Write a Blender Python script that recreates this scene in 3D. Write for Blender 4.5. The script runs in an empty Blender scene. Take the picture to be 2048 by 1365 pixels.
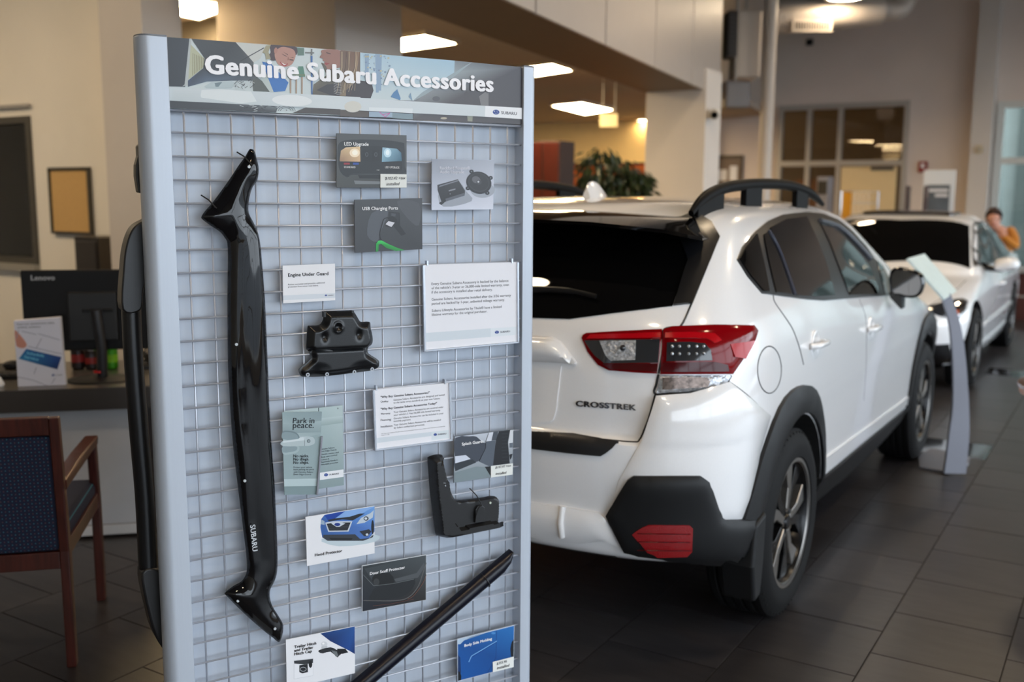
import bpy, bmesh, math, random
import numpy as np
from mathutils import Vector, Matrix
from mathutils.bvhtree import BVHTree
from mathutils.geometry import delaunay_2d_cdt
random.seed(7)
C = bpy.context.scene.collection
sc = bpy.context.scene
PI = math.pi
# ------------------------------------------------------------------ camera (35 mm lens, eye height 1.55 m)
FPX = 1991.0; PITCH = math.radians(8.284); ROLL = math.radians(-0.293); YAW = math.radians(32.013); HC = 1.55
cd = bpy.data.cameras.new('camera'); cam = bpy.data.objects.new('camera', cd); C.objects.link(cam)
cd.sensor_width = 36.0; cd.lens = FPX * 36.0 / 2048.0; cd.clip_end = 200
cam.matrix_world = (Matrix.Translation((0, 0, HC)) @ Matrix.Rotation(YAW, 4, 'Z')
                    @ Matrix.Rotation(PI / 2 - PITCH, 4, 'X') @ Matrix.Rotation(-ROLL, 4, 'Z'))
cd.dof.use_dof = True; cd.dof.focus_distance = 2.34; cd.dof.aperture_fstop = 2.5
sc.camera = cam
# ------------------------------------------------------------------ daylight and exposure
w = bpy.data.worlds.new('overcast_sky'); sc.world = w; w.use_nodes = True
bg = w.node_tree.nodes['Background']
bg.inputs['Color'].default_value = (0.80, 0.90, 1.0, 1); bg.inputs['Strength'].default_value = 4.0
vs = sc.view_settings
vs.view_transform = 'Standard'; vs.look = 'None'; vs.gamma = 1.0; vs.use_curve_mapping = False
vs.exposure = 0.35
# ------------------------------------------------------------------ pixel rays (2048 x 1365 frame)
_cr, _sr, _cp, _sp = math.cos(ROLL), math.sin(ROLL), math.cos(PITCH), math.sin(PITCH)
_sy, _cy = math.sin(YAW), math.cos(YAW)
O = Vector((0, 0, HC))
def ray(px, py):
    x = (px - 1024) / FPX; y = -(py - 682.5) / FPX
    x, y = x * _cr + y * _sr, -x * _sr + y * _cr
    a, b, c = x, _cp + y * _sp, y * _cp - _sp
    return Vector((a * _cy - b * _sy, a * _sy + b * _cy, c))
def at_z(px, py, z=0.0):
    r = ray(px, py); return O + r * ((z - HC) / r.z)
def at_x(px, py, x):
    r = ray(px, py); return O + r * (x / r.x)
def at_y(px, py, y):
    r = ray(px, py); return O + r * (y / r.y)
def at_d(px, py, d):
    return O + ray(px, py) * d
def at_plane(px, py, p0, n):
    r = ray(px, py); return O + r * ((Vector(p0) - O).dot(n) / r.dot(n))
def project(P):
    d = Vector(P) - O
    cx = d.x * _cy + d.y * _sy; cy = -d.x * _sy + d.y * _cy
    y = cy * _sp + d.z * _cp; z = cy * _cp - d.z * _sp
    x, y = cx * _cr - y * _sr, cx * _sr + y * _cr
    return 1024 + FPX * x / z, 682.5 - FPX * y / z, z
# ------------------------------------------------------------------ materials
MATS = {}
def mat(name, col=(.8, .8, .8), rough=.5, metal=0., spec=.5, emit=None, estr=0., noise=0., nscale=8., bump=0., bscale=60.,
        coat=0., trans=0., alpha=1., stretch=None, sheen=0.):
    if name in MATS: return MATS[name]
    m = bpy.data.materials.new(name); m.use_nodes = True
    nt = m.node_tree; b = nt.nodes['Principled BSDF']
    b.inputs['Base Color'].default_value = (*col, 1); b.inputs['Roughness'].default_value = rough
    b.inputs['Metallic'].default_value = metal; b.inputs['Specular IOR Level'].default_value = spec
    b.inputs['Coat Weight'].default_value = coat; b.inputs['Coat Roughness'].default_value = .03
    b.inputs['Transmission Weight'].default_value = trans; b.inputs['Alpha'].default_value = alpha
    b.inputs['Sheen Weight'].default_value = sheen
    if emit:
        b.inputs['Emission Color'].default_value = (*emit, 1); b.inputs['Emission Strength'].default_value = estr
    tc = nt.nodes.new('ShaderNodeTexCoord')
    src = tc.outputs['Object']
    if stretch:
        mp = nt.nodes.new('ShaderNodeMapping'); mp.inputs['Scale'].default_value = stretch
        nt.links.new(src, mp.inputs['Vector']); src = mp.outputs['Vector']
    if noise:
        n = nt.nodes.new('ShaderNodeTexNoise'); n.inputs['Scale'].default_value = nscale; n.inputs['Detail'].default_value = 5
        nt.links.new(src, n.inputs['Vector'])
        r = nt.nodes.new('ShaderNodeValToRGB')
        r.color_ramp.elements[0].position = .3; r.color_ramp.elements[1].position = .7
        r.color_ramp.elements[0].color = (*[c * (1 - noise) for c in col], 1)
        r.color_ramp.elements[1].color = (*[min(1, c * (1 + noise)) for c in col], 1)
        nt.links.new(n.outputs['Fac'], r.inputs['Fac']); nt.links.new(r.outputs['Color'], b.inputs['Base Color'])
    if bump:
        n2 = nt.nodes.new('ShaderNodeTexNoise'); n2.inputs['Scale'].default_value = bscale; n2.inputs['Detail'].default_value = 4
        nt.links.new(src, n2.inputs['Vector'])
        bp = nt.nodes.new('ShaderNodeBump'); bp.inputs['Strength'].default_value = bump; bp.inputs['Distance'].default_value = .01
        nt.links.new(n2.outputs['Fac'], bp.inputs['Height']); nt.links.new(bp.outputs['Normal'], b.inputs['Normal'])
    MATS[name] = m; return m
def glass_mat(name, tint=(.9, .95, .95), see=.85, rough=.0):
    if name in MATS: return MATS[name]
    m = bpy.data.materials.new(name); m.use_nodes = True; nt = m.node_tree; nt.nodes.clear()
    o = nt.nodes.new('ShaderNodeOutputMaterial'); mx = nt.nodes.new('ShaderNodeMixShader')
    t = nt.nodes.new('ShaderNodeBsdfTransparent'); g = nt.nodes.new('ShaderNodeBsdfGlossy'); fr = nt.nodes.new('ShaderNodeFresnel')
    t.inputs['Color'].default_value = (*[c * see for c in tint], 1); g.inputs['Roughness'].default_value = rough
    fr.inputs['IOR'].default_value = 1.5
    nt.links.new(fr.outputs[0], mx.inputs[0]); nt.links.new(t.outputs[0], mx.inputs[1]); nt.links.new(g.outputs[0], mx.inputs[2])
    nt.links.new(mx.outputs[0], o.inputs[0]); MATS[name] = m; return m
def ink_mat(name='printed_ink', rough=.35):
    if name in MATS: return MATS[name]
    m = bpy.data.materials.new(name); m.use_nodes = True; nt = m.node_tree; b = nt.nodes['Principled BSDF']
    a = nt.nodes.new('ShaderNodeAttribute'); a.attribute_name = 'ink'
    nt.links.new(a.outputs['Color'], b.inputs['Base Color']); b.inputs['Roughness'].default_value = rough
    MATS[name] = m; return m
# ------------------------------------------------------------------ mesh builder
class MB:
    def __init__(s): s.v = []; s.f = []; s.m = []; s.c = []; s.mi = 0
    def add(s, vs, fs, col=None):
        k = len(s.v); s.v += [tuple(p) for p in vs]; s.f += [tuple(i + k for i in f) for f in fs]; s.m += [s.mi] * len(fs)
        s.c += ([col] * len(vs) if (col is None or not isinstance(col, list)) else col); return s
    def box(s, lo, hi, M=None):
        x0, y0, z0 = lo; x1, y1, z1 = hi
        p = [(x0, y0, z0), (x1, y0, z0), (x1, y1, z0), (x0, y1, z0), (x0, y0, z1), (x1, y0, z1), (x1, y1, z1), (x0, y1, z1)]
        if M is not None: p = [M @ Vector(q) for q in p]
        return s.add(p, [(0, 3, 2, 1), (4, 5, 6, 7), (0, 1, 5, 4), (1, 2, 6, 5), (2, 3, 7, 6), (3, 0, 4, 7)])
    def cbox(s, c, d, M=None):
        return s.box([c[i] - d[i] / 2 for i in range(3)], [c[i] + d[i] / 2 for i in range(3)], M)
    def prism(s, pts, d0, d1, plane='xz'):
        n = len(pts); mk = {'xz': lambda p, d: (p[0], d, p[1]), 'xy': lambda p, d: (p[0], p[1], d), 'yz': lambda p, d: (d, p[0], p[1])}[plane]
        a = [mk(p, d0) for p in pts] + [mk(p, d1) for p in pts]
        return s.add(a, [tuple(range(n)), tuple(range(2 * n - 1, n - 1, -1))] + [(i, i + n, (i + 1) % n + n, (i + 1) % n) for i in range(n)])
    def tube(s, path, r, n=8, closed=False, cap=True, flat=1.0, up=(0, 0, 1)):
        P = [Vector(p) for p in path]; L = len(P); R = r if isinstance(r, (list, tuple)) else [r] * L; vs = []
        prev = None
        for i, p in enumerate(P):
            a = P[(i - 1) % L] if (i or closed) else p; b = P[(i + 1) % L] if (i < L - 1 or closed) else p
            t = (b - a).normalized(); u = Vector(up) if prev is None else prev
            x = u - t * u.dot(t)
            if x.length < 1e-4: x = Vector((1, 0, 0)) - t * t.x
            if x.length < 1e-4: x = Vector((0, 1, 0))
            x.normalize(); prev = x; y = t.cross(x)
            for k in range(n):
                g = 2 * PI * k / n; vs.append(p + x * (R[i] * math.cos(g)) + y * (R[i] * flat * math.sin(g)))
        fs = [(i * n + k, i * n + (k + 1) % n, ((i + 1) % L) * n + (k + 1) % n, ((i + 1) % L) * n + k) for i in range(L if closed else L - 1) for k in range(n)]
        if cap and not closed: fs += [tuple(range(n - 1, -1, -1)), tuple((L - 1) * n + k for k in range(n))]
        return s.add(vs, fs)
    def cyl(s, a, b, r, n=16, r2=None): return s.tube([a, b], [r, r if r2 is None else r2], n)
    def lathe(s, prof, n=32, M=None, closed=False):
        vs = []; L = len(prof)
        for k in range(n):
            g = 2 * PI * k / n
            for (r, h) in prof:
                p = Vector((r * math.cos(g), r * math.sin(g), h)); vs.append(M @ p if M is not None else p)
        J = L if closed else L - 1
        fs = [(k * L + j, ((k + 1) % n) * L + j, ((k + 1) % n) * L + (j + 1) % L, k * L + (j + 1) % L) for k in range(n) for j in range(J)]
        return s.add(vs, fs)
    def loft(s, rows, closed=False, caps=False):
        n = len(rows[0]); vs = [p for r in rows for p in r]
        fs = [(i * n + k, i * n + (k + 1) % n, (i + 1) * n + (k + 1) % n, (i + 1) * n + k) for i in range(len(rows) - 1) for k in range(n if closed else n - 1)]
        if caps: fs += [tuple(range(n - 1, -1, -1)), tuple((len(rows) - 1) * n + k for k in range(n))]
        return s.add(vs, fs)
    def ball(s, c, r, n=12, m=8, sc_=(1, 1, 1)):
        prof = [(max(1e-4, r * math.sin(PI * j / m)), -r * math.cos(PI * j / m)) for j in range(m + 1)]
        return s.lathe(prof, n, Matrix.Translation(c) @ Matrix.Diagonal((*sc_, 1)))
    def mesh(s, name):
        me = bpy.data.meshes.new(name); me.from_pydata(s.v, [], s.f)
        if any(s.m): me.polygons.foreach_set('material_index', s.m)
        if any(c is not None for c in s.c):
            a = me.color_attributes.new('ink', 'FLOAT_COLOR', 'POINT')
            for i, c in enumerate(s.c): a.data[i].color = (*(c or (1, 1, 1)), 1)
        me.validate(); return me
    def build(s, name, m, parent=None, M=None, smooth=None, bevel=0., fix=True, seg=2):
        me = s.mesh(name)
        if fix:
            b = bmesh.new(); b.from_mesh(me); bmesh.ops.recalc_face_normals(b, faces=b.faces); b.to_mesh(me); b.free()
        for x in (m if isinstance(m, (list, tuple)) else [m]): me.materials.append(x)
        if smooth is not None:
            me.shade_smooth()
            if smooth < 179: me.set_sharp_from_angle(angle=math.radians(smooth))
        o = bpy.data.objects.new(name, me); C.objects.link(o)
        if M is not None: o.matrix_world = M
        if parent is not None: o.parent = parent
        if bevel:
            bv = o.modifiers.new('bevel', 'BEVEL'); bv.width = bevel; bv.segments = seg; bv.limit_method = 'ANGLE'; bv.angle_limit = math.radians(40)
        return o
def tag(o, label, cat, group=None):
    o['label'] = label; o['category'] = cat
    if group: o['group'] = group
    return o
def struct(o): o['kind'] = 'structure'; return o
def thing(name, label, cat, M=None, group=None):
    o = bpy.data.objects.new(name, None); C.objects.link(o); o.empty_display_size = .1
    if M is not None: o.matrix_world = M
    return tag(o, label, cat, group)
def copy_tree(o, parent=None):
    c = o.copy(); C.objects.link(c); c.parent = parent
    for ch in list(o.children): copy_tree(ch, c)
    return c
def T(x, y, z, rz=0.): return Matrix.Translation((x, y, z)) @ Matrix.Rotation(rz, 4, 'Z')
def srgb(r, g, b):
    f = lambda c: (c / 255 / 12.92) if c / 255 <= .04045 else ((c / 255 + .055) / 1.055) ** 2.4
    return (f(r), f(g), f(b))
def smooth_closed(pts, k=4):
    n = len(pts); out = []
    for i in range(n):
        p0, p1, p2, p3 = [Vector(pts[(i + j) % n]) for j in (-1, 0, 1, 2)]
        for q in range(k):
            t = q / k
            out.append(tuple(.5 * ((2 * p1) + (p2 - p0) * t + (2 * p0 - 5 * p1 + 4 * p2 - p3) * t * t + (3 * p1 - p0 - 3 * p2 + p3) * t ** 3)))
    return out
def smooth_open(pts, k=6):
    P = [Vector(p) for p in pts]; P = [2 * P[0] - P[1]] + P + [2 * P[-1] - P[-2]]; out = []
    for i in range(1, len(P) - 2):
        p0, p1, p2, p3 = P[i - 1:i + 3]
        for q in range(k):
            t = q / k
            out.append(.5 * ((2 * p1) + (p2 - p0) * t + (2 * p0 - 5 * p1 + 4 * p2 - p3) * t * t + (3 * p1 - p0 - 3 * p2 + p3) * t ** 3))
    return out + [P[-2]]
def inside(p, poly):
    x, y = p; c = False; j = len(poly) - 1
    for i in range(len(poly)):
        if (poly[i][1] > y) != (poly[j][1] > y) and x < (poly[j][0] - poly[i][0]) * (y - poly[i][1]) / (poly[j][1] - poly[i][1]) + poly[i][0]: c = not c
        j = i
    return c
def edge_dist(p, poly):
    P = np.array(poly); Q = np.roll(P, -1, 0); d = Q - P; w_ = np.array(p) - P
    t = np.clip((w_ * d).sum(1) / np.maximum((d * d).sum(1), 1e-12), 0, 1)
    return float(np.min(np.hypot(*(w_ - d * t[:, None]).T)))
def resample(poly, h):
    out = []
    for i in range(len(poly)):
        a = Vector(poly[i]); b = Vector(poly[(i + 1) % len(poly)]); n = max(1, int((b - a).length / h))
        out += [tuple(a + (b - a) * (k / n)) for k in range(n)]
    return out
def fill(poly, h):
    """triangulate a 2D outline with interior points about h apart -> (points, triangles, outline length)"""
    poly = resample(poly, h); xs = [p[0] for p in poly]; ys = [p[1] for p in poly]; pts = [Vector(p) for p in poly]; n = len(pts)
    y = min(ys) + h * .5; r = 0
    while y < max(ys):
        x = min(xs) + h * (.25 + .5 * (r % 2))
        while x < max(xs):
            if inside((x, y), poly) and edge_dist((x, y), poly) > h * .45: pts.append(Vector((x, y)))
            x += h
        y += h * .87; r += 1
    res = delaunay_2d_cdt(pts, [], [list(range(n))], 1, 1e-7)
    return [tuple(p) for p in res[0]], [tuple(f) for f in res[2]], poly
# ================================================================== THE SETTING
wall_m = mat('warm_wall_paint', srgb(232, 225, 212), .75, noise=.03, nscale=2, bump=.05, bscale=180)
wall_w = mat('pillar_paint', srgb(206, 198, 190), .7, noise=.03, nscale=2, bump=.05, bscale=180)
ceil_m = mat('showroom_ceiling_paint', srgb(92, 86, 82), .85, noise=.05, nscale=1)
tile_ceiling = mat('office_ceiling_tile', srgb(176, 160, 146), .9, noise=.06, nscale=30, bump=.1, bscale=300)
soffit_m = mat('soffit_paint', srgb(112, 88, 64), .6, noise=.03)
metal_trim = mat('grey_window_frame', srgb(170, 165, 158), .45, metal=.3)
grout_m = mat('dark_grout', srgb(34, 32, 31), .9, noise=.2, nscale=40)
# --- floor tiles
def tile_material(name, col, rough, var):
    m = bpy.data.materials.new(name); m.use_nodes = True; nt = m.node_tree; b = nt.nodes['Principled BSDF']
    oi = nt.nodes.new('ShaderNodeObjectInfo'); geo = nt.nodes.new('ShaderNodeNewGeometry')
    mp = nt.nodes.new('ShaderNodeMapping'); mp.inputs['Scale'].default_value = (3.0, 14.0, 1)
    nt.links.new(geo.outputs['Position'], mp.inputs['Vector'])
    n = nt.nodes.new('ShaderNodeTexNoise'); n.inputs['Scale'].default_value = 1.6; n.inputs['Detail'].default_value = 7; n.inputs['Roughness'].default_value = .62
    nt.links.new(mp.outputs['Vector'], n.inputs['Vector'])
    r = nt.nodes.new('ShaderNodeValToRGB')
    r.color_ramp.elements[0].position = .25; r.color_ramp.elements[1].position = .8
    r.color_ramp.elements[0].color = (*[c * (1 - var) for c in col], 1); r.color_ramp.elements[1].color = (*[c * (1 + var) for c in col], 1)
    nt.links.new(n.outputs['Fac'], r.inputs['Fac'])
    hv = nt.nodes.new('ShaderNodeHueSaturation'); mr = nt.nodes.new('ShaderNodeMapRange')
    mr.inputs['To Min'].default_value = .82; mr.inputs['To Max'].default_value = 1.18
    nt.links.new(oi.outputs['Random'], mr.inputs['Value']); nt.links.new(mr.outputs[0], hv.inputs['Value'])
    nt.links.new(r.outputs['Color'], hv.inputs['Color']); nt.links.new(hv.outputs[0], b.inputs['Base Color'])
    b.inputs['Roughness'].default_value = rough
    bp = nt.nodes.new('ShaderNodeBump'); bp.inputs['Strength'].default_value = .06; bp.inputs['Distance'].default_value = .004
    nt.links.new(n.outputs['Fac'], bp.inputs['Height']); nt.links.new(bp.outputs[0], b.inputs['Normal'])
    MATS[name] = m; return m
tile_m = tile_material('slate_floor_tile', srgb(52, 49, 50), .34, .42)
gloss_m = mat('polished_black_tile', (.012, .011, .011), .06, spec=.6)
floor = struct(MB().box((-12, -6, -.12), (4.6, 22.2, -.0035)).build('floor', grout_m))
PX, PY = .4025, .4035
tm = MB().box((.0025, .0025, -.012), (PX - .0025, PY - .0025, 0)).mesh('tile'); tm.materials.append(tile_m)
tmg = tm.copy(); tmg.materials.clear(); tmg.materials.append(gloss_m)
cells = []
for i in range(-28, 13):
    x = -.667 + i * PX; ph = 3.405 if i % 2 == 0 else 3.199
    for k in range(-18, 50):
        y = ph + k * PY
        if x < -12 or x > 4.1 or y < -5.8 or y > 17.0: continue
        cx, cy = x + PX / 2, y + PY / 2
        d = -cx * _sy + cy * _cy
        if d < .8: cells.append((0, i, k, x, y)); continue
        q = [project((x + a * PX, y + b * PY, 0)) for a, b in ((0, 0), (1, 0), (1, 1), (0, 1))]
        vis = any(-5 < u < 2053 and v < 1370 and not (340 < u < 1040) for u, v, _ in q)
        area = abs(sum(q[j][0] * q[(j + 1) % 4][1] - q[(j + 1) % 4][0] * q[j][1] for j in range(4))) / 2
        if min(p[2] for p in q) < .3: area = 0
        cells.append((area if vis else 0, i, k, x, y))
cells.sort(reverse=True)
rest = MB()
for n_, (ar, i, k, x, y) in enumerate(cells):
    gl = i == -1 and k in (8, 16)
    if n_ < 290 and ar > 60 or gl:
        o = bpy.data.objects.new('tile', tmg if gl else tm); C.objects.link(o); o.location = (x, y, random.uniform(-.0008, .0)); o.parent = floor
        if gl: o['label'] = 'polished black floor tile'
    else:
        rest.box((x + .0025, y + .0025, -.012), (x + PX - .0025, y + PY - .0025, -.0004))
ro = rest.build('tile_field', tile_m, floor, fix=False); ro['kind'] = 'stuff'
# --- left wall with its window (plane y = 4.4)
YL = 4.4
wl = MB()
wx0, wx1, wz0, wz1 = -8.4, at_y(72, 400, YL).x, 1.03, 2.11
wl.box((-12, YL, 0), (wx0, YL + .2, 5.2)); wl.box((wx1, YL, 0), (-5.98, YL + .2, 5.2))
wl.box((wx0, YL, 0), (wx1, YL + .2, wz0)); wl.box((wx0, YL, wz1), (wx1, YL + .2, 5.2))
struct(wl.build('wall_left', wall_m))
w1 = thing('window_1', 'dark office window', 'window', T((wx0 + wx1) / 2, YL, wz0)); struct(w1); del w1['category']
hw, hz = (wx1 - wx0) / 2, wz1 - wz0
fr = MB(); t = .05
for lo, hi in (((-hw, -.02, 0), (hw, .1, t)), ((-hw, -.02, hz - t), (hw, .1, hz)), ((-hw, -.02, t), (-hw + t, .1, hz - t)), ((hw - t, -.02, t), (hw, .1, hz - t))): fr.box(lo, hi)
fr.build('window_frame', mat('dark_bronze_frame', srgb(70, 66, 58), .5), w1)
MB().box((-hw + t, .03, t), (hw - t, .04, hz - t)).build('pane', glass_mat('tinted_glass', (.55, .53, .48), .6), w1)
MB().box((-hw - .02, -.03, hz + .06), (hw + .02, .02, hz + .085)).build('head_trim', metal_trim, w1)
MB().box((-hw, -.05, -.05), (hw, .02, 0)).build('window_sill', mat('sill_paint', srgb(150, 145, 135), .6), w1)
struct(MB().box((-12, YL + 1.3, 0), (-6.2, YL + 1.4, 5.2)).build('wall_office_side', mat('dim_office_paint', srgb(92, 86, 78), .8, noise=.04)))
# --- thin pillar beside the left wall, and the broad pillar behind the display stand
yp = 4.1; xa, xb = at_y(200, 100, yp).x, at_y(286, 100, yp).x
struct(MB().box((xa, yp, 0), (xb, yp + .3, 5.2)).build('wall_pillar_side', wall_w, bevel=.004))
yp2 = 5.0; xc_, xd = at_y(434, 60, yp2).x, at_y(671, 60, yp2).x
ye = at_x(804, 60, xd).y
struct(MB().box((xc_, yp2, 0), (xd, ye, 5.2)).build('wall_pillar_broad', wall_w, bevel=.004))
# --- low office ceiling, bulkhead, far office wall
ZO = 2.95; ZB = 2.60
A0, A1 = at_z(1017.6, 0, ZB), at_z(1400, 175, ZB); bd = (A1 - A0); bd.z = 0; bd.normalize()
I0, I1 = at_z(1045, 97.8, ZB), at_z(1289.5, 183.9, ZB)
bn = Vector((-bd.y, bd.x, 0))            # towards the office
bw = max(.5, abs((I0 - A0).dot(bn)))
E1 = at_plane(1440, 192, A0, bn); Lb = (E1 - A0).dot(bd)
S0 = A0 - bd * 1.0
rb = math.atan2(bd.y, bd.x)
Mb = T(S0.x, S0.y, 0, rb)                # local x along the bulkhead, y into the office
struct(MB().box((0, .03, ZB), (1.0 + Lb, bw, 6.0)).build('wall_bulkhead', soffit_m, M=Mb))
panel_m = mat('bulkhead_panel', srgb(172, 163, 155), .36, noise=.02)
bk = bpy.data.objects['wall_bulkhead']
jx = [1.0 + (at_plane(p, 60, A0, bn) - A0).dot(bd) for p in (1212, 1312)]
step = jx[1] - jx[0]; cuts = [0.0]; x = jx[0] - 5 * step
while x < 1.0 + Lb - .1:
    if x > 0: cuts.append(x)
    x += step
cuts.append(1.0 + Lb)
for a, b in zip(cuts[:-1], cuts[1:]):
    MB().box((a + .012, 0, ZB - .004), (b - .012, .03, 6.0)).build('panel', panel_m, bk, bevel=.004)
struct(MB().box((-12, 4.4, ZO), (A1.x + .05, 24, ZO + .1)).build('ceiling_office', tile_ceiling)) if False else None
cq = [A0 - bd * 1.5 + bn * bw, A1 + bd * 8 + bn * bw, Vector((-14, 22, 0)), Vector((-14, 4.45, 0)), Vector((-5.6, 4.45, 0))]
struct(MB().prism([(p.x, p.y) for p in cq], ZO, ZO + .1, 'xy').build('ceiling_office', tile_ceiling))
yo = 17.0
ow = mat('office_wall_paint', srgb(236, 206, 146), .8, noise=.03)
struct(MB().box((-14, yo, 0), (-6.6, yo + .2, 6)).build('wall_office_back', ow))
struct(MB().box((-14.1, 4.4, 0), (-14, yo, 6)).build('wall_office_left', ow))
# square column under the bulkhead
ycol = at_z(1400, 179, ZB).y; xl, xr = at_y(1291, 250, ycol).x, at_y(1411, 250, ycol).x
yb = at_x(1441, 250, xr).y
struct(MB().box((xl, ycol, 0), (xr, yb, ZB + .2)).build('wall_column', wall_w, bevel=.006))
# --- back wall with glazed partition (plane y = 17.5) and the window on the right
YB = 17.5
bx = lambda px, py=300: at_y(px, py, YB)
gx0, gx1 = bx(1556).x, bx(1814).x; gz1 = bx(1680, 207).z
kx0 = bx(1990).x; kz1 = bx(2020, 203).z
wb = MB()
wb.box((-7.4, YB, 0), (gx0, YB + .25, 6)); wb.box((gx0, YB, gz1), (gx1, YB + .25, 6)); wb.box((gx1, YB, 0), (kx0, YB + .25, 6))
wb.box((kx0, YB, kz1), (4.6, YB + .25, 6)); wb.box((4.0, YB, 0), (4.6, YB + .25, kz1))
struct(wb.build('wall_back', mat('back_wall_paint', srgb(216, 202, 192), .75, noise=.03, nscale=1.5)))
px0 = bx(1946).x
struct(MB().box((px0, YB - .35, 0), (kx0 - .03, YB, 6)).build('wall_pilaster', wall_w))
# glazed partition
w2 = thing('window_2', 'glazed partition', 'window', T(gx0, YB, 0)); struct(w2); del w2['category']
gf = metal_trim; W_ = gx1 - gx0; zt = bx(1680, 325).z
def bar(name, a, b, c, d, e=.06): MB().box((a - gx0, -e, c), (b - gx0, e, d)).build(name, gf, w2)
for p in (1556, 1613, 1675, 1806): bar('mullion', bx(p).x, bx(p + 9).x, 0, gz1)
bar('transom', gx0 + .003, gx1 - .003, zt - .06, zt + .03, .055); bar('head_rail', gx0 + .003, gx1 - .003, gz1 - .09, gz1 - .003, .064)
gp = glass_mat('partition_glass', (.9, .88, .84), .85)
ed = [1565, 1613, 1622, 1675, 1684, 1806]
for a, b in zip(ed[::2], ed[1::2]):
    MB().box((bx(a).x - gx0, -.01, zt + .03), (bx(b).x - gx0, .005, gz1 - .09)).build('pane', gp, w2)
    if a < 1680: MB().box((bx(a).x - gx0, -.01, .05), (bx(b).x - gx0, .005, zt - .06)).build('pane', gp, w2)
d1 = thing('door_1', 'cream office door', 'door', T(bx(1686).x, YB, 0)); struct(d1); del d1['category']
dw = bx(1797).x - bx(1686).x
MB().box((0, -.05, .02), (dw, 0, zt - .08)).build('door_leaf', mat('cream_door', srgb(226, 200, 152), .6, noise=.02), d1, bevel=.004)
MB().box((dw * .55, -.1, zt - .14), (dw * .95, -.05, zt - .08)).build('door_closer', mat('closer_grey', srgb(90, 88, 84), .4, metal=.6), d1)
hn = MB().cyl((dw - .08, -.05, 1.0), (dw - .08, -.1, 1.0), .012, 10).cyl((dw - .08, -.1, 1.0), (dw - .22, -.1, 1.0), .01, 10); hn.build('door_handle', MATS['closer_grey'], d1)
# room behind the partition
br = mat('back_room_paint', srgb(150, 118, 82), .8, noise=.04)
struct(MB().box((-9, 22, 0), (gx1 + .7, 22.2, 4)).build('wall_back_room', br)); struct(MB().box((gx1 + .6, YB + .25, 0), (gx1 + .7, 22, 4)).build('wall_back_room_side', br)); struct(MB().box((-9, YB + .25, 3.6), (gx1 + .7, 22, 3.7)).build('ceiling_back_room', tile_ceiling))
# right-hand window with what stands outside it
w3 = thing('window_3', 'tall showroom window', 'window', T(kx0, YB, 0)); struct(w3); del w3['category']
fw = mat('white_window_frame', srgb(205, 205, 200), .5)
zk = bx(2020, 322).z
for a, b, c, d, e in ((0, .1, 0, kz1 - .1, .06), (0, 4.0 - kx0, kz1 - .1, kz1, .06), (.1, 4.0 - kx0, zk - .05, zk + .05, .055), (2.2, 2.3, 0, kz1 - .1, .06)): MB().box((a, -e, c), (b, e, d)).build('window_frame', fw, w3)
for a, b, c, d in ((.1, 2.2, .05, zk - .05), (.1, 2.2, zk + .05, kz1 - .1), (2.3, 4.0 - kx0, .05, zk - .05), (2.3, 4.0 - kx0, zk + .05, kz1 - .1)):
    MB().box((a, -.01, c), (b, .0, d)).build('pane', glass_mat('window_glass', (.90, .93, .92), .9), w3)
# --- east window wall that lets the daylight in (beside the camera, out of view)
XE = 4.6
we = MB(); we.box((XE, -6, 3.6), (XE + .25, YB, 6)); we.box((XE, -6, 0), (XE + .25, YB, .25))
struct(we.build('wall_east', wall_m))
w4 = thing('window_4', 'showroom window wall', 'window', T(XE, -6, .25)); struct(w4); del w4['category']
for k in range(13): MB().box((.02, k * 1.95 - .04, 0), (.16, k * 1.95 + .04, 3.35)).build('mullion', fw, w4)
MB().box((.03, 0, 2.35), (.15, 23.5, 2.43)).build('transom', fw, w4)
# --- walls behind the camera, showroom ceiling
struct(MB().box((-12, -6.2, 0), (4.85, -6, 6)).build('wall_front', wall_m))
struct(MB().box((-12.2, -6, 0), (-12, YL, 6)).build('wall_far_left', wall_m))
struct(MB().box((-14, -6.2, 6.0), (4.85, 17.75, 6.2)).build('ceiling', ceil_m))
struct(MB().box((-30, -30, -.2), (60, 60, -.13)).build('ground_outside', mat('wet_asphalt', srgb(105, 108, 112), .7, noise=.15, nscale=.6)))
# --- round high-bay lamps: one in view, others unseen, some added only to brighten walls
warm = (1.0, .78, .52)
lamp_fill_glow = mat('high_bay_or_fill_glow', (1, 1, 1), .5, emit=warm, estr=58.)
lamp_fill_shell = mat('high_bay_or_fill_shell', srgb(190, 186, 180), .4, metal=.5)
cl = bpy.data.objects['ceiling']
pl_ = at_d(1690, -4, 13.0)
for (x, y, z) in ((pl_.x, pl_.y, pl_.z), (-.4, 0.6, 4.9), (1.4, 3.2, 4.6), (-.9, 5.6, 4.6), (1.4, 7.6, 4.6), (1.2, -1.5, 4.6), (-1.0, 10.4, 4.6), (-7.2, 2.3, 3.5), (-9.2, 1.9, 3.5), (-3.6, 2.4, 4.6), (-5.6, 1.6, 4.2), (-7.4, YL + .75, 2.5), (1.2, 13.5, 4.6), (-2.0, 7.4, 4.3)):  # out-of-view lamps by left wall, pillar and window room are added for brightness
    l = MB().lathe([(.05, .28), (.1, .26), (.24, .02), (.26, 0), (.22, 0), (.07, .22)], 24); l.cyl((0, 0, .27), (0, 0, 6.0 - z), .012, 8)
    o = l.build('lamp_or_fill_shade', lamp_fill_shell, cl, T(x, y, z), smooth=40)
    MB().lathe([(.001, .03), (.12, .028), (.2, .015), (.215, .004), (.001, .004)], 24).build('lamp_or_fill_diffuser', lamp_fill_glow, cl, T(x, y, z), smooth=60)
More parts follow.
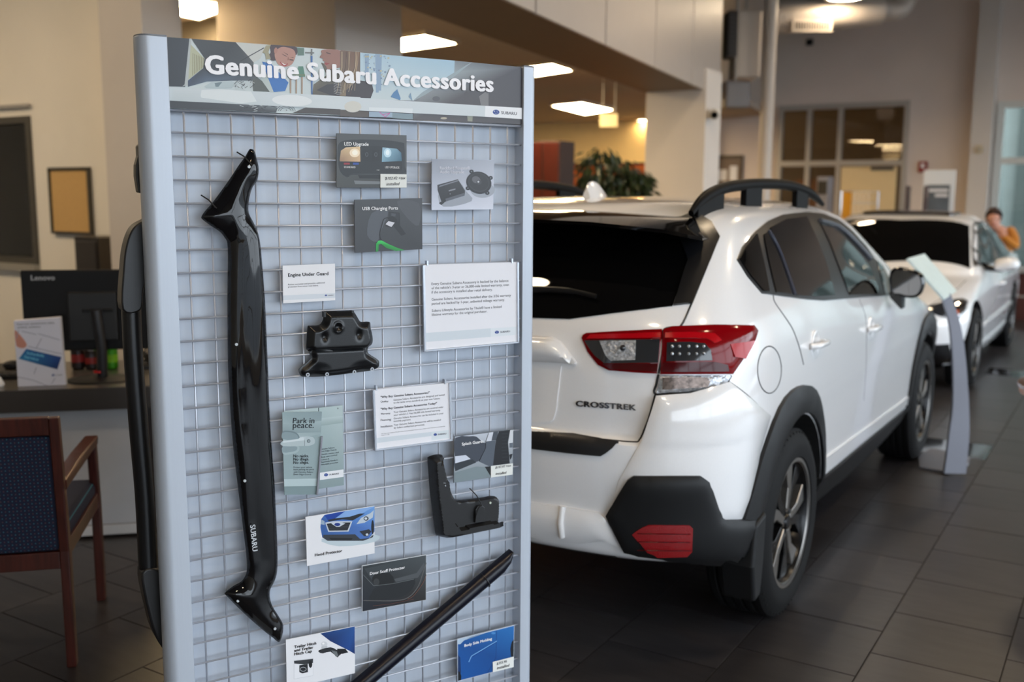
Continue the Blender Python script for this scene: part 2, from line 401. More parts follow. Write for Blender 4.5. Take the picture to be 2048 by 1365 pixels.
# ================================================================== DISPLAY STAND
SD = Vector((math.sin(math.radians(26.751)), math.cos(math.radians(26.751)), 0)); SN = Vector((SD.y, -SD.x, 0))
SP = at_d(345, 480, 2.185)
MS = T(SP.x, SP.y, 0, math.atan2(SD.y, SD.x))          # local x along the stand, y to its back, z up
def st(px, py, y=0.0):
    q = at_plane(px, py, SP - SN * y, SN) - SP; return (q.dot(SD), q.z + SP.z)
c2 = (300, 250, 2.4825); c3 = (640, 240, 4.551); c4 = (540, 500, 3.251); c5 = (360, 780, 2.334); c6 = (560, 960, 3.37)
b1 = (330, 70, 5.251); b2 = (680, 90, 5.251); sg = (840, 850, 5.686); pk = (550, 790, 5.689); FULL = (0, 0, 1)
alu = mat('satin_aluminium', srgb(186, 194, 206), .38, metal=.2, bump=.02, bscale=200, stretch=(1, 1, .05))
wire_m = mat('silver_wire', srgb(188, 192, 202), .3, metal=.35)
sheet_m = mat('pale_blue_grey_sheet', srgb(184, 192, 204), .5, noise=.025, nscale=60, stretch=(1, 1, .06), metal=.15)
blk = mat('black_plastic', srgb(24, 24, 26), .38, bump=.05, bscale=500)
blk_s = mat('black_satin_plastic', srgb(16, 17, 20), .3, bump=.03, bscale=400)
gloss_blk = mat('glossy_black', srgb(6, 6, 8), .06, spec=.6)
white_m = mat('white_card', srgb(226, 226, 230), .55)
ink = ink_mat()
stand = thing('display_stand', 'tall silver wire-grid display stand with printed header and accessories hung on it', 'display stand', MS)
ZT = 1.882; DEP = .052
def post(x0, x1, rnd):
    n = 8; pts = []
    y0, y1 = -.012, DEP + .012
    a, b = (x0, x1) if rnd < 0 else (x1, x0)      # a = rounded outer edge
    r = .026; sx = 1 if b > a else -1
    pts.append((b, y0))
    for k in range(n + 1): g = PI / 2 * k / n; pts.append((a + sx * r * (1 - math.sin(g)), y0 + 1.3 * r * (1 - math.cos(g))))
    for k in range(n + 1): g = PI / 2 * k / n; pts.append((a + sx * r * (1 - math.cos(g)), y1 - 1.3 * r * (1 - math.sin(g))))
    pts.append((b, y1))
    o = MB().prism(pts, .03, ZT, 'xy').build('post', alu, stand, smooth=30, bevel=.0012)
    MB().prism([((p[0] - (a + b) / 2) * .97 + (a + b) / 2, p[1]) for p in pts], ZT, ZT + .003, 'xy').build('post_cap', mat('grey_cap', srgb(120, 124, 132), .5), o)
post(-.056, .0045, -1); post(.897, .9435, 1)
foot = MB().prism([(-.08, -.25), (.03, -.25), (.03, DEP + .25), (-.08, DEP + .25)], 0, .03, 'xy'); foot.build('foot', alu, stand, bevel=.006)
foot = MB().prism([(.87, -.25), (.97, -.25), (.97, DEP + .25), (.87, DEP + .25)], 0, .03, 'xy'); foot.build('foot', alu, stand, bevel=.006)
MB().box((.0045, .030, .12), (.897, .034, 1.74)).build('back_sheet', sheet_m, stand)
R = .0024
vm = MB().cyl((0, .0046, .14), (0, .0046, 1.7305), R, 8).mesh('wire'); hm = MB().cyl((.002, 0, 0), (.899, 0, 0), R, 8).mesh('wire'); tm_ = MB().cyl((.002, .001, 0), (.899, .001, 0), .0036, 8).mesh('wire')
for m_ in (vm, hm, tm_): m_.materials.append(wire_m); m_.shade_smooth()
def wire(me, x, y, z):
    o = bpy.data.objects.new('wire', me); C.objects.link(o); o.parent = stand; o.location = (x, y, z)
for k in range(17): wire(vm, .0362 + k * .0514, 0, 0)
wire(tm_, 0, 0, 1.7315)
for k in range(31): wire(hm, 0, 0, 1.683 - k * .0510)
for k in range(17): wire(vm, .0362 + k * .0514, DEP - .004, 0)      # grid on the other side
for k in range(0, 31): wire(hm, 0, DEP, 1.683 - k * .0510)
# ------------------------------------------------------------------ print helpers
_tc = {}; _tz = {}
def text_mesh(s, bold=0.):
    if (s, bold) in _tc: return _tc[(s, bold)]
    cu = bpy.data.curves.new('t', 'FONT'); cu.body = s; cu.size = 1; cu.resolution_u = 3
    if bold: cu.space_character = 1 + bold * 1.5
    o = bpy.data.objects.new('t', cu); C.objects.link(o)
    me = bpy.data.meshes.new_from_object(o.evaluated_get(bpy.context.evaluated_depsgraph_get()))
    v = [(p.co.x, p.co.y) for p in me.vertices]; f = [tuple(p.vertices) for p in me.polygons]
    bpy.data.objects.remove(o); bpy.data.curves.remove(cu); bpy.data.meshes.remove(me)
    if bold:                                       # thicken the strokes with shifted copies, so that stroke ends stay square
        V, F_ = [], []; b = bold; sh = [(-b, 0), (0, 0), (b, 0)] + ([(-b * .5, b * .45), (b * .5, b * .45), (-b * .5, -b * .45), (b * .5, -b * .45)] if b > .02 else [])
        for dx, dy in sh: k = len(V); V += [(x + dx, y + dy) for x, y in v]; F_ += [tuple(i + k for i in q) for q in f]
        n0 = len(v); v, f = V, F_; _tz[(s, bold)] = [4e-5 * (i // n0) for i in range(len(v))]
    else: _tz[(s, bold)] = [0.] * len(v)
    x0 = min(p[0] for p in v); x1 = max(p[0] for p in v); v = [(p[0] - x0, p[1]) for p in v]
    _tc[(s, bold)] = (v, f, x1 - x0); return _tc[(s, bold)]
def ell(cx, cy, rx, ry, n=20, rot=0., a0=0., a1=2 * PI):
    full = abs(a1 - a0 - 2 * PI) < 1e-6; k = n if full else n + 1; c_, s_ = math.cos(rot), math.sin(rot); out = []
    for i in range(k):
        g = a0 + (a1 - a0) * i / n; x, y = rx * math.cos(g), ry * math.sin(g); out.append((cx + x * c_ - y * s_, cy + x * s_ + y * c_))
    return out
class Print:
    """flat ink on a plane of the stand; shapes and lettering traced in crop coordinates"""
    def __init__(s, y, org, root, step=.00003, y0=0.): s.y0 = y0; s.y = y; s.org = org; s.root = root; s.mb = MB(); s.k = 0; s.step = step; s.tb = MB()
    def L(s, p, crop):
        q = st(crop[0] + p[0] / crop[2], crop[1] + p[1] / crop[2], s.y); return (q[0] - s.org[0], q[1] - s.org[1])
    def poly(s, pts, col, crop):
        s.k += 1; d = s.y0 - s.step * s.k; q = [s.L(p, crop) for p in pts]
        c = [srgb(*x) for x in col] if isinstance(col, list) else srgb(*col)
        s.mb.add([(a, d, b) for a, b in q], [tuple(range(len(q)))], c)
    def line(s, pts, wd, col, crop):
        for a, b in zip(pts[:-1], pts[1:]):
            a = Vector(a); b = Vector(b); t_ = (b - a).normalized(); n_ = Vector((-t_.y, t_.x)) * wd / 2
            s.poly([a + n_, b + n_, b - n_, a - n_], col, crop)
    def text(s, string, p0, p1, crop, col, bold=0., ys=1.0, slant=0.):
        v, f, wd = text_mesh(string, bold); a = Vector(s.L(p0, crop)); b = Vector(s.L(p1, crop)); e = b - a; sc_ = e.length / wd; e.normalize(); n_ = Vector((-e.y, e.x))
        d = s.y0 - .0002 - s.step * s.k; q = [a + e * ((x + slant * y) * sc_) + n_ * (y * sc_ * ys) for x, y in v]
        s.tb.add([(p.x, d - z_, p.y) for p, z_ in zip(q, _tz[(string, bold)])], f, srgb(*col))
    def logo(s, p0, p1, crop, col=(20, 60, 140), tcol=(40, 42, 60)):
        x0, y0 = p0; x1, y1 = p1; w_ = (x1 - x0); h = w_ * .115; mx = lambda t: (x0 + (x1 - x0) * t, y0 + (y1 - y0) * t)
        c_ = mx(.15); rot = math.atan2(y1 - y0, w_)
        s.poly(ell(c_[0], c_[1], w_ * .15, h, 18, rot), (225, 230, 240), crop); s.poly(ell(c_[0], c_[1], w_ * .138, h * .88, 18, rot), col, crop)
        for dx, dy, r in ((-.07, -.3, .035), (.0, -.1, .02), (.05, -.35, .02), (.07, .25, .02), (-.02, .4, .02), (.02, .6, .018)):
            x, y = c_[0] + dx * w_, c_[1] + dy * h; r *= w_
            s.poly([(x - r, y), (x - r * .2, y - r * .2), (x, y - r), (x + r * .2, y - r * .2), (x + r, y), (x + r * .2, y + r * .2), (x, y + r), (x - r * .2, y + r * .2)], (235, 240, 250), crop)
        a, b = mx(.36), mx(1); s.text('SUBARU', (a[0], a[1] + h * .55), (b[0], b[1] + h * .55), crop, tcol, .02, .85)
    def done(s, nm='print'):
        if s.mb.f: s.mb.build(nm, ink, s.root, fix=False)
        if s.tb.f: s.tb.build('lettering', ink, s.root, fix=False)
def card(name, label, cat, corners, crop, col=(228, 228, 232), y=-.0075, th=.0022, group='printed cards on the grid', m=None):
    q = [st(crop[0] + a / crop[2], crop[1] + b / crop[2], y) for a, b in corners]
    org = (sum(p[0] for p in q) / 4, sum(p[1] for p in q) / 4)
    o = thing(name, label, cat, MS @ Matrix.Translation((org[0], y, org[1])), group)
    MB().prism([(p[0] - org[0], p[1] - org[1]) for p in q], 0, th, 'xz').build('board', m or mat('card_%d_%d_%d' % col, srgb(*col), .45), o)
    return o, Print(y, org, o)
def sticker(o, p, corners, crop, lines):
    q = [p.L(c, crop) for c in corners]; y = -.0018
    s_ = MB().prism([(a, b) for a, b in q], y, y + .0004, 'xz').build('price_sticker', mat('paper_sticker', srgb(226, 228, 224), .6), o)
    s_['label'] = 'white paper price sticker with handwriting'
    pr = Print(p.y, p.org, s_); pr.k = 80
    for t_, a, b in lines: pr.text(t_, a, b, crop, (40, 40, 44), .012, 1.0, .25)
    pr.done()
# ------------------------------------------------------------------ header
hy = -.004
hz0, hz1 = 1.737, 1.879
head = MB().box((.0045, hy, hz0), (.897, hy + .012, hz1)).build('header_panel', mat('header_board', srgb(62, 60, 66), .3), stand)
p = Print(hy, (0, 0), head, .00001, hy)
B1 = lambda pts, col: p.poly(pts, col, b1)
B2 = lambda pts, col: p.poly(pts, col, b2)
B1([(8, 22), (2048, 175), (2048, 855), (30, 770)], (196, 206, 208))                       # pale view outside
B2([(0, 62), (1210, 165), (1200, 600), (0, 560)], [(176, 200, 214), (160, 192, 212), (190, 206, 212), (200, 210, 212)])
B2([(1205, 165), (1905, 232), (1905, 835), (770, 790), (775, 580), (860, 500), (1200, 290)], [(120, 128, 134), (66, 64, 72), (64, 60, 64), (84, 80, 82), (112, 112, 114), (140, 146, 150), (150, 160, 165)])
B2([(770, 590), (860, 500), (1190, 300), (1320, 215), (1390, 180), (1300, 250), (1190, 340), (900, 520)], (150, 164, 172))
B2([(1300, 510), (1330, 480), (1400, 560), (1390, 640), (1310, 630)], (76, 72, 76)); B2(ell(1010, 565, 40, 26), (88, 90, 96)); B2(ell(1090, 770, 34, 12), (176, 168, 150))
B2([(1460, 540), (1560, 470), (1560, 640), (1480, 635)], (120, 118, 120)); B2([(1335, 730), (1395, 735), (1390, 805), (1340, 800)], (146, 148, 132))
for x, h in ((290, 470), (400, 500), (425, 480)): B2([(x - 30, 95), (x + 14, 97), (x + 6, h), (x - 24, h)], (140, 164, 190))
for _ in range(60):
    x = random.uniform(250, 520); y = random.uniform(95, 420); r = random.uniform(4, 14); B2(ell(x, y, r, r * .8, 6), random.choice([(150, 170, 190), (130, 150, 176), (190, 184, 150), (120, 140, 170)]))
B2([(530, 545), (560, 500), (600, 465), (635, 560), (630, 580)], (84, 130, 176)); B2([(720, 545), (740, 500), (760, 590)], (120, 150, 176))
B1([(8, 22), (255, 38), (210, 545), (22, 540)], [(44, 48, 54), (52, 56, 64), (44, 48, 56), (36, 38, 44)])   # car pillar
B1([(255, 38), (278, 38), (245, 515), (262, 525), (180, 540), (205, 520)], (176, 182, 182))
B1([(270, 100), (410, 245), (405, 340), (245, 470)], (178, 180, 152))
for k in range(7): B1([(290 + k * 18, 190 + k * 8), (296 + k * 18, 194 + k * 8), (292 + k * 18, 420 - k * 14), (286 + k * 18, 430 - k * 14)], (128, 124, 100))
B1([(278, 40), (740, 76), (880, 230), (930, 290), (920, 400), (980, 480), (700, 480), (440, 490), (240, 545), (240, 480), (400, 350), (415, 245)], [(66, 70, 74), (58, 60, 64), (70, 70, 72), (86, 88, 90), (74, 78, 82), (90, 92, 94), (74, 84, 98), (80, 96, 118), (62, 74, 96), (56, 72, 104), (50, 54, 60), (58, 60, 64)])
B1([(740, 76), (1065, 100), (1000, 250), (930, 290), (870, 220)], (196, 198, 194)); p.line([(1040, 135), (790, 275)], 9, (52, 54, 58), b1)
B1([(410, 540), (480, 500), (700, 485), (740, 500), (700, 560), (430, 560)], (176, 190, 194)); B1([(520, 505), (600, 495), (560, 545), (530, 545)], (112, 130, 138))
B1([(920, 480), (960, 440), (1040, 500), (1130, 600), (925, 590)], (84, 88, 84)); B1([(980, 430), (1060, 410), (1180, 600), (1100, 600)], (182, 192, 190))
# woman in blue, smiling
B1([(1020, 280), (1110, 300), (1250, 450), (1295, 500), (1260, 590), (1140, 600), (1080, 450)], (52, 112, 184))
B1(smooth_closed([(1100, 110), (1160, 105), (1290, 115), (1385, 130), (1390, 180), (1360, 220), (1200, 260), (1120, 270), (1085, 220), (1110, 180)], 3), (74, 58, 62))
B1(smooth_closed([(1180, 150), (1240, 125), (1340, 150), (1370, 200), (1362, 250), (1330, 310), (1270, 335), (1200, 320), (1165, 270), (1150, 200)], 4), (178, 132, 118))
B1(ell(1162, 165, 18, 34, 14, .1), (170, 122, 108)); B1(smooth_closed([(1205, 280), (1250, 305), (1290, 300), (1265, 330), (1225, 315)], 3), (160, 60, 62)); B1([(1215, 287), (1255, 308), (1280, 304), (1250, 318)], (238, 234, 230))
for q in ([(1220, 195), (1262, 215), (1285, 232), (1255, 220)], [(1300, 255), (1345, 260), (1348, 270), (1305, 265)], [(1235, 175), (1290, 205), (1288, 212)], [(1310, 235), (1350, 235), (1345, 242)]): B1(q, (64, 44, 44))
B1([(1290, 225), (1310, 262), (1282, 268)], (150, 104, 92))
B1([(1020, 185), (1060, 110), (1110, 105), (1085, 180), (1110, 250), (1060, 260), (1050, 195)], (158, 152, 124))
B1([(1385, 130), (1460, 138), (1458, 215), (1395, 215)], (96, 122, 112)); B1([(1400, 330), (1450, 330), (1470, 440), (1370, 440)], (84, 130, 112)); B1([(1340, 410), (1470, 415), (1470, 430), (1340, 425)], (110, 124, 96))
B1([(1528, 220), (1548, 222), (1548, 640), (1535, 640)], (62, 104, 164)); B1([(1470, 180), (1565, 182), (1565, 196), (1470, 194)], (110, 112, 110)); B1([(1532, 148), (1546, 148), (1546, 215), (1532, 215)], (110, 112, 110))
for x in (1310, 1370, 1430): B1([(x, 440), (x + 16, 440), (x + 14, 640), (x, 640)], (164, 140, 120))
# woman with long hair, in profile
B1([(1640, 290), (1700, 420), (1560, 520), (1545, 640), (2048, 660), (2048, 560), (1900, 400)], [(92, 84, 74), (100, 94, 80), (108, 102, 88), (90, 86, 76), (60, 58, 62), (66, 62, 66), (90, 80, 74)])
B1([(1590, 580), (1700, 520), (2048, 500), (2048, 650), (1760, 640)], (58, 54, 58))
B1(smooth_closed([(1640, 165), (1700, 150), (1840, 165), (1890, 240), (1880, 320), (1800, 350), (1710, 360), (1690, 330), (1668, 305), (1680, 285), (1655, 270), (1660, 250), (1622, 235), (1645, 200)], 3), (150, 108, 96))
B1([(1668, 288), (1730, 300), (1690, 318)], (150, 66, 66)); B1([(1690, 180), (1740, 196), (1735, 204), (1695, 192)], (70, 50, 46))
B1([(1840, 160), (2048, 178), (2048, 560), (1930, 640), (1830, 640), (1890, 480), (1900, 330)], [(130, 104, 88), (96, 74, 64), (112, 92, 76), (150, 132, 106), (120, 104, 84), (96, 78, 66), (110, 86, 72)])
B2([(0, 62), (210, 78), (180, 230), (150, 280), (60, 470), (0, 520)], [(110, 88, 76), (120, 84, 62), (150, 118, 90), (120, 98, 82), (140, 124, 100), (120, 108, 90)])
B2([(60, 480), (180, 370), (330, 390), (350, 480), (320, 560), (60, 550)], (62, 56, 60)); 
for k in range(14):
    x = random.uniform(1850, 2040); p.line([(x, 175), (x + random.uniform(-20, 5), 340), (x + random.uniform(-90, -20), random.uniform(520, 640))], 4, random.choice([(176, 152, 120), (84, 66, 58), (190, 170, 140)]), b1)
for k in range(8): p.line([(1770, 490 + k * 17), (1800 + k, 505 + k * 17), (1850, 500 + k * 17)], 3, (190, 188, 186), b1)
for _ in range(26):
    x = random.uniform(720, 900); y = random.uniform(480, 570); p.line([(x, y), (x + random.uniform(10, 50), y + random.uniform(-40, 40))], 5, random.choice([(40, 40, 44), (190, 196, 198), (70, 72, 78)]), b1)
B1([(28, 690), (600, 718), (1180, 745), (1165, 815), (32, 768)], [(40, 42, 46), (58, 62, 68), (120, 128, 132), (60, 62, 66), (38, 40, 44)])
B1([(1340, 820), (1480, 760), (2048, 785), (2048, 850)], (70, 64, 62)); B2([(0, 680), (300, 700), (300, 760), (0, 752)], (84, 76, 70))
for _ in range(36):
    x = random.uniform(800, 1300); y = random.uniform(735, 800); p.line([(x, y), (x + random.uniform(-50, 50), y + random.uniform(-20, 14))], 5, random.choice([(24, 24, 28), (40, 40, 44), (200, 206, 208)]), b1)
for a in range(3): q = ell(1265, 800, 55 + a * 22, 34 + a * 14, 12, 0, PI, 2 * PI); p.line(q, 4, (40, 40, 46), b1)
B2([(300, 700), (545, 712), (545, 765), (300, 755)], (150, 170, 190)); p.line([(410, 705), (470, 760), (520, 715), (440, 735)], 7, (196, 96, 160), b2); B2([(545, 712), (760, 725), (760, 785), (545, 770)], (126, 146, 156))
B1([(22, 543), (2048, 655), (2048, 792), (26, 690)], [(196, 204, 208), (206, 214, 218), (206, 214, 218), (184, 194, 198)]); B2([(0, 545), (1520, 640), (1515, 755), (0, 680)], (204, 212, 217))
B1([(370, 640), (380, 580), (560, 570), (900, 596), (960, 700), (800, 720), (380, 660)], (216, 222, 224)); B1(ell(1330, 690, 210, 60, 24, .05), (222, 226, 228)); B2(ell(130, 650, 90, 60, 20), (206, 204, 196))
B2([(300, 655), (760, 670), (755, 718), (300, 690)], (220, 226, 230))
B2([(1520, 640), (1905, 662), (1905, 780), (1515, 755)], (232, 234, 238))
p.logo((1595, 704), (1850, 722), b2)
p.k += 4
p.text('Genuine Subaru Accessories', (418, 402), (2048 * 1.0 + (680 - 330) * 5.251 - 2048 + 1608, 105 + 492), b1, (244, 243, 247), .05, .96)
p.done()
for o_ in head.children:
    if o_.name.startswith('lettering'): o_['label'] = 'bold white heading lettering'
# ------------------------------------------------------------------ accessories hung on the grid
def relief(name, m, outline, crop, hfun, y0, h=.006, back=.004, parent=None, org=None, smooth=50, k=3):
    """a moulded piece: traced outline on the grid plane, front face raised towards the viewer by hfun(s, z, edge distance)"""
    poly = [st(crop_[0] + a / crop_[2], crop_[1] + b / crop_[2], y0) for (a, b, crop_) in outline] if crop is None else [st(crop[0] + a / crop[2], crop[1] + b / crop[2], y0) for a, b in outline]
    if k: poly = [tuple(q) for q in smooth_closed(poly, k)]
    V, F_, bd_ = fill(poly, h)
    if org is None: org = (sum(q[0] for q in poly) / len(poly), sum(q[1] for q in poly) / len(poly))
    mb = MB(); fr_ = []
    for (x, z) in V:
        d = edge_dist((x, z), bd_); fr_.append((x - org[0], -max(0., hfun(x, z, d)), z - org[1]))
    n = len(V); bk_ = [(a, min(b + back + .002, back), c) if False else (a, b + back, c) for a, b, c in fr_]
    cnt = {}
    for f in F_:
        for i in range(3): e = (f[i], f[(i + 1) % 3]); cnt[e] = 1
    rim = [(a, b) for a, b in cnt if (b, a) not in cnt]
    mb.add(fr_ + bk_, list(F_) + [tuple(i + n for i in reversed(f)) for f in F_] + [(b, a, a + n, b + n) for a, b in rim])
    return mb, org
def S_(crop, *pts): return [(a, b, crop) for a, b in pts]
# hood protector
hp = S_(c2, (500, 120), (515, 128), (528, 170), (538, 220), (530, 275), (510, 305), (495, 345), (487, 395), (490, 440), (515, 490), (535, 540), (545, 590), (552, 660), (560, 760), (570, 900), (577, 1060), (583, 1200)) \
   + S_(c5, (413, 20), (418, 150), (428, 300), (440, 450), (447, 600), (453, 750), (452, 840), (440, 890), (420, 930), (418, 970), (430, 1010), (455, 1050), (475, 1085), (480, 1110), (475, 1145), (460, 1176), (430, 1155), (385, 1120), (300, 1045), (215, 960), (212, 945), (250, 915), (285, 895), (305, 865), (310, 830), (305, 760), (285, 600), (262, 400), (245, 250), (235, 130), (228, 10)) \
   + S_(c2, (385, 1200), (383, 1000), (383, 800), (385, 680), (383, 590), (370, 560), (345, 530), (300, 500), (260, 470), (255, 455), (275, 425), (310, 385), (380, 290), (440, 200), (470, 160), (490, 125))
ridge = [st(c2[0] + a / c2[2], c2[1] + b / c2[2], -.012) for a, b in ((425, 560), (420, 700), (415, 1000), (415, 1300))] + [st(c5[0] + a / c5[2], c5[1] + b / c5[2], -.012) for a, b in ((262, 150), (285, 330), (300, 600), (330, 800))]
def hp_h(x, z, d):
    b = .024 * (1 - math.exp(-d / .020))
    rx = np.interp(z, [q[1] for q in ridge[::-1]], [q[0] for q in ridge[::-1]])
    mid = 1.0 if ridge[-1][1] < z < ridge[0][1] else math.exp(-min(abs(z - ridge[0][1]), abs(z - ridge[-1][1])) / .05)
    return .004 + b + mid * (.008 * math.exp(-((x - rx) / .012) ** 2) - .005 * math.exp(-((x - rx - .026) / .016) ** 2))
smoke = mat('smoked_acrylic', (.005, .005, .006), .05, spec=.45, alpha=.94)
mb, org = relief('visor', smoke, hp, None, hp_h, -.012, .0055, .003)
hpoly = [st(c_[0] + a / c_[2], c_[1] + b / c_[2], -.012) for a, b, c_ in hp]
hood = thing('hood_protector', 'long smoked black acrylic hood protector tied upright to the left of the grid', 'car accessory', MS @ Matrix.Translation((org[0], -.012, org[1])))
mb.build('visor', smoke, hood, smooth=60)
p = Print(-.052, org, hood); p.tb = MB()
q0, q1 = (338, 640), (352, 765)
p.text('SUBARU', (334, 640), (346, 764), c5, (196, 200, 206), .03, 1.0)
for i_ in range(len(p.tb.v)): a, b, c_ = p.tb.v[i_]; p.tb.v[i_] = (a, b - .0285, c_)
p.done()
for a, b, cr_ in ((495, 208, c2), (428, 1090, c2), (302, 425, c5), (275, 992, c5), (445, 1118, c5)):
    q = st(cr_[0] + a / cr_[2], cr_[1] + b / cr_[2], -.034)
    hr_ = hp_h(q[0], q[1], edge_dist(q, hpoly)); MB().cyl((q[0] - org[0], -hr_ - .0015, q[1] - org[1]), (q[0] - org[0], -hr_ + .004, q[1] - org[1]), .0034, 10).build('rivet', mat('clear_bumper_dot', srgb(190, 196, 200), .3), hood)
for a, b in ((462, 158), (285, 372)):
    q = st(c2[0] + a / c2[2], c2[1] + b / c2[2], -.015); x, z = q[0] - org[0], q[1] - org[1]
    MB().tube([(x - .012, .002, z + .010), (x, -.012, z), (x + .014, -.022, z - .018), (x + .012, .0, z - .012)], .0016, 6).build('cable_tie', blk, hood)
# engine under guard
ug = [(340, 400), (365, 395), (520, 392), (535, 400), (560, 440), (580, 465), (635, 465), (642, 500), (655, 560), (655, 600), (640, 630), (632, 650), (640, 675), (700, 715), (708, 740), (700, 765), (650, 785), (540, 800), (360, 822), (230, 825), (195, 815), (185, 780), (195, 765), (250, 720), (262, 700), (250, 660), (228, 640), (228, 600), (235, 500), (250, 490), (310, 485), (335, 450)]
U = lambda a, b: st(c4[0] + a / c4[2], c4[1] + b / c4[2], -.012)
ur, us1, us2, sl0, sl1 = U(422, 497), U(337, 560), U(560, 545), U(240, 655), U(640, 635)
br1, br2 = U(300, 790), U(600, 775)
def ug_h(x, z, d):
    h = .004 + .016 * min(1., d / .014)
    r = math.hypot(x - ur[0], z - ur[1]); h += .004 * math.exp(-((r - .011) / .003) ** 2) - .006 * math.exp(-(r / .008) ** 2)
    for q in (us1, us2): h -= .008 * math.exp(-((x - q[0]) / .007) ** 2 - ((z - q[1]) / .010) ** 2)
    zl = np.interp(x, [sl0[0], sl1[0]], [sl0[1], sl1[1]]); h += .007 * math.tanh((z - zl) / .003) - .010 * math.exp(-((z - zl) / .0035) ** 2)
    for q in (br1, br2): r = math.hypot((x - q[0]) / 1.7, z - q[1]); h -= .007 * max(0, 1 - r / .022)
    return max(.002, h)
mb, org = relief('guard', blk_s, ug, c4, ug_h, -.006, .0035, .002)
gd = thing('engine_under_guard', 'small black moulded engine under guard below its white card', 'car accessory', MS @ Matrix.Translation((org[0], -.006, org[1])))
mb.build('guard', blk_s, gd, smooth=60)
for a, b in ((235, 808), (360, 805), (537, 790), (652, 772)):
    q = U(a, b); MB().lathe([(.0020, 0), (.0048, 0), (.0048, .002), (.0020, .002)], 12, Matrix.Translation((q[0] - org[0], -.016, q[1] - org[1])) @ Matrix.Rotation(PI / 2, 4, 'X'), True).build('grommet', mat('zinc_grommet', srgb(170, 172, 176), .3, metal=.9), gd)
for a, b in ((347, 418), (527, 412)):
    q = U(a, b); MB().cbox((q[0] - org[0], -.010, q[1] - org[1]), (.006, .014, .014)).build('clip', blk, gd, bevel=.001)
# splash guard
sp = [(78, 385), (85, 365), (130, 345), (175, 335), (235, 337), (248, 360), (252, 400), (275, 520), (300, 620), (322, 650), (330, 720), (355, 790), (410, 850), (600, 835), (720, 820), (760, 810), (840, 808), (875, 840), (882, 870), (880, 1000), (872, 1110), (930, 1098), (935, 1115), (915, 1145), (870, 1165), (600, 1220), (330, 1275), (280, 1277), (190, 1255), (165, 1220), (150, 1100), (110, 800), (90, 560)]
G = lambda a, b, y=-.012: st(sg[0] + a / sg[2], sg[1] + b / sg[2], y)
ledge = [G(a, b) for a, b in ((190, 420), (205, 560), (250, 760), (290, 950), (350, 1090), (410, 1165), (600, 1120), (780, 1090), (930, 1100))]
def sp_h(x, z, d):
    p_ = min(math.hypot(x - q[0], z - q[1]) for q in ledge_d)
    # outside (left / below) of the ledge line the piece is a thick rim
    zz = np.interp(x, [q[0] for q in low], [q[1] for q in low]); xx = np.interp(-z, [-q[1] for q in left], [q[0] for q in left])
    rim = (x < xx) or (z < zz and x > left[-1][0] - .002)
    h = .006 + (.030 * min(1, d / .010) if rim else .010 * min(1, d / .004))
    return h
ledge_d = [tuple(Vector(a).lerp(Vector(b), t_ / 6)) for a, b in zip(ledge[:-1], ledge[1:]) for t_ in range(6)]
left = sorted(ledge[:6], key=lambda q: -q[1]); low = sorted(ledge[5:], key=lambda q: q[0])
mb, org = relief('guard', blk, sp, sg, sp_h, -.006, .004, .003)
spo = thing('splash_guard', 'black L-shaped plastic splash guard hanging below its photo card', 'car accessory', MS @ Matrix.Translation((org[0], -.006, org[1])))
mb.build('guard', blk, spo, smooth=45)
for a, b, r in ((225, 460, .0045), (278, 690, .0075)):
    q = G(a, b, -.025); w_ = MB().lathe([(.0005, .010), (r * .45, .010), (r * .5, .004), (r, .003), (r, 0), (.0005, 0)], 16, Matrix.Translation((q[0] - org[0], -.014, q[1] - org[1])) @ Matrix.Rotation(PI / 2, 4, 'X'))
    s2 = w_.build('screw', blk_s, spo, smooth=40)
    MB().cyl((q[0] - org[0], -.0246, q[1] - org[1]), (q[0] - org[0], -.0225, q[1] - org[1]), r * .3, 10).build('screw_head', mat('steel_screw', srgb(190, 192, 196), .3, metal=1.), s2)
q = G(792, 885, -.02); MB().cyl((q[0] - org[0], -.0185, q[1] - org[1]), (q[0] - org[0], -.014, q[1] - org[1]), .0032, 12).build('rivet', mat('pale_rivet', srgb(190, 200, 188), .4), spo)
lug = [G(a, b, -.02) for a, b in ((610, 1110), (612, 960), (640, 915), (680, 905), (715, 930), (722, 970), (720, 1095))]
MB().prism([(q[0] - org[0], q[1] - org[1]) for q in lug], -.024, -.015, 'xz').build('lug', blk, spo, bevel=.0015)
ti = [G(a, b, -.02) for a, b in ((585, 735), (615, 790), (655, 860), (675, 900), (640, 930), (610, 1020), (600, 1100))]
MB().tube([(q[0] - org[0], -.004 if i == 0 else -.028, q[1] - org[1]) for i, q in enumerate(ti)], .0015, 6).build('cable_tie', blk, spo)
ti = [G(a, b, -.02) for a, b in ((285, 388), (255, 410), (228, 455))]
MB().tube([(q[0] - org[0], -.006 - .010 * i, q[1] - org[1]) for i, q in enumerate(ti)], .0015, 6).build('cable_tie', blk, spo)
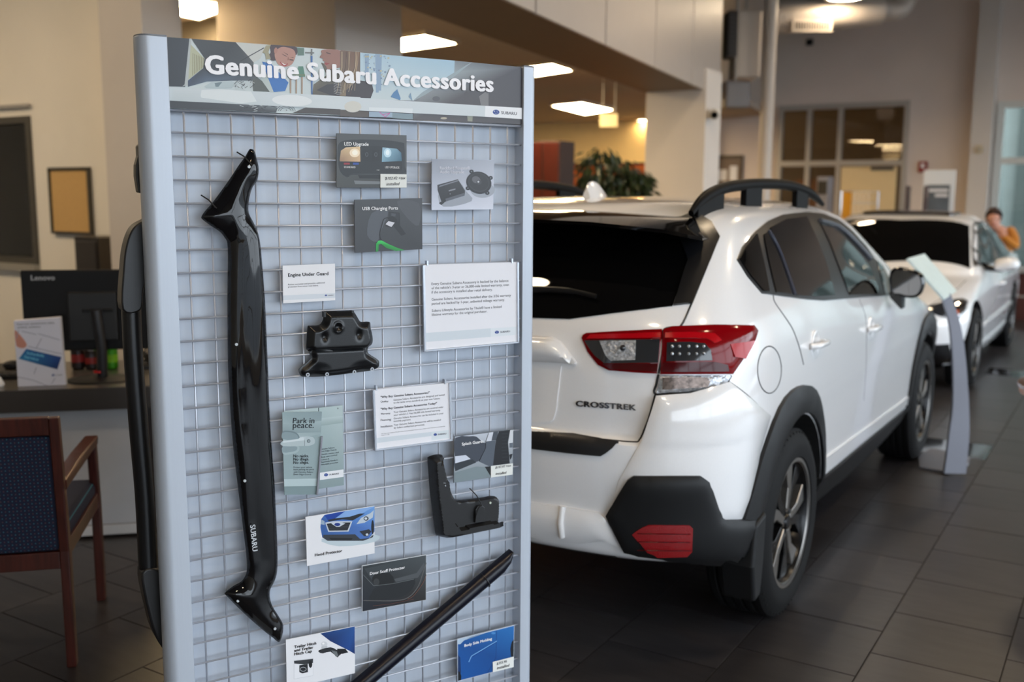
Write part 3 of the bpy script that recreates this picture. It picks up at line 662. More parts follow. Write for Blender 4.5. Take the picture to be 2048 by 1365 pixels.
# body side moulding: a long D-section bar with a cut tip
navy = mat('dark_navy_paint', srgb(9, 11, 26), .3, spec=.35)
tipA, tipB = Vector(st(560 + 1562 / 3.37, 960 + 478 / 3.37, -.02)), Vector(st(560 + 1540 / 3.37, 960 + 590 / 3.37, -.02))
e0, e1 = Vector(st(712, 1365, -.02)), Vector(st(760, 1365, -.02))
ax = (e0 - tipA).normalized(); nb = Vector((-ax.y, ax.x)); wd = abs((e1 - e0).dot(nb)) * .94
Lm = 1.05 * (.42 / abs(ax.y) if False else 1) ; rows = []
Lm = .70
if (e1 - tipA).dot(nb) < 0: nb = -nb
for t_ in (0, .01, .02, .035, .05, .08, .2, .35, .5, Lm - .02, Lm):
    k0 = 0. ; k1 = 1.0
    if t_ < .05: k1 = .30 + .70 * math.sqrt(max(0, t_ / .05))
    sec = []
    for j in range(11):
        g = j / 10; u = k1 * g * wd; hgt = .022 * (math.sin(PI * g) ** .55) * (1 if t_ > .01 else .8)
        c_ = tipA + ax * t_ + nb * u; sec.append((c_.x - tipA.x, -hgt, c_.y - tipA.y))
    for j in (10, 0): c_ = tipA + ax * t_ + nb * (k1 * j / 10 * wd); sec.append((c_.x - tipA.x, .003, c_.y - tipA.y))
    rows.append(sec)
mo = thing('body_side_molding', 'long dark navy door molding bar set diagonally across the lower grid', 'car accessory', MS @ Matrix.Translation((tipA.x, -.008, tipA.y)))
MB().loft(rows, True, True).build('bar', navy, mo, smooth=40)
c_ = ax * .105; lp = []
for j in range(13):
    g = j / 12; lp.append((c_.x + nb.x * g * wd * 1.03, -.0235 * (math.sin(PI * g) ** .55) - .0015, c_.y + nb.y * g * wd * 1.03))
MB().tube(lp, .0016, 6).build('cable_tie', blk, mo)
# roof rail that hangs on the far side of the stand and shows past its left post
yr = .09
RR = lambda a, b: st(a, b, yr)
pathA = smooth_open([(*RR(x, y),) for x, y in ((262, 610), (266, 700), (277, 850), (289, 990), (296, 1135))], 5)
rr = thing('roof_rail', 'long black bowed roof rail hanging behind the left post of the stand', 'car accessory', MS @ Matrix.Translation((pathA[0].x, yr, pathA[0].y)))
o0 = pathA[0]
MB().tube([(q.x - o0.x, 0, q.y - o0.y) for q in pathA], .0215, 14, flat=1.2, up=(1, 0, 0)).build('rail_bar', blk_s, rr, smooth=60)
def brk(pts, nm):
    poly = [tuple(Vector(RR(*q)) - o0) for q in pts]
    MB().prism([tuple(q) for q in smooth_closed(poly, 4)], -.028, .028, 'xz').build(nm, blk, rr, smooth=50, bevel=.006, seg=3)
brk([(300, 438), (285, 440), (262, 455), (248, 490), (242, 540), (241, 618), (277, 618), (283, 575), (300, 545), (318, 520)], 'end_bracket')
brk([(279, 1140), (315, 1135), (322, 1180), (345, 1215), (350, 1310), (330, 1300), (308, 1270), (292, 1220)], 'end_bracket')
sm = [RR(x, y) for x, y in ((282, 285), (274, 292), (275, 312), (270, 330), (270, 352), (275, 385), (300, 390), (300, 285))]
og = sm[0]; o_ = thing('clip_trim', 'small black trim piece peeking out high behind the left post of the stand', 'car accessory', MS @ Matrix.Translation((og[0], yr, og[1])))
MB().prism([(a - og[0], b - og[1]) for a, b in sm], -.01, .02, 'xz').build('trim', blk, o_, bevel=.003)
# ------------------------------------------------------------------ printed cards
# LED upgrade
o, p = card('led_card', 'dark photo card of an overhead lamp console, topmost on the grid', 'card', [(150, 122), (788, 140), (788, 618), (150, 617)], c3, (66, 68, 68))
Q = lambda pts, col: p.poly(pts, col, c3)
Q([(153, 126), (786, 143), (786, 616), (153, 614)], [(74, 76, 78), (78, 80, 82), (50, 52, 52), (62, 64, 62)])
Q(smooth_closed([(160, 260), (190, 200), (300, 180), (560, 182), (740, 205), (768, 235), (770, 420), (750, 490), (300, 500), (250, 525), (190, 480), (165, 400)], 3), (34, 38, 42))
Q(smooth_closed([(172, 330), (185, 290), (250, 255), (450, 235), (690, 255), (740, 300), (748, 400), (700, 480), (310, 485), (260, 520), (185, 470)], 3), (18, 22, 26))
Q([(178, 365), (190, 280), (235, 250), (365, 242), (368, 380), (182, 378)], [(120, 96, 72), (190, 160, 122), (224, 196, 156), (226, 196, 150), (206, 170, 130), (150, 116, 88)]); Q(ell(315, 300, 46, 40), (246, 226, 196)); Q(ell(318, 298, 26, 24), (255, 246, 228))
Q([(568, 250), (700, 262), (740, 300), (745, 375), (562, 382)], [(150, 184, 204), (110, 150, 172), (60, 100, 124), (48, 90, 112), (120, 160, 180)]); Q(ell(615, 300, 34, 42), (190, 220, 234)); Q(ell(615, 298, 18, 26), (232, 246, 252))
for x in (425, 508):
    Q([(x - 30, 275), (x + 26, 272), (x + 26, 370), (x - 30, 372)], (12, 14, 18)); Q(ell(x, 315, 15, 20, 14), (70, 74, 80)); Q(ell(x, 315, 9, 13, 14), (14, 16, 20))
Q([(216, 390), (270, 390), (270, 407), (216, 407)], (150, 32, 44)); Q([(300, 390), (352, 390), (352, 408), (300, 408)], (34, 72, 160))
Q([(345, 502), (560, 500), (560, 535), (360, 532)], (8, 10, 14)); Q([(308, 552), (545, 560), (545, 585), (318, 585)], (112, 116, 120))
p.text('LED Upgrade', (220, 232), (442, 236), c3, (240, 240, 240), .03); p.text('STANDARD', (217, 438), (322, 440), c3, (220, 220, 220), .02, 1.25); p.text('LED UPGRADE', (592, 440), (722, 444), c3, (220, 220, 220), .02, 1.3)
p.text('~v~', (512, 463), (546, 463), c3, (210, 210, 210), .02)
p.done(); sticker(o, p, [(547, 492), (786, 496), (786, 617), (547, 617)], c3, [('$102.42 +tax', (588, 545), (772, 540), ), ('installed', (600, 598), (716, 594))])
# audio upgrade
o, p = card('audio_card', 'pale grey photo card of an amplifier box and round speaker', 'card', [(1018, 355), (1587, 365), (1577, 815), (1015, 823)], c3, (176, 184, 200))
Q([(1018, 357), (1586, 367), (1576, 813), (1016, 821)], [(142, 148, 162), (168, 174, 188), (208, 212, 226), (200, 206, 222)])
Q(smooth_closed([(1085, 640), (1250, 560), (1330, 650), (1380, 740), (1120, 790)], 3), (150, 156, 168)); Q(ell(1480, 640, 110, 70), (158, 164, 176))
Q([(1068, 592), (1255, 540), (1320, 645), (1315, 690), (1140, 745), (1118, 765), (1105, 775), (1085, 765), (1088, 750), (1105, 745), (1070, 640)], [(44, 44, 50), (58, 58, 64), (46, 46, 52), (30, 30, 36), (26, 26, 30), (30, 30, 34), (30, 30, 34), (30, 30, 34), (30, 30, 34), (30, 30, 34), (36, 36, 42)])
for k in range(13): x = 1085 + k * 13.5; p.line([(x, 612 - k * 4.2), (x + 14, 596 - k * 4.2)], 4, (150, 154, 166), c3)
Q([(1170, 640), (1232, 624), (1232, 636), (1172, 652)], (130, 132, 140)); Q(ell(1184, 674, 15, 13), (20, 20, 24)); Q(ell(1184, 674, 7, 6), (110, 112, 120))
Q([(1140, 718), (1310, 665), (1315, 690), (1145, 742)], (86, 90, 100))
for x, y in ((1378, 470), (1552, 528), (1345, 622), (1522, 665)): Q(ell(x, y, 20, 18, 12), (28, 28, 32)); Q(ell(x, y, 6, 6, 8), (120, 124, 136))
Q(ell(1445, 572, 116, 100, 30, .35), (32, 32, 36)); Q(ell(1445, 570, 98, 84, 30, .35), (52, 52, 58)); Q(ell(1445, 568, 90, 76, 30, .35), (38, 38, 42)); Q(ell(1420, 545, 40, 32, 16, .35), (92, 92, 98)); Q(ell(1445, 568, 24, 22), (60, 60, 66)); Q(ell(1440, 563, 9, 9), (190, 192, 198))
p.text('Rockford Fosgate®', (1088, 452), (1364, 452), c3, (216, 218, 228), .03); p.text('Audio Upgrade', (1088, 487), (1310, 487), c3, (216, 218, 228), .03); p.done()
# USB charging ports
o, p = card('usb_card', 'charcoal photo card of a charging port with a bright green strap', 'card', [(312, 727), (930, 712), (932, 1178), (318, 1210)], c3, (58, 60, 66))
Q([(314, 729), (929, 714), (930, 1176), (320, 1207)], [(60, 62, 66), (66, 68, 74), (46, 48, 52), (52, 54, 60)]); Q(smooth_closed([(470, 850), (620, 830), (560, 1000), (520, 1110), (430, 1050)], 3), (76, 80, 88)); Q(smooth_closed([(700, 740), (900, 760), (900, 960), (800, 900)], 3), (72, 74, 80))
Q([(625, 835), (725, 845), (728, 960), (782, 1040), (740, 1055), (660, 960), (620, 930)], (24, 26, 30)); Q([(630, 840), (722, 850), (716, 930), (640, 905)], (36, 38, 44)); Q([(648, 850), (690, 855), (686, 880), (650, 876)], (64, 66, 74))
Q([(610, 890), (660, 875), (700, 905), (700, 935), (640, 930)], (16, 16, 20)); Q([(590, 945), (620, 915), (690, 930), (655, 985), (600, 970)], (30, 30, 36)); Q([(596, 950), (622, 922), (680, 935), (650, 976)], (206, 206, 214))
p.line([tuple(q) for q in smooth_open([(612, 890), (580, 905), (562, 960), (545, 1030), (548, 1075), (562, 1098)], 4)], 8, (14, 14, 18), c3)
Q([(506, 1202), (510, 1125), (530, 1100), (560, 1098), (620, 1130), (700, 1165), (770, 1186), (690, 1194), (600, 1165), (555, 1130), (535, 1135), (530, 1198)], [(10, 130, 50), (20, 170, 70), (36, 200, 84), (36, 200, 84), (26, 180, 70), (20, 160, 60), (16, 150, 56), (12, 130, 48), (14, 140, 52), (14, 140, 52), (12, 130, 48), (10, 120, 44)])
p.text('USB Charging Ports', (384, 822), (708, 816), c3, (236, 236, 238), .03); p.done()
# engine under guard card
o, p = card('under_guard_card', 'small white text card above the black engine under guard', 'card', [(82, 103), (423, 90), (424, 328), (86, 348)], c4)
p.poly([(86, 297), (424, 282), (424, 312), (86, 328)], (206, 212, 220), c4)
p.text('Engine Under Guard', (117, 175), (380, 164), c4, (24, 24, 28), .04); p.text('Resists corrosion and provides additional', (117, 231), (356, 218), c4, (60, 60, 66), .005); p.text('protection from minor road debris.', (117, 246), (315, 236), c4, (60, 60, 66), .005); p.logo((355, 297), (411, 294), c4); p.done()
# framed signs
frame_m = mat('silver_sign_frame', srgb(196, 202, 212), .25, metal=.7)
def sign(name, label, cs):
    o, p = card(name, label, 'sign', cs, c4, (230, 230, 236), y=-.009, th=.003, group=None)
    q = [p.L(a, c4) for a in cs]; w_ = .0055
    for i, nm in ((1, 'frame_rail'), (2, 'frame_rail'), (3, 'frame_rail')):
        a, b = Vector(q[i]), Vector(q[(i + 1) % 4]); t_ = (b - a).normalized(); n_ = Vector((t_.y, -t_.x))
        if n_.dot(-(a + b)) < 0: n_ = -n_
        MB().prism([tuple(a), tuple(b), tuple(b + n_ * w_), tuple(a + n_ * w_)], -.004, .004, 'xz').build(nm, frame_m, o, bevel=.001)
    a, b = Vector(q[0]), Vector(q[1])
    for t_ in (.05, .93): c_ = a.lerp(b, t_); MB().cbox((c_.x, .004, c_.y + .004), (.004, .012, .012)).build('hook', frame_m, o)
    return o, p
TX = (44, 44, 52)
o, p = sign('warranty_sign', 'large silver-framed white warranty sign at the right of the grid', [(990, 98), (1615, 80), (1617, 607), (1000, 665)])
p.poly([(1012, 541), (1435, 511), (1435, 566), (1012, 600)], (206, 214, 222), c4); p.poly([(1435, 511), (1602, 500), (1602, 553), (1435, 566)], (220, 226, 232), c4)
for s_, a, b in (('Every Genuine Subaru Accessory is backed by the balance', (1050, 230), (1550, 208)), ("of the vehicle's 3-year or 36,000-mile limited warranty, even", (1050, 257), (1553, 234)), ('if the accessory is installed after retail delivery.', (1050, 284), (1446, 266)),
                 ('Genuine Subaru Accessories installed after the 3/36 warranty', (1051, 331), (1566, 303)), ('period are backed by 1-year, unlimited mileage warranty.', (1051, 358), (1526, 332)), ('Subaru Lifestyle Accessories by Thule® have a limited', (1052, 404), (1505, 377)), ('lifetime warranty for the original purchaser.', (1052, 430), (1413, 407))):
    p.text(s_, a, b, c4, TX, .007)
p.logo((1460, 537), (1560, 529), c4); p.done()
o, p = sign('reasons_sign', 'silver-framed white question-and-answer sign near the middle of the grid', [(665, 912), (1172, 865), (1185, 1243), (680, 1310)])
p.poly([(688, 1225), (1165, 1172), (1165, 1196), (690, 1258)], (206, 214, 222), c4); p.poly([(1050, 1185), (1165, 1172), (1165, 1225), (1050, 1240)], (214, 222, 228), c4)
for s_, a, b, bo in (('"Why Buy Genuine Subaru Accessories?"', (719, 965), (1038, 935), .035), ('Quality:', (719, 993), (770, 990), .02), ('Genuine Subaru Accessories are designed and tested', (803, 983), (1134, 948), .004), ('to the same strict standards as your new Subaru.', (803, 1001), (1106, 971), .004), ('"Why Buy Genuine Subaru Accessories Today?"', (719, 1043), (1086, 1004), .035),
                     ('Warranty:', (719, 1073), (783, 1068), .02), ('Your Genuine Subaru Accessories are covered under', (804, 1062), (1128, 1027), .004), ("your vehicle's 3 Year/36,000 mile limited warranty.", (804, 1081), (1108, 1048), .004), ('Financing:', (719, 1114), (788, 1109), .02), ('Genuine Subaru Accessories can be included in your', (804, 1103), (1128, 1068), .004), ('monthly payment', (804, 1121), (914, 1109), .004),
                     ('Installation:', (719, 1157), (798, 1150), .02), ('Your Genuine Subaru Accessories will be installed', (804, 1145), (1110, 1111), .004), ('by Subaru authorized personnel.', (806, 1164), (1005, 1142), .004), ('*For more information on Genuine Subaru Accessories please see your Subaru dealer or visit www.subaru.com/accessories', (723, 1200), (1138, 1150), .0), ('Subject to credit', (723, 1209), (776, 1203), 0.)):
    p.text(s_, a, b, c4, TX, bo)
p.logo((1062, 1203), (1145, 1195), c4); p.done()
# park in peace leaflet: two panels and an edge strip
sage = (150, 168, 172)
o, p = card('door_edge_leaflet', 'grey-green two-panel leaflet about door edge guards', 'leaflet', [(490, 150), (772, 120), (785, 1030), (490, 1075)], pk, sage, y=-.008, group=None)
P_ = lambda pts, col: p.poly(pts, col, pk)
P_([(100, 185), (490, 148), (490, 300), (100, 330)], (176, 192, 194)); P_([(492, 150), (771, 121), (780, 1028), (492, 1073)], [(170, 188, 190), (182, 198, 200), (136, 154, 158), (132, 150, 154)]); P_([(500, 270), (775, 240), (776, 320), (500, 358)], [(178, 194, 196), (184, 200, 202), (150, 168, 170), (148, 166, 168)])
P_([(510, 888), (780, 850), (781, 935), (510, 972)], (228, 230, 234)); p.line([(495, 150), (497, 190)], 8, (30, 34, 38), pk); P_(ell(714, 157, 9, 9), (60, 70, 74)); P_(ell(714, 157, 5, 5), (196, 204, 206))
for s_, a, b in (('Genuine Subaru', (512, 630), (676, 608)), ('Door Edge Guards', (512, 655), (700, 632)), ('• Durable stainless steel', (512, 690), (726, 662)), ('• Body color-matched', (512, 720), (706, 693)), ('• Custom fit', (512, 750), (618, 736)), ('• Seamlessly blends in', (512, 779), (712, 748)), ('• Affordable protection', (512, 806), (716, 776))): p.text(s_, a, b, pk, (34, 44, 50), .012)
p.logo((555, 915), (725, 895), pk); p.done()
fy = -.0075
fq = [p.L(a, pk) for a in ((70, 193), (522, 188), (462, 1128), (95, 1130))]
fo = MB().prism(fq, fy, fy + .0018, 'xz').build('front_panel', mat('sage_paper', srgb(146, 165, 169), .45), o)
p2 = Print(-.008 + fy, (p.org[0], p.org[1]), fo); pp = lambda pts, col: p2.poly(pts, col, pk)
p2.L = lambda q_, c_, _p=p: _p.L(q_, c_)
p2.mb = MB(); k0 = fy
class _S: pass
pp([(72, 195), (520, 190), (512, 440), (82, 520)], [(140, 160, 164), (132, 150, 156), (150, 168, 172), (176, 192, 196)]); pp([(80, 330), (516, 290), (510, 420), (82, 430)], [(150, 168, 172), (160, 178, 182), (140, 158, 162), (132, 150, 154)])
pp(smooth_closed([(78, 410), (160, 405), (230, 425), (265, 470), (250, 500), (78, 500)], 3), (112, 130, 136)); pp(smooth_closed([(78, 425), (160, 420), (225, 440), (250, 475), (240, 500), (78, 500)], 3), (132, 150, 156))
pp(smooth_closed([(80, 575), (240, 575), (268, 600), (245, 645), (170, 668), (82, 670)], 3), (160, 178, 182)); pp(smooth_closed([(80, 580), (220, 580), (240, 605), (210, 635), (82, 650)], 3), (134, 152, 158))
pp(smooth_closed([(76, 520), (250, 495), (275, 472), (330, 466), (410, 472), (440, 505), (435, 550), (380, 572), (330, 575), (78, 577)], 3), (176, 190, 194)); pp([(78, 522), (250, 498), (270, 480), (330, 474), (330, 510), (80, 540)], (204, 214, 218)); p2.line([(318, 470), (326, 520), (326, 574)], 3, (60, 70, 76), pk); pp(ell(370, 520, 20, 21), (96, 110, 116)); pp(ell(372, 520, 11, 14), (140, 154, 158))
pp([(90, 952), (466, 945), (460, 1030), (93, 1035)], (180, 198, 202)); pp([(93, 1036), (460, 1031), (460, 1126), (96, 1128)], (124, 144, 148))
for s_, a, b, bo in (('Park in', (188, 318), (434, 316), .02), ('peace.', (188, 372), (428, 370), .02), ('No nicks.', (194, 704), (370, 702), .025), ('No dings.', (195, 741), (373, 738), .025), ('No chips.', (195, 778), (372, 777), .025), ('Protect your vehicle', (197, 826), (408, 826), 0.), ('from parking lot perils', (197, 852), (430, 850), 0.), ('with Genuine Subaru', (198, 880), (420, 880), 0.), ('Door Edge Guards', (198, 907), (398, 907), 0.)): p2.text(s_, a, b, pk, (24, 32, 38), bo)
for mb_ in (p2.mb, p2.tb): mb_.v = [(a, b + k0, c_) for a, b, c_ in mb_.v]
p2.done()
a, b = Vector(p.L((513, 462), pk)), Vector(p.L((460, 1122), pk))
MB().tube([(a.x, fy - .004, a.y), (b.x, fy - .004, b.y)], .0028, 8).build('edge_strip', mat('grey_strip', srgb(150, 152, 162), .35, metal=.5), o)
# splash guard card
o, p = card('splash_guard_card', 'grey photo card of a car sill and tyre beside the framed signs', 'card', [(393, 133), (1062, 55), (1050, 567), (383, 662)], sg, (90, 98, 108))
Q = lambda pts, col: p.poly(pts, col, sg)
Q([(396, 138), (1060, 58), (1048, 565), (386, 660)], [(190, 196, 208), (190, 196, 206), (120, 128, 134), (130, 142, 148)])
Q(smooth_closed([(400, 150), (560, 132), (640, 135), (700, 190), (750, 215), (755, 260), (690, 400), (610, 430), (400, 520), (397, 360)], 2), (62, 68, 80)); Q([(398, 360), (520, 345), (575, 390), (400, 440)], (206, 212, 226)); Q([(398, 440), (600, 395), (640, 430), (400, 530)], (44, 50, 58))
Q([(750, 190), (860, 180), (840, 460), (790, 475), (670, 420), (750, 250)], (84, 92, 104)); Q([(780, 90), (835, 82), (810, 185), (745, 192)], (206, 210, 220)); Q([(835, 82), (890, 76), (870, 178), (812, 182)], (70, 76, 86))
Q([(895, 75), (1025, 60), (1000, 200), (1020, 440), (830, 465), (862, 180)], (24, 26, 32))
for k in range(9): p.line([(1005 - 4 * math.sin(k / 2.6), 100 + k * 38), (930, 105 + k * 38)], 5, (42, 46, 54), sg)
Q([(1025, 60), (1060, 58), (1055, 250), (1012, 270), (1005, 200)], (206, 210, 216)); Q([(1015, 210), (1055, 205), (1054, 258), (1015, 262)], (96, 104, 116)); Q([(1015, 340), (1052, 330), (1040, 380), (1022, 400)], (30, 34, 40))
Q([(392, 545), (640, 475), (740, 480), (800, 585), (386, 660)], (124, 138, 144)); Q([(735, 478), (835, 470), (800, 585)], (22, 24, 28)); p.line([(780, 95), (745, 195), (748, 260), (670, 420)], 5, (26, 30, 36), sg)
p.text('Splash Guards', (474, 236), (722, 203), sg, (240, 240, 242), .035); p.done()
sticker(o, p, [(803, 470), (1053, 438), (1050, 566), (803, 600)], sg, [('$197.97 +tax', (850, 500), (1030, 472)), ('installed', (854, 570), (972, 555))])
# hood protector card
o, p = card('hood_protector_card', 'white photo card of a blue car front', 'card', [(172, 252), (637, 177), (638, 497), (182, 583)], c6)
Q = lambda pts, col: p.poly(pts, col, c6)
Q(smooth_closed([(280, 400), (640, 370), (636, 420), (400, 450)], 3), (190, 204, 212))
Q([(272, 320), (278, 265), (300, 238), (400, 218), (637, 180), (637, 350), (600, 395), (530, 412), (320, 408), (285, 390), (276, 345)], [(60, 100, 170), (50, 90, 160), (40, 90, 170), (80, 130, 200), (110, 160, 220), (80, 120, 190), (60, 100, 170), (70, 110, 180), (50, 90, 150), (50, 90, 150), (56, 96, 164)])
Q([(300, 240), (365, 226), (440, 212), (360, 268), (320, 270)], (16, 60, 150)); Q([(440, 212), (600, 188), (636, 182), (530, 240), (400, 262), (370, 264)], (132, 170, 222))
Q([(320, 272), (365, 262), (470, 250), (540, 228), (572, 228), (520, 258), (490, 275), (420, 268), (330, 282)], (28, 32, 40))
Q([(304, 290), (360, 280), (488, 280), (462, 350), (325, 352)], (196, 204, 214)); Q([(314, 298), (366, 290), (476, 288), (455, 342), (332, 344)], (22, 24, 30)); 
for k in range(4): p.line([(318 + k * 3, 308 + k * 10), (470 - k * 5, 304 + k * 10)], 2, (70, 76, 84), c6)
Q([(345, 296), (365, 288), (420, 290), (440, 296), (400, 318), (380, 318)], (196, 204, 214)); Q(ell(386, 302, 20, 11), (20, 50, 130))
Q([(515, 300), (545, 258), (610, 225), (632, 205), (625, 255), (570, 290)], (188, 200, 212)); Q(ell(580, 262, 17, 15), (60, 70, 84)); Q(ell(578, 262, 9, 8), (210, 216, 222)); Q([(274, 300), (280, 270), (300, 280), (300, 305)], (150, 170, 190))
Q([(292, 372), (505, 368), (540, 400), (600, 395), (630, 370), (625, 388), (560, 412), (320, 412), (290, 392)], (50, 54, 62)); Q([(330, 392), (490, 394), (480, 406), (345, 406)], (16, 18, 22)); Q([(535, 348), (600, 334), (615, 350), (590, 382), (565, 380)], (40, 44, 52)); Q(ell(586, 370, 9, 8), (200, 206, 212)); Q(ell(624, 320, 9, 48), (24, 26, 30))
p.text('Hood Protector', (234, 517), (418, 487), c6, (28, 28, 32), .035); p.done()
# door scuff card
o, p = card('door_scuff_card', 'dark photo card of a car door lining', 'card', [(552, 580), (987, 505), (985, 812), (553, 893)], c6, (196, 200, 204))
Q = lambda pts, col: p.poly(pts, col, c6)
Q([(556, 584), (984, 510), (983, 810), (556, 889)], [(44, 50, 54), (70, 76, 80), (40, 38, 38), (30, 34, 44)]); Q([(570, 600), (760, 560), (880, 525), (800, 590), (700, 640), (640, 700), (600, 650)], (60, 66, 70))
Q(smooth_closed([(640, 640), (740, 630), (770, 690), (720, 715), (650, 715), (620, 680)], 2), (24, 26, 28)); Q(ell(650, 690, 20, 24), (56, 58, 60)); Q([(770, 670), (920, 630), (970, 560), (975, 590), (930, 660), (780, 690)], (78, 82, 86))
Q(smooth_closed([(650, 725), (780, 700), (910, 670), (890, 740), (820, 790), (700, 808), (600, 810), (620, 760)], 2), (32, 35, 38)); p.line([tuple(q) for q in smooth_open([(985, 560), (960, 640), (930, 720), (870, 790), (780, 815), (560, 815)], 5)], 6, (92, 90, 90), c6); p.line([tuple(q) for q in smooth_open([(985, 640), (960, 700), (900, 780), (860, 805)], 5)], 3, (120, 84, 72), c6)
p.line([(560, 640), (630, 715), (760, 700), (900, 670)], 4, (96, 100, 102), c6); p.line([(625, 850), (740, 838), (900, 805)], 3, (96, 62, 54), c6)
p.text('Door Scuff Protector', (604, 642), (840, 598), c6, (236, 236, 238), .035); p.done()
# trailer hitch card
o, p = card('trailer_hitch_card', 'white photo card of a trailer hitch at the bottom of the grid', 'card', [(40, 1080), (505, 988), (505, 1305), (46, 1412)], c6)
Q = lambda pts, col: p.poly(pts, col, c6)
Q([(272, 1038), (504, 990), (504, 1176), (460, 1150), (340, 1090)], [(24, 56, 110), (40, 84, 150), (20, 44, 96), (30, 70, 140), (20, 46, 100)]); Q(ell(298, 1110, 21, 19), (206, 208, 212)); Q([(278, 1125), (318, 1122), (322, 1150), (280, 1148)], (190, 192, 196)); Q(ell(292, 1105, 8, 7), (240, 240, 242))
Q(smooth_closed([(262, 1150), (340, 1130), (385, 1150), (420, 1165), (395, 1190), (385, 1198), (340, 1160), (290, 1172), (266, 1166)], 2), (40, 42, 46)); Q([(345, 1150), (385, 1160), (392, 1192), (375, 1192)], (110, 116, 118)); Q([(385, 1140), (440, 1140), (460, 1165), (420, 1175), (385, 1170)], (18, 20, 24))
Q([(93, 1218), (224, 1203), (224, 1322), (93, 1346)], (204, 206, 210)); Q([(96, 1220), (222, 1206), (222, 1320), (96, 1343)], (232, 232, 236)); Q([(94, 1222), (222, 1208), (222, 1236), (160, 1246), (96, 1240)], (52, 54, 58)); Q(ell(205, 1245, 12, 24), (24, 26, 28)); Q([(130, 1252), (186, 1242), (188, 1298), (150, 1306), (130, 1298)], (34, 36, 40)); p.line(ell(156, 1278, 20, 14, 16) + [(176, 1278)], 3, (190, 192, 196), c6)
for s_, a, b in (('Trailer Hitch', (95, 1137), (244, 1110)), ('and Trailer', (95, 1161), (224, 1138)), ('Hitch Cap', (95, 1185), (214, 1163))): p.text(s_, a, b, c6, (24, 24, 28), .04)
p.done()
# body side molding card
o, p = card('side_molding_card', 'blue photo card of a car door in the lower right corner of the grid', 'card', [(1195, 1075), (1580, 980), (1575, 1262), (1197, 1362)], c6, (190, 200, 214))
Q = lambda pts, col: p.poly(pts, col, c6)
Q([(1199, 1080), (1577, 986), (1573, 1260), (1200, 1357)], [(24, 80, 150), (40, 110, 180), (16, 70, 136), (20, 84, 160)]); Q([(1199, 1080), (1400, 1030), (1300, 1052), (1240, 1085), (1215, 1110), (1199, 1110)], (176, 196, 216)); p.line([(1460, 1018), (1455, 1200), (1400, 1300)], 3, (10, 50, 110), c6); p.line([(1462, 1088), (1290, 1190), (1272, 1230)], 5, (120, 176, 226), c6); p.line([(1460, 1095), (1295, 1196)], 5, (14, 60, 130), c6)
Q(ell(1438, 1035, 14, 8), (80, 140, 200)); Q([(1576, 1075), (1562, 1095), (1552, 1140), (1556, 1190), (1574, 1205)], (22, 26, 34)); Q([(1199, 1180), (1215, 1200), (1220, 1300), (1199, 1310)], (14, 50, 100)); Q([(1200, 1290), (1214, 1298), (1222, 1325), (1220, 1351), (1200, 1356)], (18, 20, 26))
p.text('Body Side Molding', (1242, 1128), (1428, 1080), c6, (236, 238, 240), .04); p.done()
sticker(o, p, [(1432, 1228), (1573, 1192), (1573, 1262), (1433, 1298)], c6, [('$355.95', (1456, 1248), (1524, 1230)), ('installed', (1458, 1278), (1540, 1258))])
# ================================================================== CARS
paint = mat('pearl_white_paint', srgb(238, 238, 240), .22, coat=1.0, noise=.01, nscale=200)
clad = mat('black_cladding', srgb(20, 21, 23), .5, spec=.3, bump=.08, bscale=700)
rubber = mat('tyre_rubber', srgb(13, 13, 14), .7, spec=.22, bump=.1, bscale=300)
dark_glass = mat('dark_car_glass', srgb(8, 8, 9), .015, spec=.45)
trim_blk = mat('black_window_trim', srgb(22, 22, 24), .35)
seam_m = mat('panel_seam', srgb(70, 72, 74), .8)
chrome = mat('chrome', srgb(210, 212, 216), .1, metal=1.)
red_lens = mat('red_lamp_lens', srgb(120, 3, 10), .1, spec=.3)
red_dark = mat('dark_red_lamp_lens', srgb(66, 2, 7), .1, spec=.3)
clear_lens = mat('clear_lamp_lens', srgb(186, 190, 196), .12, metal=.6, noise=.45, nscale=110, bump=.5, bscale=90)
smoke_lens = mat('smoked_lamp_lens', srgb(38, 40, 44), .1, coat=.6)
under_m = mat('underbody_black', srgb(10, 10, 11), .9)
silver_alloy = mat('machined_alloy', srgb(150, 146, 142), .28, metal=.85)
dark_alloy = mat('black_alloy', srgb(22, 22, 24), .25, metal=.4)
def pchip(x, y, xi):
    x = np.array(x, float); y = np.array(y, float); h = np.diff(x); d = np.diff(y) / h; m = np.zeros_like(y)
    for k in range(1, len(x) - 1):
        if d[k - 1] * d[k] > 0: w1 = 2 * h[k] + h[k - 1]; w2 = h[k] + 2 * h[k - 1]; m[k] = (w1 + w2) / (w1 / d[k - 1] + w2 / d[k])
    m[0], m[-1] = d[0], d[-1]
    i = np.clip(np.searchsorted(x, xi) - 1, 0, len(h) - 1); t = (xi - x[i]) / h[i]
    return ((1 + 2 * t) * (1 - t) ** 2) * y[i] + t * (1 - t) ** 2 * h[i] * m[i] + t * t * (3 - 2 * t) * y[i + 1] + t * t * (t - 1) * h[i] * m[i + 1]
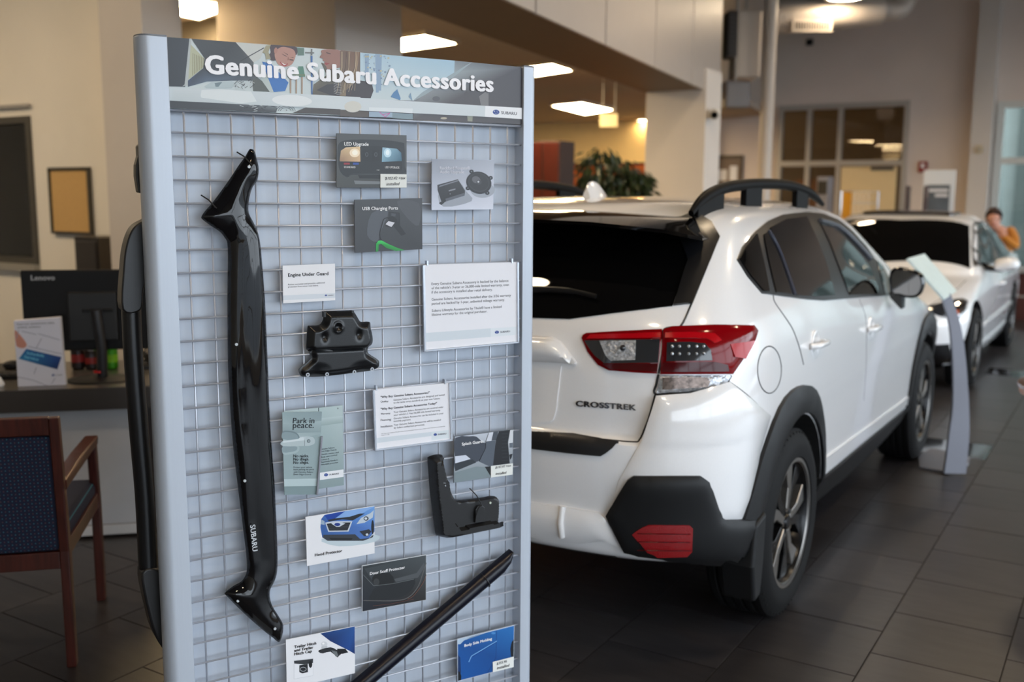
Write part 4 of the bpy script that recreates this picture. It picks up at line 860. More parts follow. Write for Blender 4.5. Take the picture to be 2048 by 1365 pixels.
def car_shell(rows, nlev=84, nr=22, ns=46, nf=22):
    """stack of rounded plan outlines (w, rear u, front u, half widths rear/mid/front, rear corner length + exponent, front corner length + exponent)"""
    R_ = np.array(rows, float); zs = np.concatenate([np.linspace(a, b, max(3, int(nlev * (b - a) / (R_[-1, 0] - R_[0, 0])) + 2), endpoint=False) for a, b in zip(R_[:-1, 0], R_[1:, 0])] + [[R_[-1, 0]]])
    cols = [pchip(R_[:, 0], R_[:, j], zs) for j in range(1, R_.shape[1])]
    out = []
    for i, z in enumerate(zs):
        ur, uf, hr, hm_, hf, Lr, er, Lf, ef = [c_[i] for c_ in cols]; half = []
        L = uf - ur; Lr = min(Lr, .45 * L); Lf = min(Lf, .5 * L); ua, ub = ur + Lr, uf - Lf
        for k in range(nr): g = PI / 2 * k / nr; half.append((hr * math.sin(g) ** (2 / er), ua - Lr * math.cos(g) ** (2 / er)))
        for k in range(ns + 1):
            t = k / ns; u = ua + (ub - ua) * t
            half.append(((hr * (1 - t) ** 2 + hm_ * 2 * t * (1 - t) * 1.0 + hf * t ** 2) if False else float(np.interp(t, [0, .5, 1], [0, 0, 0])) + hr * (1 - t) * (1 - 2 * t) + hm_ * 4 * t * (1 - t) + hf * t * (2 * t - 1), u))
        for k in range(nf - 1, -1, -1): g = PI / 2 * k / nf; half.append((hf * math.sin(g) ** (2 / ef), ub + Lf * math.cos(g) ** (2 / ef)))
        out.append([(v, u, z) for v, u in half] + [(-v, u, z) for v, u in half[-2:0:-1]])
    return out
class Car:
    def __init__(s, name, label, M, rows):
        s.root = thing(name, label, 'car', M); s.Mi = M.inverted(); s.M = M
        mb = MB(); mb.loft(car_shell(rows), True, True); me = mb.mesh('body'); b = bmesh.new(); b.from_mesh(me); bmesh.ops.triangulate(b, faces=[f for f in b.faces if len(f.verts) > 4]); bmesh.ops.recalc_face_normals(b, faces=b.faces); b.to_mesh(me)
        s.bvh = BVHTree.FromBMesh(b); b.free(); s.me = me
    def body(s, wells, m):
        o = bpy.data.objects.new('body', s.me); C.objects.link(o); s.me.materials.append(m); s.me.materials.append(under_m)
        for (u, r) in wells:
            for sx in (-1, 1):
                k = MB().cyl((sx * .50, u, .345), (sx * 1.3, u, .345), r, 48); k.box((min(sx * .5, sx * 1.3), u - r, -.2), (max(sx * .5, sx * 1.3), u + r, .345)) if False else None
                cme = k.mesh('c'); cme.materials.append(m); cme.materials.append(under_m)
                for p_ in cme.polygons: p_.material_index = 1
                bb = bmesh.new(); bb.from_mesh(cme); bmesh.ops.recalc_face_normals(bb, faces=bb.faces); bb.to_mesh(cme); bb.free()
                co = bpy.data.objects.new('c', cme); C.objects.link(co)
                md = o.modifiers.new('b', 'BOOLEAN'); md.object = co; md.operation = 'DIFFERENCE'; md.solver = 'EXACT'
                n_ = bpy.data.meshes.new_from_object(o.evaluated_get(bpy.context.evaluated_depsgraph_get())); o.modifiers.clear(); o.data = n_; bpy.data.objects.remove(co)
        o.data.shade_smooth(); o.data.set_sharp_from_angle(angle=math.radians(48)); o.parent = s.root; o.name = 'body'; s.obj = o
        for p_ in o.data.polygons:
            if p_.normal.z < -.85 and p_.center.z < .62: p_.material_index = 1
        return o
    def px2(s, p): k = s.bvh; s.bvh = s.bvh2; r_ = s.px(p); s.bvh = k; return r_
    def px(s, p, crop=FULL):
        r = ray(crop[0] + p[0] / crop[2], crop[1] + p[1] / crop[2]); o = s.Mi @ O; d = (s.Mi.to_3x3() @ r).normalized()
        h = s.bvh.ray_cast(o, d)
        if h[0] is None:
            best = None
            for t in np.linspace(1.5, 14, 60):
                q = s.bvh.find_nearest(o + d * t)
                if q[0] is not None and (best is None or q[3] < best[3]): best = q
            h = best
        n = h[1]
        return h[0], (n if n.dot(d) < 0 else -n)
    def side(s, p):
        h = s.bvh.ray_cast(Vector((3, p[0], p[1])), Vector((-1, 0, 0)))
        if h[0] is None: h = s.bvh.find_nearest(Vector((.9, p[0], p[1])))
        return h[0], h[1]
    def rear(s, p, sg_=1):
        h = s.bvh.ray_cast(Vector((p[0], -3 if sg_ > 0 else 9, p[1])), Vector((0, sg_, 0)))
        if h[0] is None: h = s.bvh.find_nearest(Vector((p[0], 0 if sg_ > 0 else 4.5, p[1])))
        return h[0], h[1]
    def front(s, p): return s.rear(p, -1)
    def top(s, p):
        h = s.bvh.ray_cast(Vector((p[0], p[1], 4)), Vector((0, 0, -1)))
        if h[0] is None: h = s.bvh.find_nearest(Vector((p[0], p[1], 1.5)))
        return h[0], h[1]
    def patch(s, name, outline, caster, m, h, off=.003, parent=None, mirror=True, k=0, crown=0., crown_r=.02, sink=.006, smooth=50):
        if k: outline = [tuple(q) for q in smooth_closed(outline, k)]
        V, F_, bd_ = fill(outline, h); top_, low = [], []
        for p_ in V:
            c_, n = caster(p_)
            if c_ is None: c_, n = Vector((0, 0, 0)), Vector((0, 0, 1))
            e = off
            if crown: d = edge_dist(p_, bd_); e += crown * (1 - math.exp(-d / crown_r))
            top_.append(c_ + n * e); low.append(c_ - n * sink)
        cnt = {(f[i], f[(i + 1) % 3]) for f in F_ for i in range(3)}; rim = [(a, b) for a, b in cnt if (b, a) not in cnt]; n_ = len(V)
        used = sorted({i for e in rim for i in e}); mp = {i: n_ + j for j, i in enumerate(used)}
        mb = MB(); mb.add(top_ + [low[i] for i in used], list(F_) + [(b, a, mp[a], mp[b]) for a, b in rim])
        o = mb.build(name, m, parent or s.root, smooth=smooth)
        if mirror:
            m2 = MB(); m2.v = [(-x, y, z) for x, y, z in mb.v]; m2.f = [tuple(reversed(f)) for f in mb.f]; m2.m = mb.m; m2.c = mb.c
            par = parent or s.root
            if mirror is not True: par = mirror
            o2 = m2.build(name, m, par, smooth=smooth); return o, o2
        return o
    def seam(s, name, pts, caster, m=None, r=.0022, off=.0, mirror=True, k=5, closed=False, parent=None):
        P = smooth_open(pts, k) if k and not closed else (smooth_closed(pts, k) if k else pts)
        W = []
        for p_ in P: c_, n = caster((p_[0], p_[1])); W.append(c_ + n * off)
        for sx in ((1, -1) if mirror else (1,)): MB().tube([(sx * q.x, q.y, q.z) for q in W], r, 6, closed=closed).build(name, m or seam_m, parent or s.root, smooth=60)
        return W
def sym(pts): return pts + [(-a, b) for a, b in pts[::-1] if abs(a) > 1e-4]
def make_wheel(root, x, y, r, wdt, spokes, right, rim_r=.235):
    s_ = 1 if right else -1
    w_ = bpy.data.objects.new('wheel', None); C.objects.link(w_); w_.parent = root; w_.location = (x, y, r); w_.rotation_euler = (0, s_ * PI / 2, 0)   # local z = outwards
    h = wdt / 2; pr = [(rim_r, h * .80), (rim_r + .012, h * .95), (rim_r + .05, h * 1.0), (r - .045, h * .97), (r - .016, h * .84)]
    tr = []
    for a in (.74, .40, .06, -.28, -.62):
        tr += [(r - .002, h * (a)), (r, h * (a - .02)), (r, h * (a - .22)), (r - .002, h * (a - .24)), (r - .010, h * (a - .26)), (r - .010, h * (a - .32))]
    pr += tr + [(r - .02, -h * .9), (r - .05, -h), (rim_r + .02, -h), (rim_r, -h * .85)]
    ty = MB().lathe(pr, 72, None, True).build('tyre', rubber, w_, smooth=35)
    bl = MB()
    for k in range(56):
        g = 2 * PI * k / 56; M_ = Matrix.Rotation(g, 4, 'Z'); bl.box((r - .03, -.0016, h * .70), (r - .0105, .0016, h * .855), M_)
    o_ = bl.build('tread_sipes', under_m, ty, fix=False); o_['kind'] = 'stuff'
    MB().lathe([(rim_r + .008, h * .86), (rim_r + .010, h * .90), (rim_r - .006, h * .90), (rim_r - .022, h * .72), (rim_r - .03, 0), (rim_r - .03, -h * .8), (rim_r, -h * .85)], 64).build('rim', dark_alloy, w_, smooth=40)
    MB().lathe([(rim_r + .010, h * .905), (rim_r - .005, h * .905), (rim_r - .010, h * .86), (rim_r + .008, h * .86)], 64, None, True).build('rim_lip', silver_alloy, w_, smooth=40)
    MB().lathe([(.001, -h * .1), (.16, -h * .1), (.16, -h * .25), (.001, -h * .25)], 32).build('brake_disc', mat('brake_disc', srgb(120, 118, 116), .4, metal=.9), w_, smooth=40)
    MB().lathe([(.001, -h * .4), (rim_r - .02, -h * .4), (rim_r - .02, -h * .45), (.001, -h * .45)], 32).build('wheel_back', under_m, w_)
    zo = h * .78
    for k in range(5):
        a0 = 2 * PI * k / 5 + .3
        for sd in (-1, 1):
            def pt(rr, da): return (rr * math.cos(a0 + da), rr * math.sin(a0 + da))
            q = [pt(.035, sd * -.05), pt(.055, sd * .55), pt(.13, sd * .33), pt(rim_r - .004, sd * .50), pt(rim_r - .004, sd * .14), pt(.12, sd * .03)]
            if sd < 0: q = q[::-1]
            sp_ = MB().prism(q, zo - .034, zo - (.004 if sd > 0 else .007), 'xy').build('spoke', dark_alloy if sd < 0 else silver_alloy, w_, bevel=.003)
            if sd > 0:
                q2 = [pt(.13, .03), pt(rim_r - .004, .22), pt(rim_r - .004, -.20), pt(.13, -.06)]
        g = a0 + PI / 5; MB().cyl((.05 * math.cos(g), .05 * math.sin(g), zo - .03), (.05 * math.cos(g), .05 * math.sin(g), zo - .002), .009, 8).build('lug_nut', chrome, w_)
    MB().lathe([(.001, zo + .004), (.026, zo + .002), (.032, zo - .006), (.04, zo - .03), (.001, zo - .03)], 24).build('hub_cap', dark_alloy, w_, smooth=40)
    return w_
# ------------------------------------------------------------------ the near car
def build_near_car():
    rows = [(.20, .85, 4.05, .72, .76, .72, .5, 3, .7, 2.6), (.30, .70, 4.30, .80, .83, .80, .5, 3.2, .75, 2.6), (.385, .52, 4.41, .85, .86, .85, .5, 3.6, .8, 2.6), (.40, .10, 4.42, .862, .864, .85, .46, 3.4, .8, 2.6),
            (.45, .035, 4.44, .873, .867, .86, .50, 3.3, .8, 2.6), (.60, .012, 4.46, .885, .87, .865, .52, 3.3, .8, 2.6), (.72, .0, 4.465, .89, .872, .87, .52, 3.3, .8, 2.6), (.795, .004, 4.45, .892, .874, .87, .52, 3.3, .8, 2.6), (.815, .045, 4.43, .892, .874, .868, .50, 3.3, .8, 2.6),
            (.90, .055, 4.30, .888, .874, .86, .50, 3.4, .8, 2.6), (.97, .062, 4.08, .882, .872, .845, .50, 3.4, .8, 2.6), (1.03, .072, 3.78, .876, .866, .83, .50, 3.4, .75, 2.6), (1.08, .084, 3.50, .868, .858, .815, .50, 3.4, .7, 2.6),
            (1.14, .102, 3.40, .852, .842, .79, .50, 3.4, .6, 2.8), (1.20, .14, 3.30, .826, .816, .755, .50, 3.4, .5, 3), (1.28, .215, 3.15, .790, .775, .715, .48, 3.4, .5, 3), (1.36, .305, 2.99, .752, .735, .68, .46, 3.4, .5, 3), (1.43, .39, 2.82, .712, .695, .65, .45, 3.4, .5, 3),
            (1.485, .47, 2.62, .665, .650, .615, .45, 3.0, .5, 2.8), (1.52, .58, 2.36, .595, .585, .56, .5, 2.8, .5, 2.6), (1.542, .80, 2.05, .47, .465, .45, .5, 2.6, .5, 2.4), (1.553, 1.15, 1.75, .24, .24, .23, .3, 2.4, .3, 2.4)]
    car = Car('crossover_car', 'near white crossover with black wheel-arch cladding, seen from behind', T(-1.884, 2.652, 0), rows)
    rows2 = [tuple([r[0], {.815: .006, .90: .016, .97: .034, 1.03: .056}.get(r[0], r[1])] + list(r[2:])) for r in rows]
    mb2 = MB(); mb2.loft(car_shell(rows2), True, False); car.bvh2 = BVHTree.FromPolygons([Vector(q) for q in mb2.v], mb2.f)
    UA, UB, WR = .93, 3.60, .352
    car.body([(UA, .415), (UB, .415)], paint)
    return car, UA, UB, WR
car1, UA, UB, WR = build_near_car()
for u in (UA, UB):
    for sx in (-1, 1): make_wheel(car1.root, sx * .775, u, WR, .225, 5, sx > 0)
k1 = (1060, 340, 3.792); k2 = (1060, 620, 3.792); k3 = (1060, 900, 2.936); k4 = (1460, 400, 4.55); k5 = (1400, 340, 2.9676); k6 = (1420, 700, 2.438)
def detail_near_car(c):
    R0 = c.root; loc = lambda P: c.Mi @ P
    def pc(crop): return lambda p: c.px(p, crop)
    def vw(pts, crop): return [((q := c.px(p, crop)[0]).x, q.z) for p in pts]
    # --- rear window, spoiler, side fins
    g = vw([(1139, 639), (1245, 625), (1345, 613), (1368, 545), (1374, 522), (1358, 470), (1326, 456), (1180, 440)], FULL)
    rw = c.patch('rear_window', sym([(0, g[0][1] - .012)] + g + [(0, g[-1][1] + .01)]), c.rear, dark_glass, .06, .004, mirror=False)
    tp = [c.px(p)[0] for p in ((1100, 423), (1165, 424), (1271, 431), (1350, 437), (1385, 434))]
    tr = [loc(at_y(p[0], p[1], 2.652 + u)) for p, u in (((1100, 440), .20), ((1181, 444), .205), ((1326, 459), .24), ((1375, 469), .285), ((1404, 474), .36))]
    tp = [Vector((0, tp[0].y - .012, tp[0].z + .004))] + tp; tr = [Vector((0, tr[0].y - .006, tr[0].z + .004))] + tr
    rows = []
    for a, b in zip(tp, tr):
        n = Vector((0, 0, .006)); m_ = a.lerp(b, .5) + Vector((0, 0, .012)); und = Vector((b.x * .985, b.y + .10, b.z - .012))
        rows.append([tuple(a - Vector((0, -.02, .02))), tuple(a + n), tuple(a.lerp(b, .25) + Vector((0, 0, .012))), tuple(m_), tuple(a.lerp(b, .8) + Vector((0, 0, .008))), tuple(b), tuple(b - Vector((0, -.006, .012))), tuple(und)])
    rows = [[(-x, y, z) for x, y, z in r] for r in rows[:0:-1]] + rows
    MB().loft(rows, False, True).build('spoiler', gloss_blk, R0, smooth=40)
    c.patch('spoiler_fin', [(1358, 474), (1374, 522), (1346, 612), (1382, 608), (1410, 545), (1437, 477), (1421, 447), (1398, 433), (1376, 432), (1356, 440)], pc(FULL), blk_s, 8, .010)
    MB().cbox((0, .235, g[-1][1] + .0), (.34, .02, .014)).build('stop_lamp', red_dark, R0, bevel=.003)
    # --- tail lamps
    for nm, pts in (('tail_lamp_inner', [(395, 215), (405, 192), (430, 178), (700, 163), (1000, 150), (1003, 175), (985, 330), (965, 485), (800, 477), (600, 460), (520, 420), (440, 320)]), ('tail_lamp_outer', [(1012, 152), (1080, 130), (1400, 118), (1690, 120), (1720, 160), (1700, 230), (1640, 330), (1530, 488), (987, 490), (1005, 200)])):
        a, b = c.patch(nm, pts, pc(k2), red_lens, 26, .006, crown=.012, crown_r=60)
        ins = [('lamp_reflector', [(425, 238), (985, 232), (972, 405), (575, 408), (500, 350)], smoke_lens, .019), ('reverse_lens', [(540, 242), (812, 240), (806, 385), (625, 392), (585, 350)], clear_lens, .021), ('lamp_band', [(470, 195), (990, 182), (990, 220), (440, 226)], mat('bright_red_lens', srgb(172, 9, 20), .12, spec=.3), .019)] if nm == 'tail_lamp_inner' else \
              [('lamp_reflector', [(1035, 255), (1200, 252), (1310, 262), (1350, 310), (1360, 388), (1030, 395)], smoke_lens, .019), ('side_facet', [(1490, 268), (1672, 240), (1600, 375), (1525, 362)], MATS['bright_red_lens'], .019), ('lamp_band', [(1020, 185), (1200, 180), (1380, 190), (1430, 240), (1380, 260), (1320, 225), (1020, 222)], MATS['bright_red_lens'], .019), ('lower_band', [(1010, 405), (1380, 400), (1470, 420), (1480, 470), (1000, 475)], red_dark, .019)]
        if nm == 'tail_lamp_inner': ins.append(('lower_band', [(560, 412), (970, 412), (962, 470), (620, 452)], red_dark, .019))
        for n2, q, m_, of in ins: c.patch(n2, q, pc(k2), m_, 26, of, parent=a, mirror=b)
        if nm == 'tail_lamp_inner':
            w_ = [c.px(p_, k2) for p_ in ((725, 298),)]
            for n_, (q, n) in enumerate(w_):
                for par, sx in ((a, 1), (b, -1)): MB().ball((sx * q.x + 0, q.y + n.y * .022, q.z + n.z * .022), .010, 12, 8).build('bulb', smoke_lens, par, smooth=90)
            for x_ in (840, 880, 920, 960): pass
        else:
            for row in (285, 340):
                for x_ in (1075, 1125, 1190, 1250, 1300):
                    q, n = c.px((x_, row), k2)
                    for par, sx in ((a, 1), (b, -1)): MB().ball((sx * (q.x + n.x * .019), q.y + n.y * .019, q.z + n.z * .019), .0055, 8, 6).build('led', clear_lens, par, smooth=90)
    a, b = c.patch('turn_lamp', [(985, 497), (1522, 497), (1490, 545), (1455, 575), (1390, 604), (1160, 622), (958, 634)], pc(k2), clear_lens, 26, .006, crown=.008, crown_r=40)
    c.patch('amber_bulb', [(1005, 515), (1330, 512), (1350, 545), (1335, 585), (1005, 605)], pc(k2), mat('amber_chrome', srgb(96, 84, 78), .2, metal=.7, noise=.5, nscale=90), 30, .015, parent=a, mirror=b)
    c.seam('lamp_gasket', [(1522, 500), (1490, 550), (1455, 582), (1390, 610), (1160, 628), (955, 640), (960, 560), (975, 490)], pc(k2), trim_blk, .004, .002)
    # --- tailgate furniture
    c.patch('tailgate_handle_bar', sym([(0, vw([(42, 200)], k2)[0][1] + .004)] + vw([(42, 200), (180, 210), (235, 240), (300, 325), (355, 400), (348, 414), (200, 402), (42, 396)], k2) + [(0, vw([(42, 396)], k2)[0][1] - .002)]), c.rear, paint, .016, .014, mirror=False, crown=.034, crown_r=.014)
    c.patch('plate_panel', sym([(0, vw([(42, 420)], k2)[0][1])] + vw([(42, 420), (240, 430), (215, 640), (200, 770), (180, 835), (150, 852), (42, 855)], k2) + [(0, vw([(42, 855)], k2)[0][1] - .002)]), c.rear, paint, .05, .005, mirror=False)
    st_ = vw([(42, 940), (330, 955), (672, 1012), (625, 1050), (580, 1085), (540, 1108), (300, 1085), (42, 1055)], k2)
    c.patch('bumper_step_pad', sym([(0, st_[0][1] - .004)] + st_ + [(0, st_[-1][1])]), c.rear, blk, .011, .010, mirror=False)
    gap = [(60, 928), (500, 978), (780, 1003), (830, 985), (870, 900), (905, 800), (950, 640)]
    c.seam('tailgate_seam', gap, pc(k2), trim_blk, .0028)
    c.seam('tailgate_seam', [(975, 485), (1006, 300), (1010, 160), (1075, 132), (1145, 122), (1215, -22), (1300, -230), (1430, -560)], pc(k2), trim_blk, .0035, k=4)
    v, f, wd_ = text_mesh('CROSSTREK', .035); a, b = c.px((350, 730), k2)[0], c.px((806, 762), k2)[0]
    tl = MB(); vv = []
    for lay in (0, 1):
        for (x, y), z_ in zip(v, _tz[('CROSSTREK', .035)]):
            q = (350 + (806 - 350) * x / wd_, 730 + 32 * x / wd_ - y * 456 / wd_ * .80 * .92); h, n = c.px(q, k2); vv.append(h + n * ((.001 + .004 * (1 - lay)) + z_))
    nv = len(v); cnt = {(f_[i], f_[(i + 1) % len(f_)]) for f_ in f for i in range(len(f_))}
    tl.add(vv, list(f) + [(b_, a_, a_ + nv, b_ + nv) for a_, b_ in cnt if (b_, a_) not in cnt]); tl.build('model_lettering', mat('dark_chrome', srgb(96, 98, 104), .18, metal=1.), R0)
    # --- bumper cladding, reflector, lip
    c.patch('bumper_corner', [(1313, 792), (1380, 787), (1440, 770), (1458, 764), (1500, 797), (1540, 832), (1520, 900), (1500, 1000), (1480, 1042), (1300, 1060), (1216, 1036), (1238, 962), (1283, 882)], c.px2, paint, 9, .004, crown=.014, crown_r=14)
    cl_ = [(455, 372), (515, 265), (575, 168), (612, 144), (800, 142), (985, 142), (1030, 175), (1065, 280), (1100, 385), (1130, 405), (1290, 405), (1300, 440), (1250, 560), (1205, 640), (1000, 640), (830, 626), (640, 600), (560, 580), (500, 470)]
    a, b = c.patch('bumper_cladding', cl_, pc(k3), clad, 24, .026, crown=.014, crown_r=26)
    c.patch('reflector', [(608, 465), (660, 425), (700, 410), (915, 412), (925, 430), (922, 560), (900, 585), (745, 588), (690, 560)], pc(k3), mat('red_reflector', srgb(140, 14, 20), .15, bump=.3, bscale=400), 26, .044, parent=a, mirror=b)
    for y_ in (455, 500, 545): c.seam('reflector_groove', [(640, y_), (780, y_ + 2), (915, y_ + 4)], pc(k3), red_dark, .0012, .0485, parent=a, mirror=False)
    lip = vw([(30, 308), (200, 330), (405, 365), (440, 395), (500, 480), (560, 580), (545, 592), (500, 552), (420, 530), (300, 545), (30, 515)], k3)
    c.patch('lower_lip', sym([(0, lip[0][1])] + lip + [(0, lip[-1][1] + .0)]), c.rear, paint, .035, .010, mirror=False, crown=.016, crown_r=.012)
    for x_ in (205,):
        q, n = c.px((x_, 415), k3)
        for sx in (1, -1): MB().tube([(sx * q.x, q.y - .018, q.z + .05), (sx * q.x, q.y - .030, q.z), (sx * q.x, q.y - .018, q.z - .05)], .010, 8).build('lip_rib', paint, R0, smooth=60)
    # --- arch flares, sill, mud flaps
    def flare(u0, sgn, nm='wheel_arch_flare'):
        o_ = [(-.62, .02), (-.585, .13), (-.46, .35), (-.28, .49), (-.05, .525), (.18, .475), (.34, .33), (.43, .12), (.44, -.05)]
        arc = [(.415 * math.cos(t), .415 * math.sin(t)) for t in np.linspace(-.12, PI + .1, 22)]
        pts = [(u0 + sgn * a_, WR + b_) for a_, b_ in smooth_open(o_, 3)] + [(u0 + sgn * a_, WR + b_) for a_, b_ in arc]
        return c.patch(nm, pts, c.side, clad, .05, .014, crown=.012, crown_r=.02, sink=.03)
    flare(UA, 1); flare(UB, -1)
    c.patch('sill_cladding', [(UA + .40, .26), (UB - .40, .26), (UB - .39, .385), (2.2, .405), (UA + .40, .42)], c.side, clad, .09, .014, sink=.02)
    c.patch('sill_molding', [(UA + .45, .445), (2.2, .425), (UB - .42, .405), (UB - .42, .45), (2.2, .475), (UA + .46, .50)], c.side, paint, .09, .008, crown=.012, crown_r=.015)
    for sx in (1, -1):
        MB().prism([(UA - .53, .50), (UA - .43, .52), (UA - .44, .36), (UA - .46, .24), (UA - .52, .23), (UA - .55, .36)], sx * .80, sx * .915, 'yz').build('mud_flap', clad, R0, bevel=.012, seg=3)
        MB().box((min(sx * .1, sx * .6), .9, .18), (max(sx * .1, sx * .6), 3.9, .30)).build('underbody', under_m, R0)
    # --- windows
    sur = [(60, 545), (108, 430), (228, 288), (340, 198), (480, 138), (690, 114), (850, 130), (990, 185), (1100, 275), (1230, 415), (1350, 590), (1455, 720), (1462, 870), (1100, 897), (850, 917), (700, 907), (500, 882), (288, 852), (158, 702)]
    a, b = c.patch('window_surround', sur, pc(k4), trim_blk, 40, .004)
    for nm, q in (('quarter_glass', [(76, 545), (130, 440), (222, 318), (238, 320), (270, 470), (305, 620), (345, 838), (290, 832), (172, 690)]), ('vent_glass', [(292, 322), (328, 300), (400, 450), (460, 600), (545, 862), (408, 846), (370, 690), (335, 540)]), ('rear_door_glass', [(352, 262), (500, 185), (690, 160), (770, 345), (860, 575), (945, 872), (760, 884), (592, 872), (520, 640), (430, 430)]), ('front_door_glass', [(812, 225), (900, 245), (1020, 340), (1180, 510), (1275, 640), (1335, 790), (1335, 860), (1075, 868), (1010, 690), (900, 400)]), ('sail_glass', [(1330, 560), (1380, 610), (1440, 720), (1450, 855), (1400, 858), (1360, 700)])):
        c.patch(nm, q, pc(k4), dark_glass, 36, .008, parent=a, mirror=b)
    c.seam('window_strip', [(340, 290), (420, 440), (490, 620), (575, 868)], pc(k4), mat('blue_grey_strip', srgb(60, 66, 84), .3), .007, .008, mirror=False, parent=a)
    c.seam('rain_guard', [(800, 200), (960, 250), (1100, 370), (1260, 545)], pc(k4), mat('grey_visor', srgb(90, 92, 98), .2), .012, .012, mirror=False, parent=a)
    # --- doors, fuel flap, handles
    c.seam('door_seam', [(392, 868), (405, 930), (480, 1040), (560, 1160), (610, 1280), (640, 1380), (668, 1500)], pc(k4), None, .0022)
    c.seam('door_seam', [(1175, 905), (1235, 1080), (1240, 1365), (1235, 1560), (1215, 1830)], pc(k4), None, .0012)
    c.seam('fuel_flap_seam', ell(1815, 455, 90, 178, 30), pc(k2), None, .0022, k=2, closed=True)
    c.seam('bumper_seam', [(1505, 540), (1640, 640), (1800, 790)], pc(k2), None, .002)
    for (x_, y_, s1) in ((686, 1040, 1.), (1016, 945, .72)):
        rec = ell(x_ - 2, y_ + 2, 54 * s1, 74 * s1, 24)
        q, n = c.px((x_, y_), k5)
        for sx in (1, -1):
            bs = MB().lathe([(.001, .0), (.045, .001), (.052, .003), (.056, .001), (.058, -.01)], 24, Matrix.Translation((sx * (q.x + .001), q.y, q.z)) @ Matrix.Rotation(sx * PI / 2, 4, 'Y')).build('handle_cup', paint, R0, smooth=50)
            MB().tube(smooth_open([(sx * (q.x + .004), q.y - .085, q.z + .004), (sx * (q.x + .026), q.y - .06, q.z + .006), (sx * (q.x + .030), q.y, q.z + .006), (sx * (q.x + .026), q.y + .07, q.z + .003), (sx * (q.x + .004), q.y + .10, q.z)], 4), .012, 10).build('door_handle', paint, bs, smooth=60)
    # --- mirror
    ym = 5.15
    ml = lambda p: (lambda q: (q.x, q.z))(loc(at_y(k4[0] + p[0] / k4[2], k4[1] + p[1] / k4[2], ym)))
    out = [ml(p) for p in ((1448, 700), (1465, 640), (1500, 618), (1580, 622), (1680, 650), (1738, 690), (1757, 770), (1735, 850), (1685, 890), (1600, 892), (1530, 872), (1460, 855))]
    out = [tuple(q) for q in smooth_closed(out, 4)]; cx = sum(q[0] for q in out) / len(out); cz = sum(q[1] for q in out) / len(out); u0 = ym - 2.652
    gl = [(cx + (a_ - cx) * .86, cz + (b_ - cz) * .84) for a_, b_ in out]
    for sx in (1, -1):
        sc2 = lambda s_: [(cx + (a_ - cx) * s_, cz + (b_ - cz) * s_) for a_, b_ in out]
        rws = [[(sx * a_, u0 + d_, b_) for a_, b_ in sc2(s_)] for s_, d_ in ((.88, .012), (.93, .0), (1.0, .006), (1.0, .05), (.93, .10), (.72, .145), (.35, .165))]
        mo_ = MB().loft(rws, True, True).build('mirror_housing', gloss_blk, R0, smooth=50)
        MB().add([(sx * a_, u0 + .009, b_) for a_, b_ in gl], [tuple(range(len(gl)))]).build('mirror_glass', mat('mirror_glass', srgb(150, 150, 152), .03, metal=1.), mo_)
        sk = [ml(p) for p in ((1440, 840), (1560, 880), (1556, 1000), (1535, 998), (1440, 895))]
        MB().prism(sk if sx > 0 else [(-a_, b_) for a_, b_ in sk], u0 + .03, u0 + .10, 'xz').build('mirror_foot', gloss_blk, mo_, bevel=.008)
    # --- roof rails, aerial, wiper
    xr_ = -1.884 + .595
    rp = [loc(at_x(a_, b_, xr_)) for a_, b_ in ((1382, 427), (1400, 404), (1425, 386), (1450, 376), (1478, 371), (1520, 368), (1560, 369), (1590, 374), (1612, 382), (1630, 394), (1645, 409))]
    rp = smooth_open([tuple(q) for q in rp], 4)
    for sx in (1, -1):
        rl = MB().tube([(sx * q.x, q.y, q.z) for q in rp], [.012 + .010 * min(1, i / 6) if i < len(rp) - 6 else .012 + .010 * (len(rp) - 1 - i) / 6 for i in range(len(rp))], 12, flat=.8).build('roof_rail', mat('satin_black_rail', srgb(14, 13, 13), .5, spec=.06), R0, smooth=60)
        for ia, ib in ((2, 11), (17, 20), (28, 32)):
            tp_ = rp[ia:ib + 1]; lw = []
            for q in tp_: h_ = c.top((q.x, q.y))[0]; lw.append(Vector((q.x, q.y, (h_.z if h_ else q.z - .05) - .01)))
            pts = [(q.y, q.z) for q in tp_] + [(q.y, q.z) for q in lw[::-1]]
            if ia == 2: pts = [(q.y, q.z) for q in tp_] + [(tp_[-1].y, lw[-1].z), (lw[0].y, lw[0].z)]
            MB().prism(pts, sx * tp_[0].x - .012, sx * tp_[0].x + .012, 'yz').build('rail_foot', MATS['satin_black_rail'], rl, bevel=.003)
    an = loc(at_x(1192, 402, -1.884 + .0)); hz_ = c.top((0, an.y))[0].z
    rws = []
    for t in np.linspace(0, 1, 9):
        y_ = an.y - .085 + .17 * t; hgt = .062 * (1 - ((t - .22) / .80) ** 2 if t > .22 else (1 - ((.22 - t) / .30) ** 2)); hgt = max(.004, hgt); wd2 = .036 * (1 - (2 * t - .9) ** 2 * .55)
        rws.append([(-wd2, y_, hz_ - .012), (-wd2 * .6, y_, hz_ + hgt * .55), (-wd2 * .16, y_, hz_ + hgt), (wd2 * .16, y_, hz_ + hgt), (wd2 * .6, y_, hz_ + hgt * .55), (wd2, y_, hz_ - .012)])
    MB().loft(rws, True, True).build('aerial_fin', paint, R0, smooth=40)
    wp = [c.px(p) for p in ((1080, 586), (1130, 588), (1160, 592), (1195, 600))]
    P_ = [q + n * .018 for q, n in wp]; P_ = [Vector((-.02, P_[0].y - .01, P_[0].z - .02))] + P_
    MB().tube([tuple(q) for q in smooth_open(P_, 4)], [.012] * 5 + [.010] * 6 + [.008] * 6, 8, flat=.6).build('rear_wiper', blk_s, R0, smooth=60)
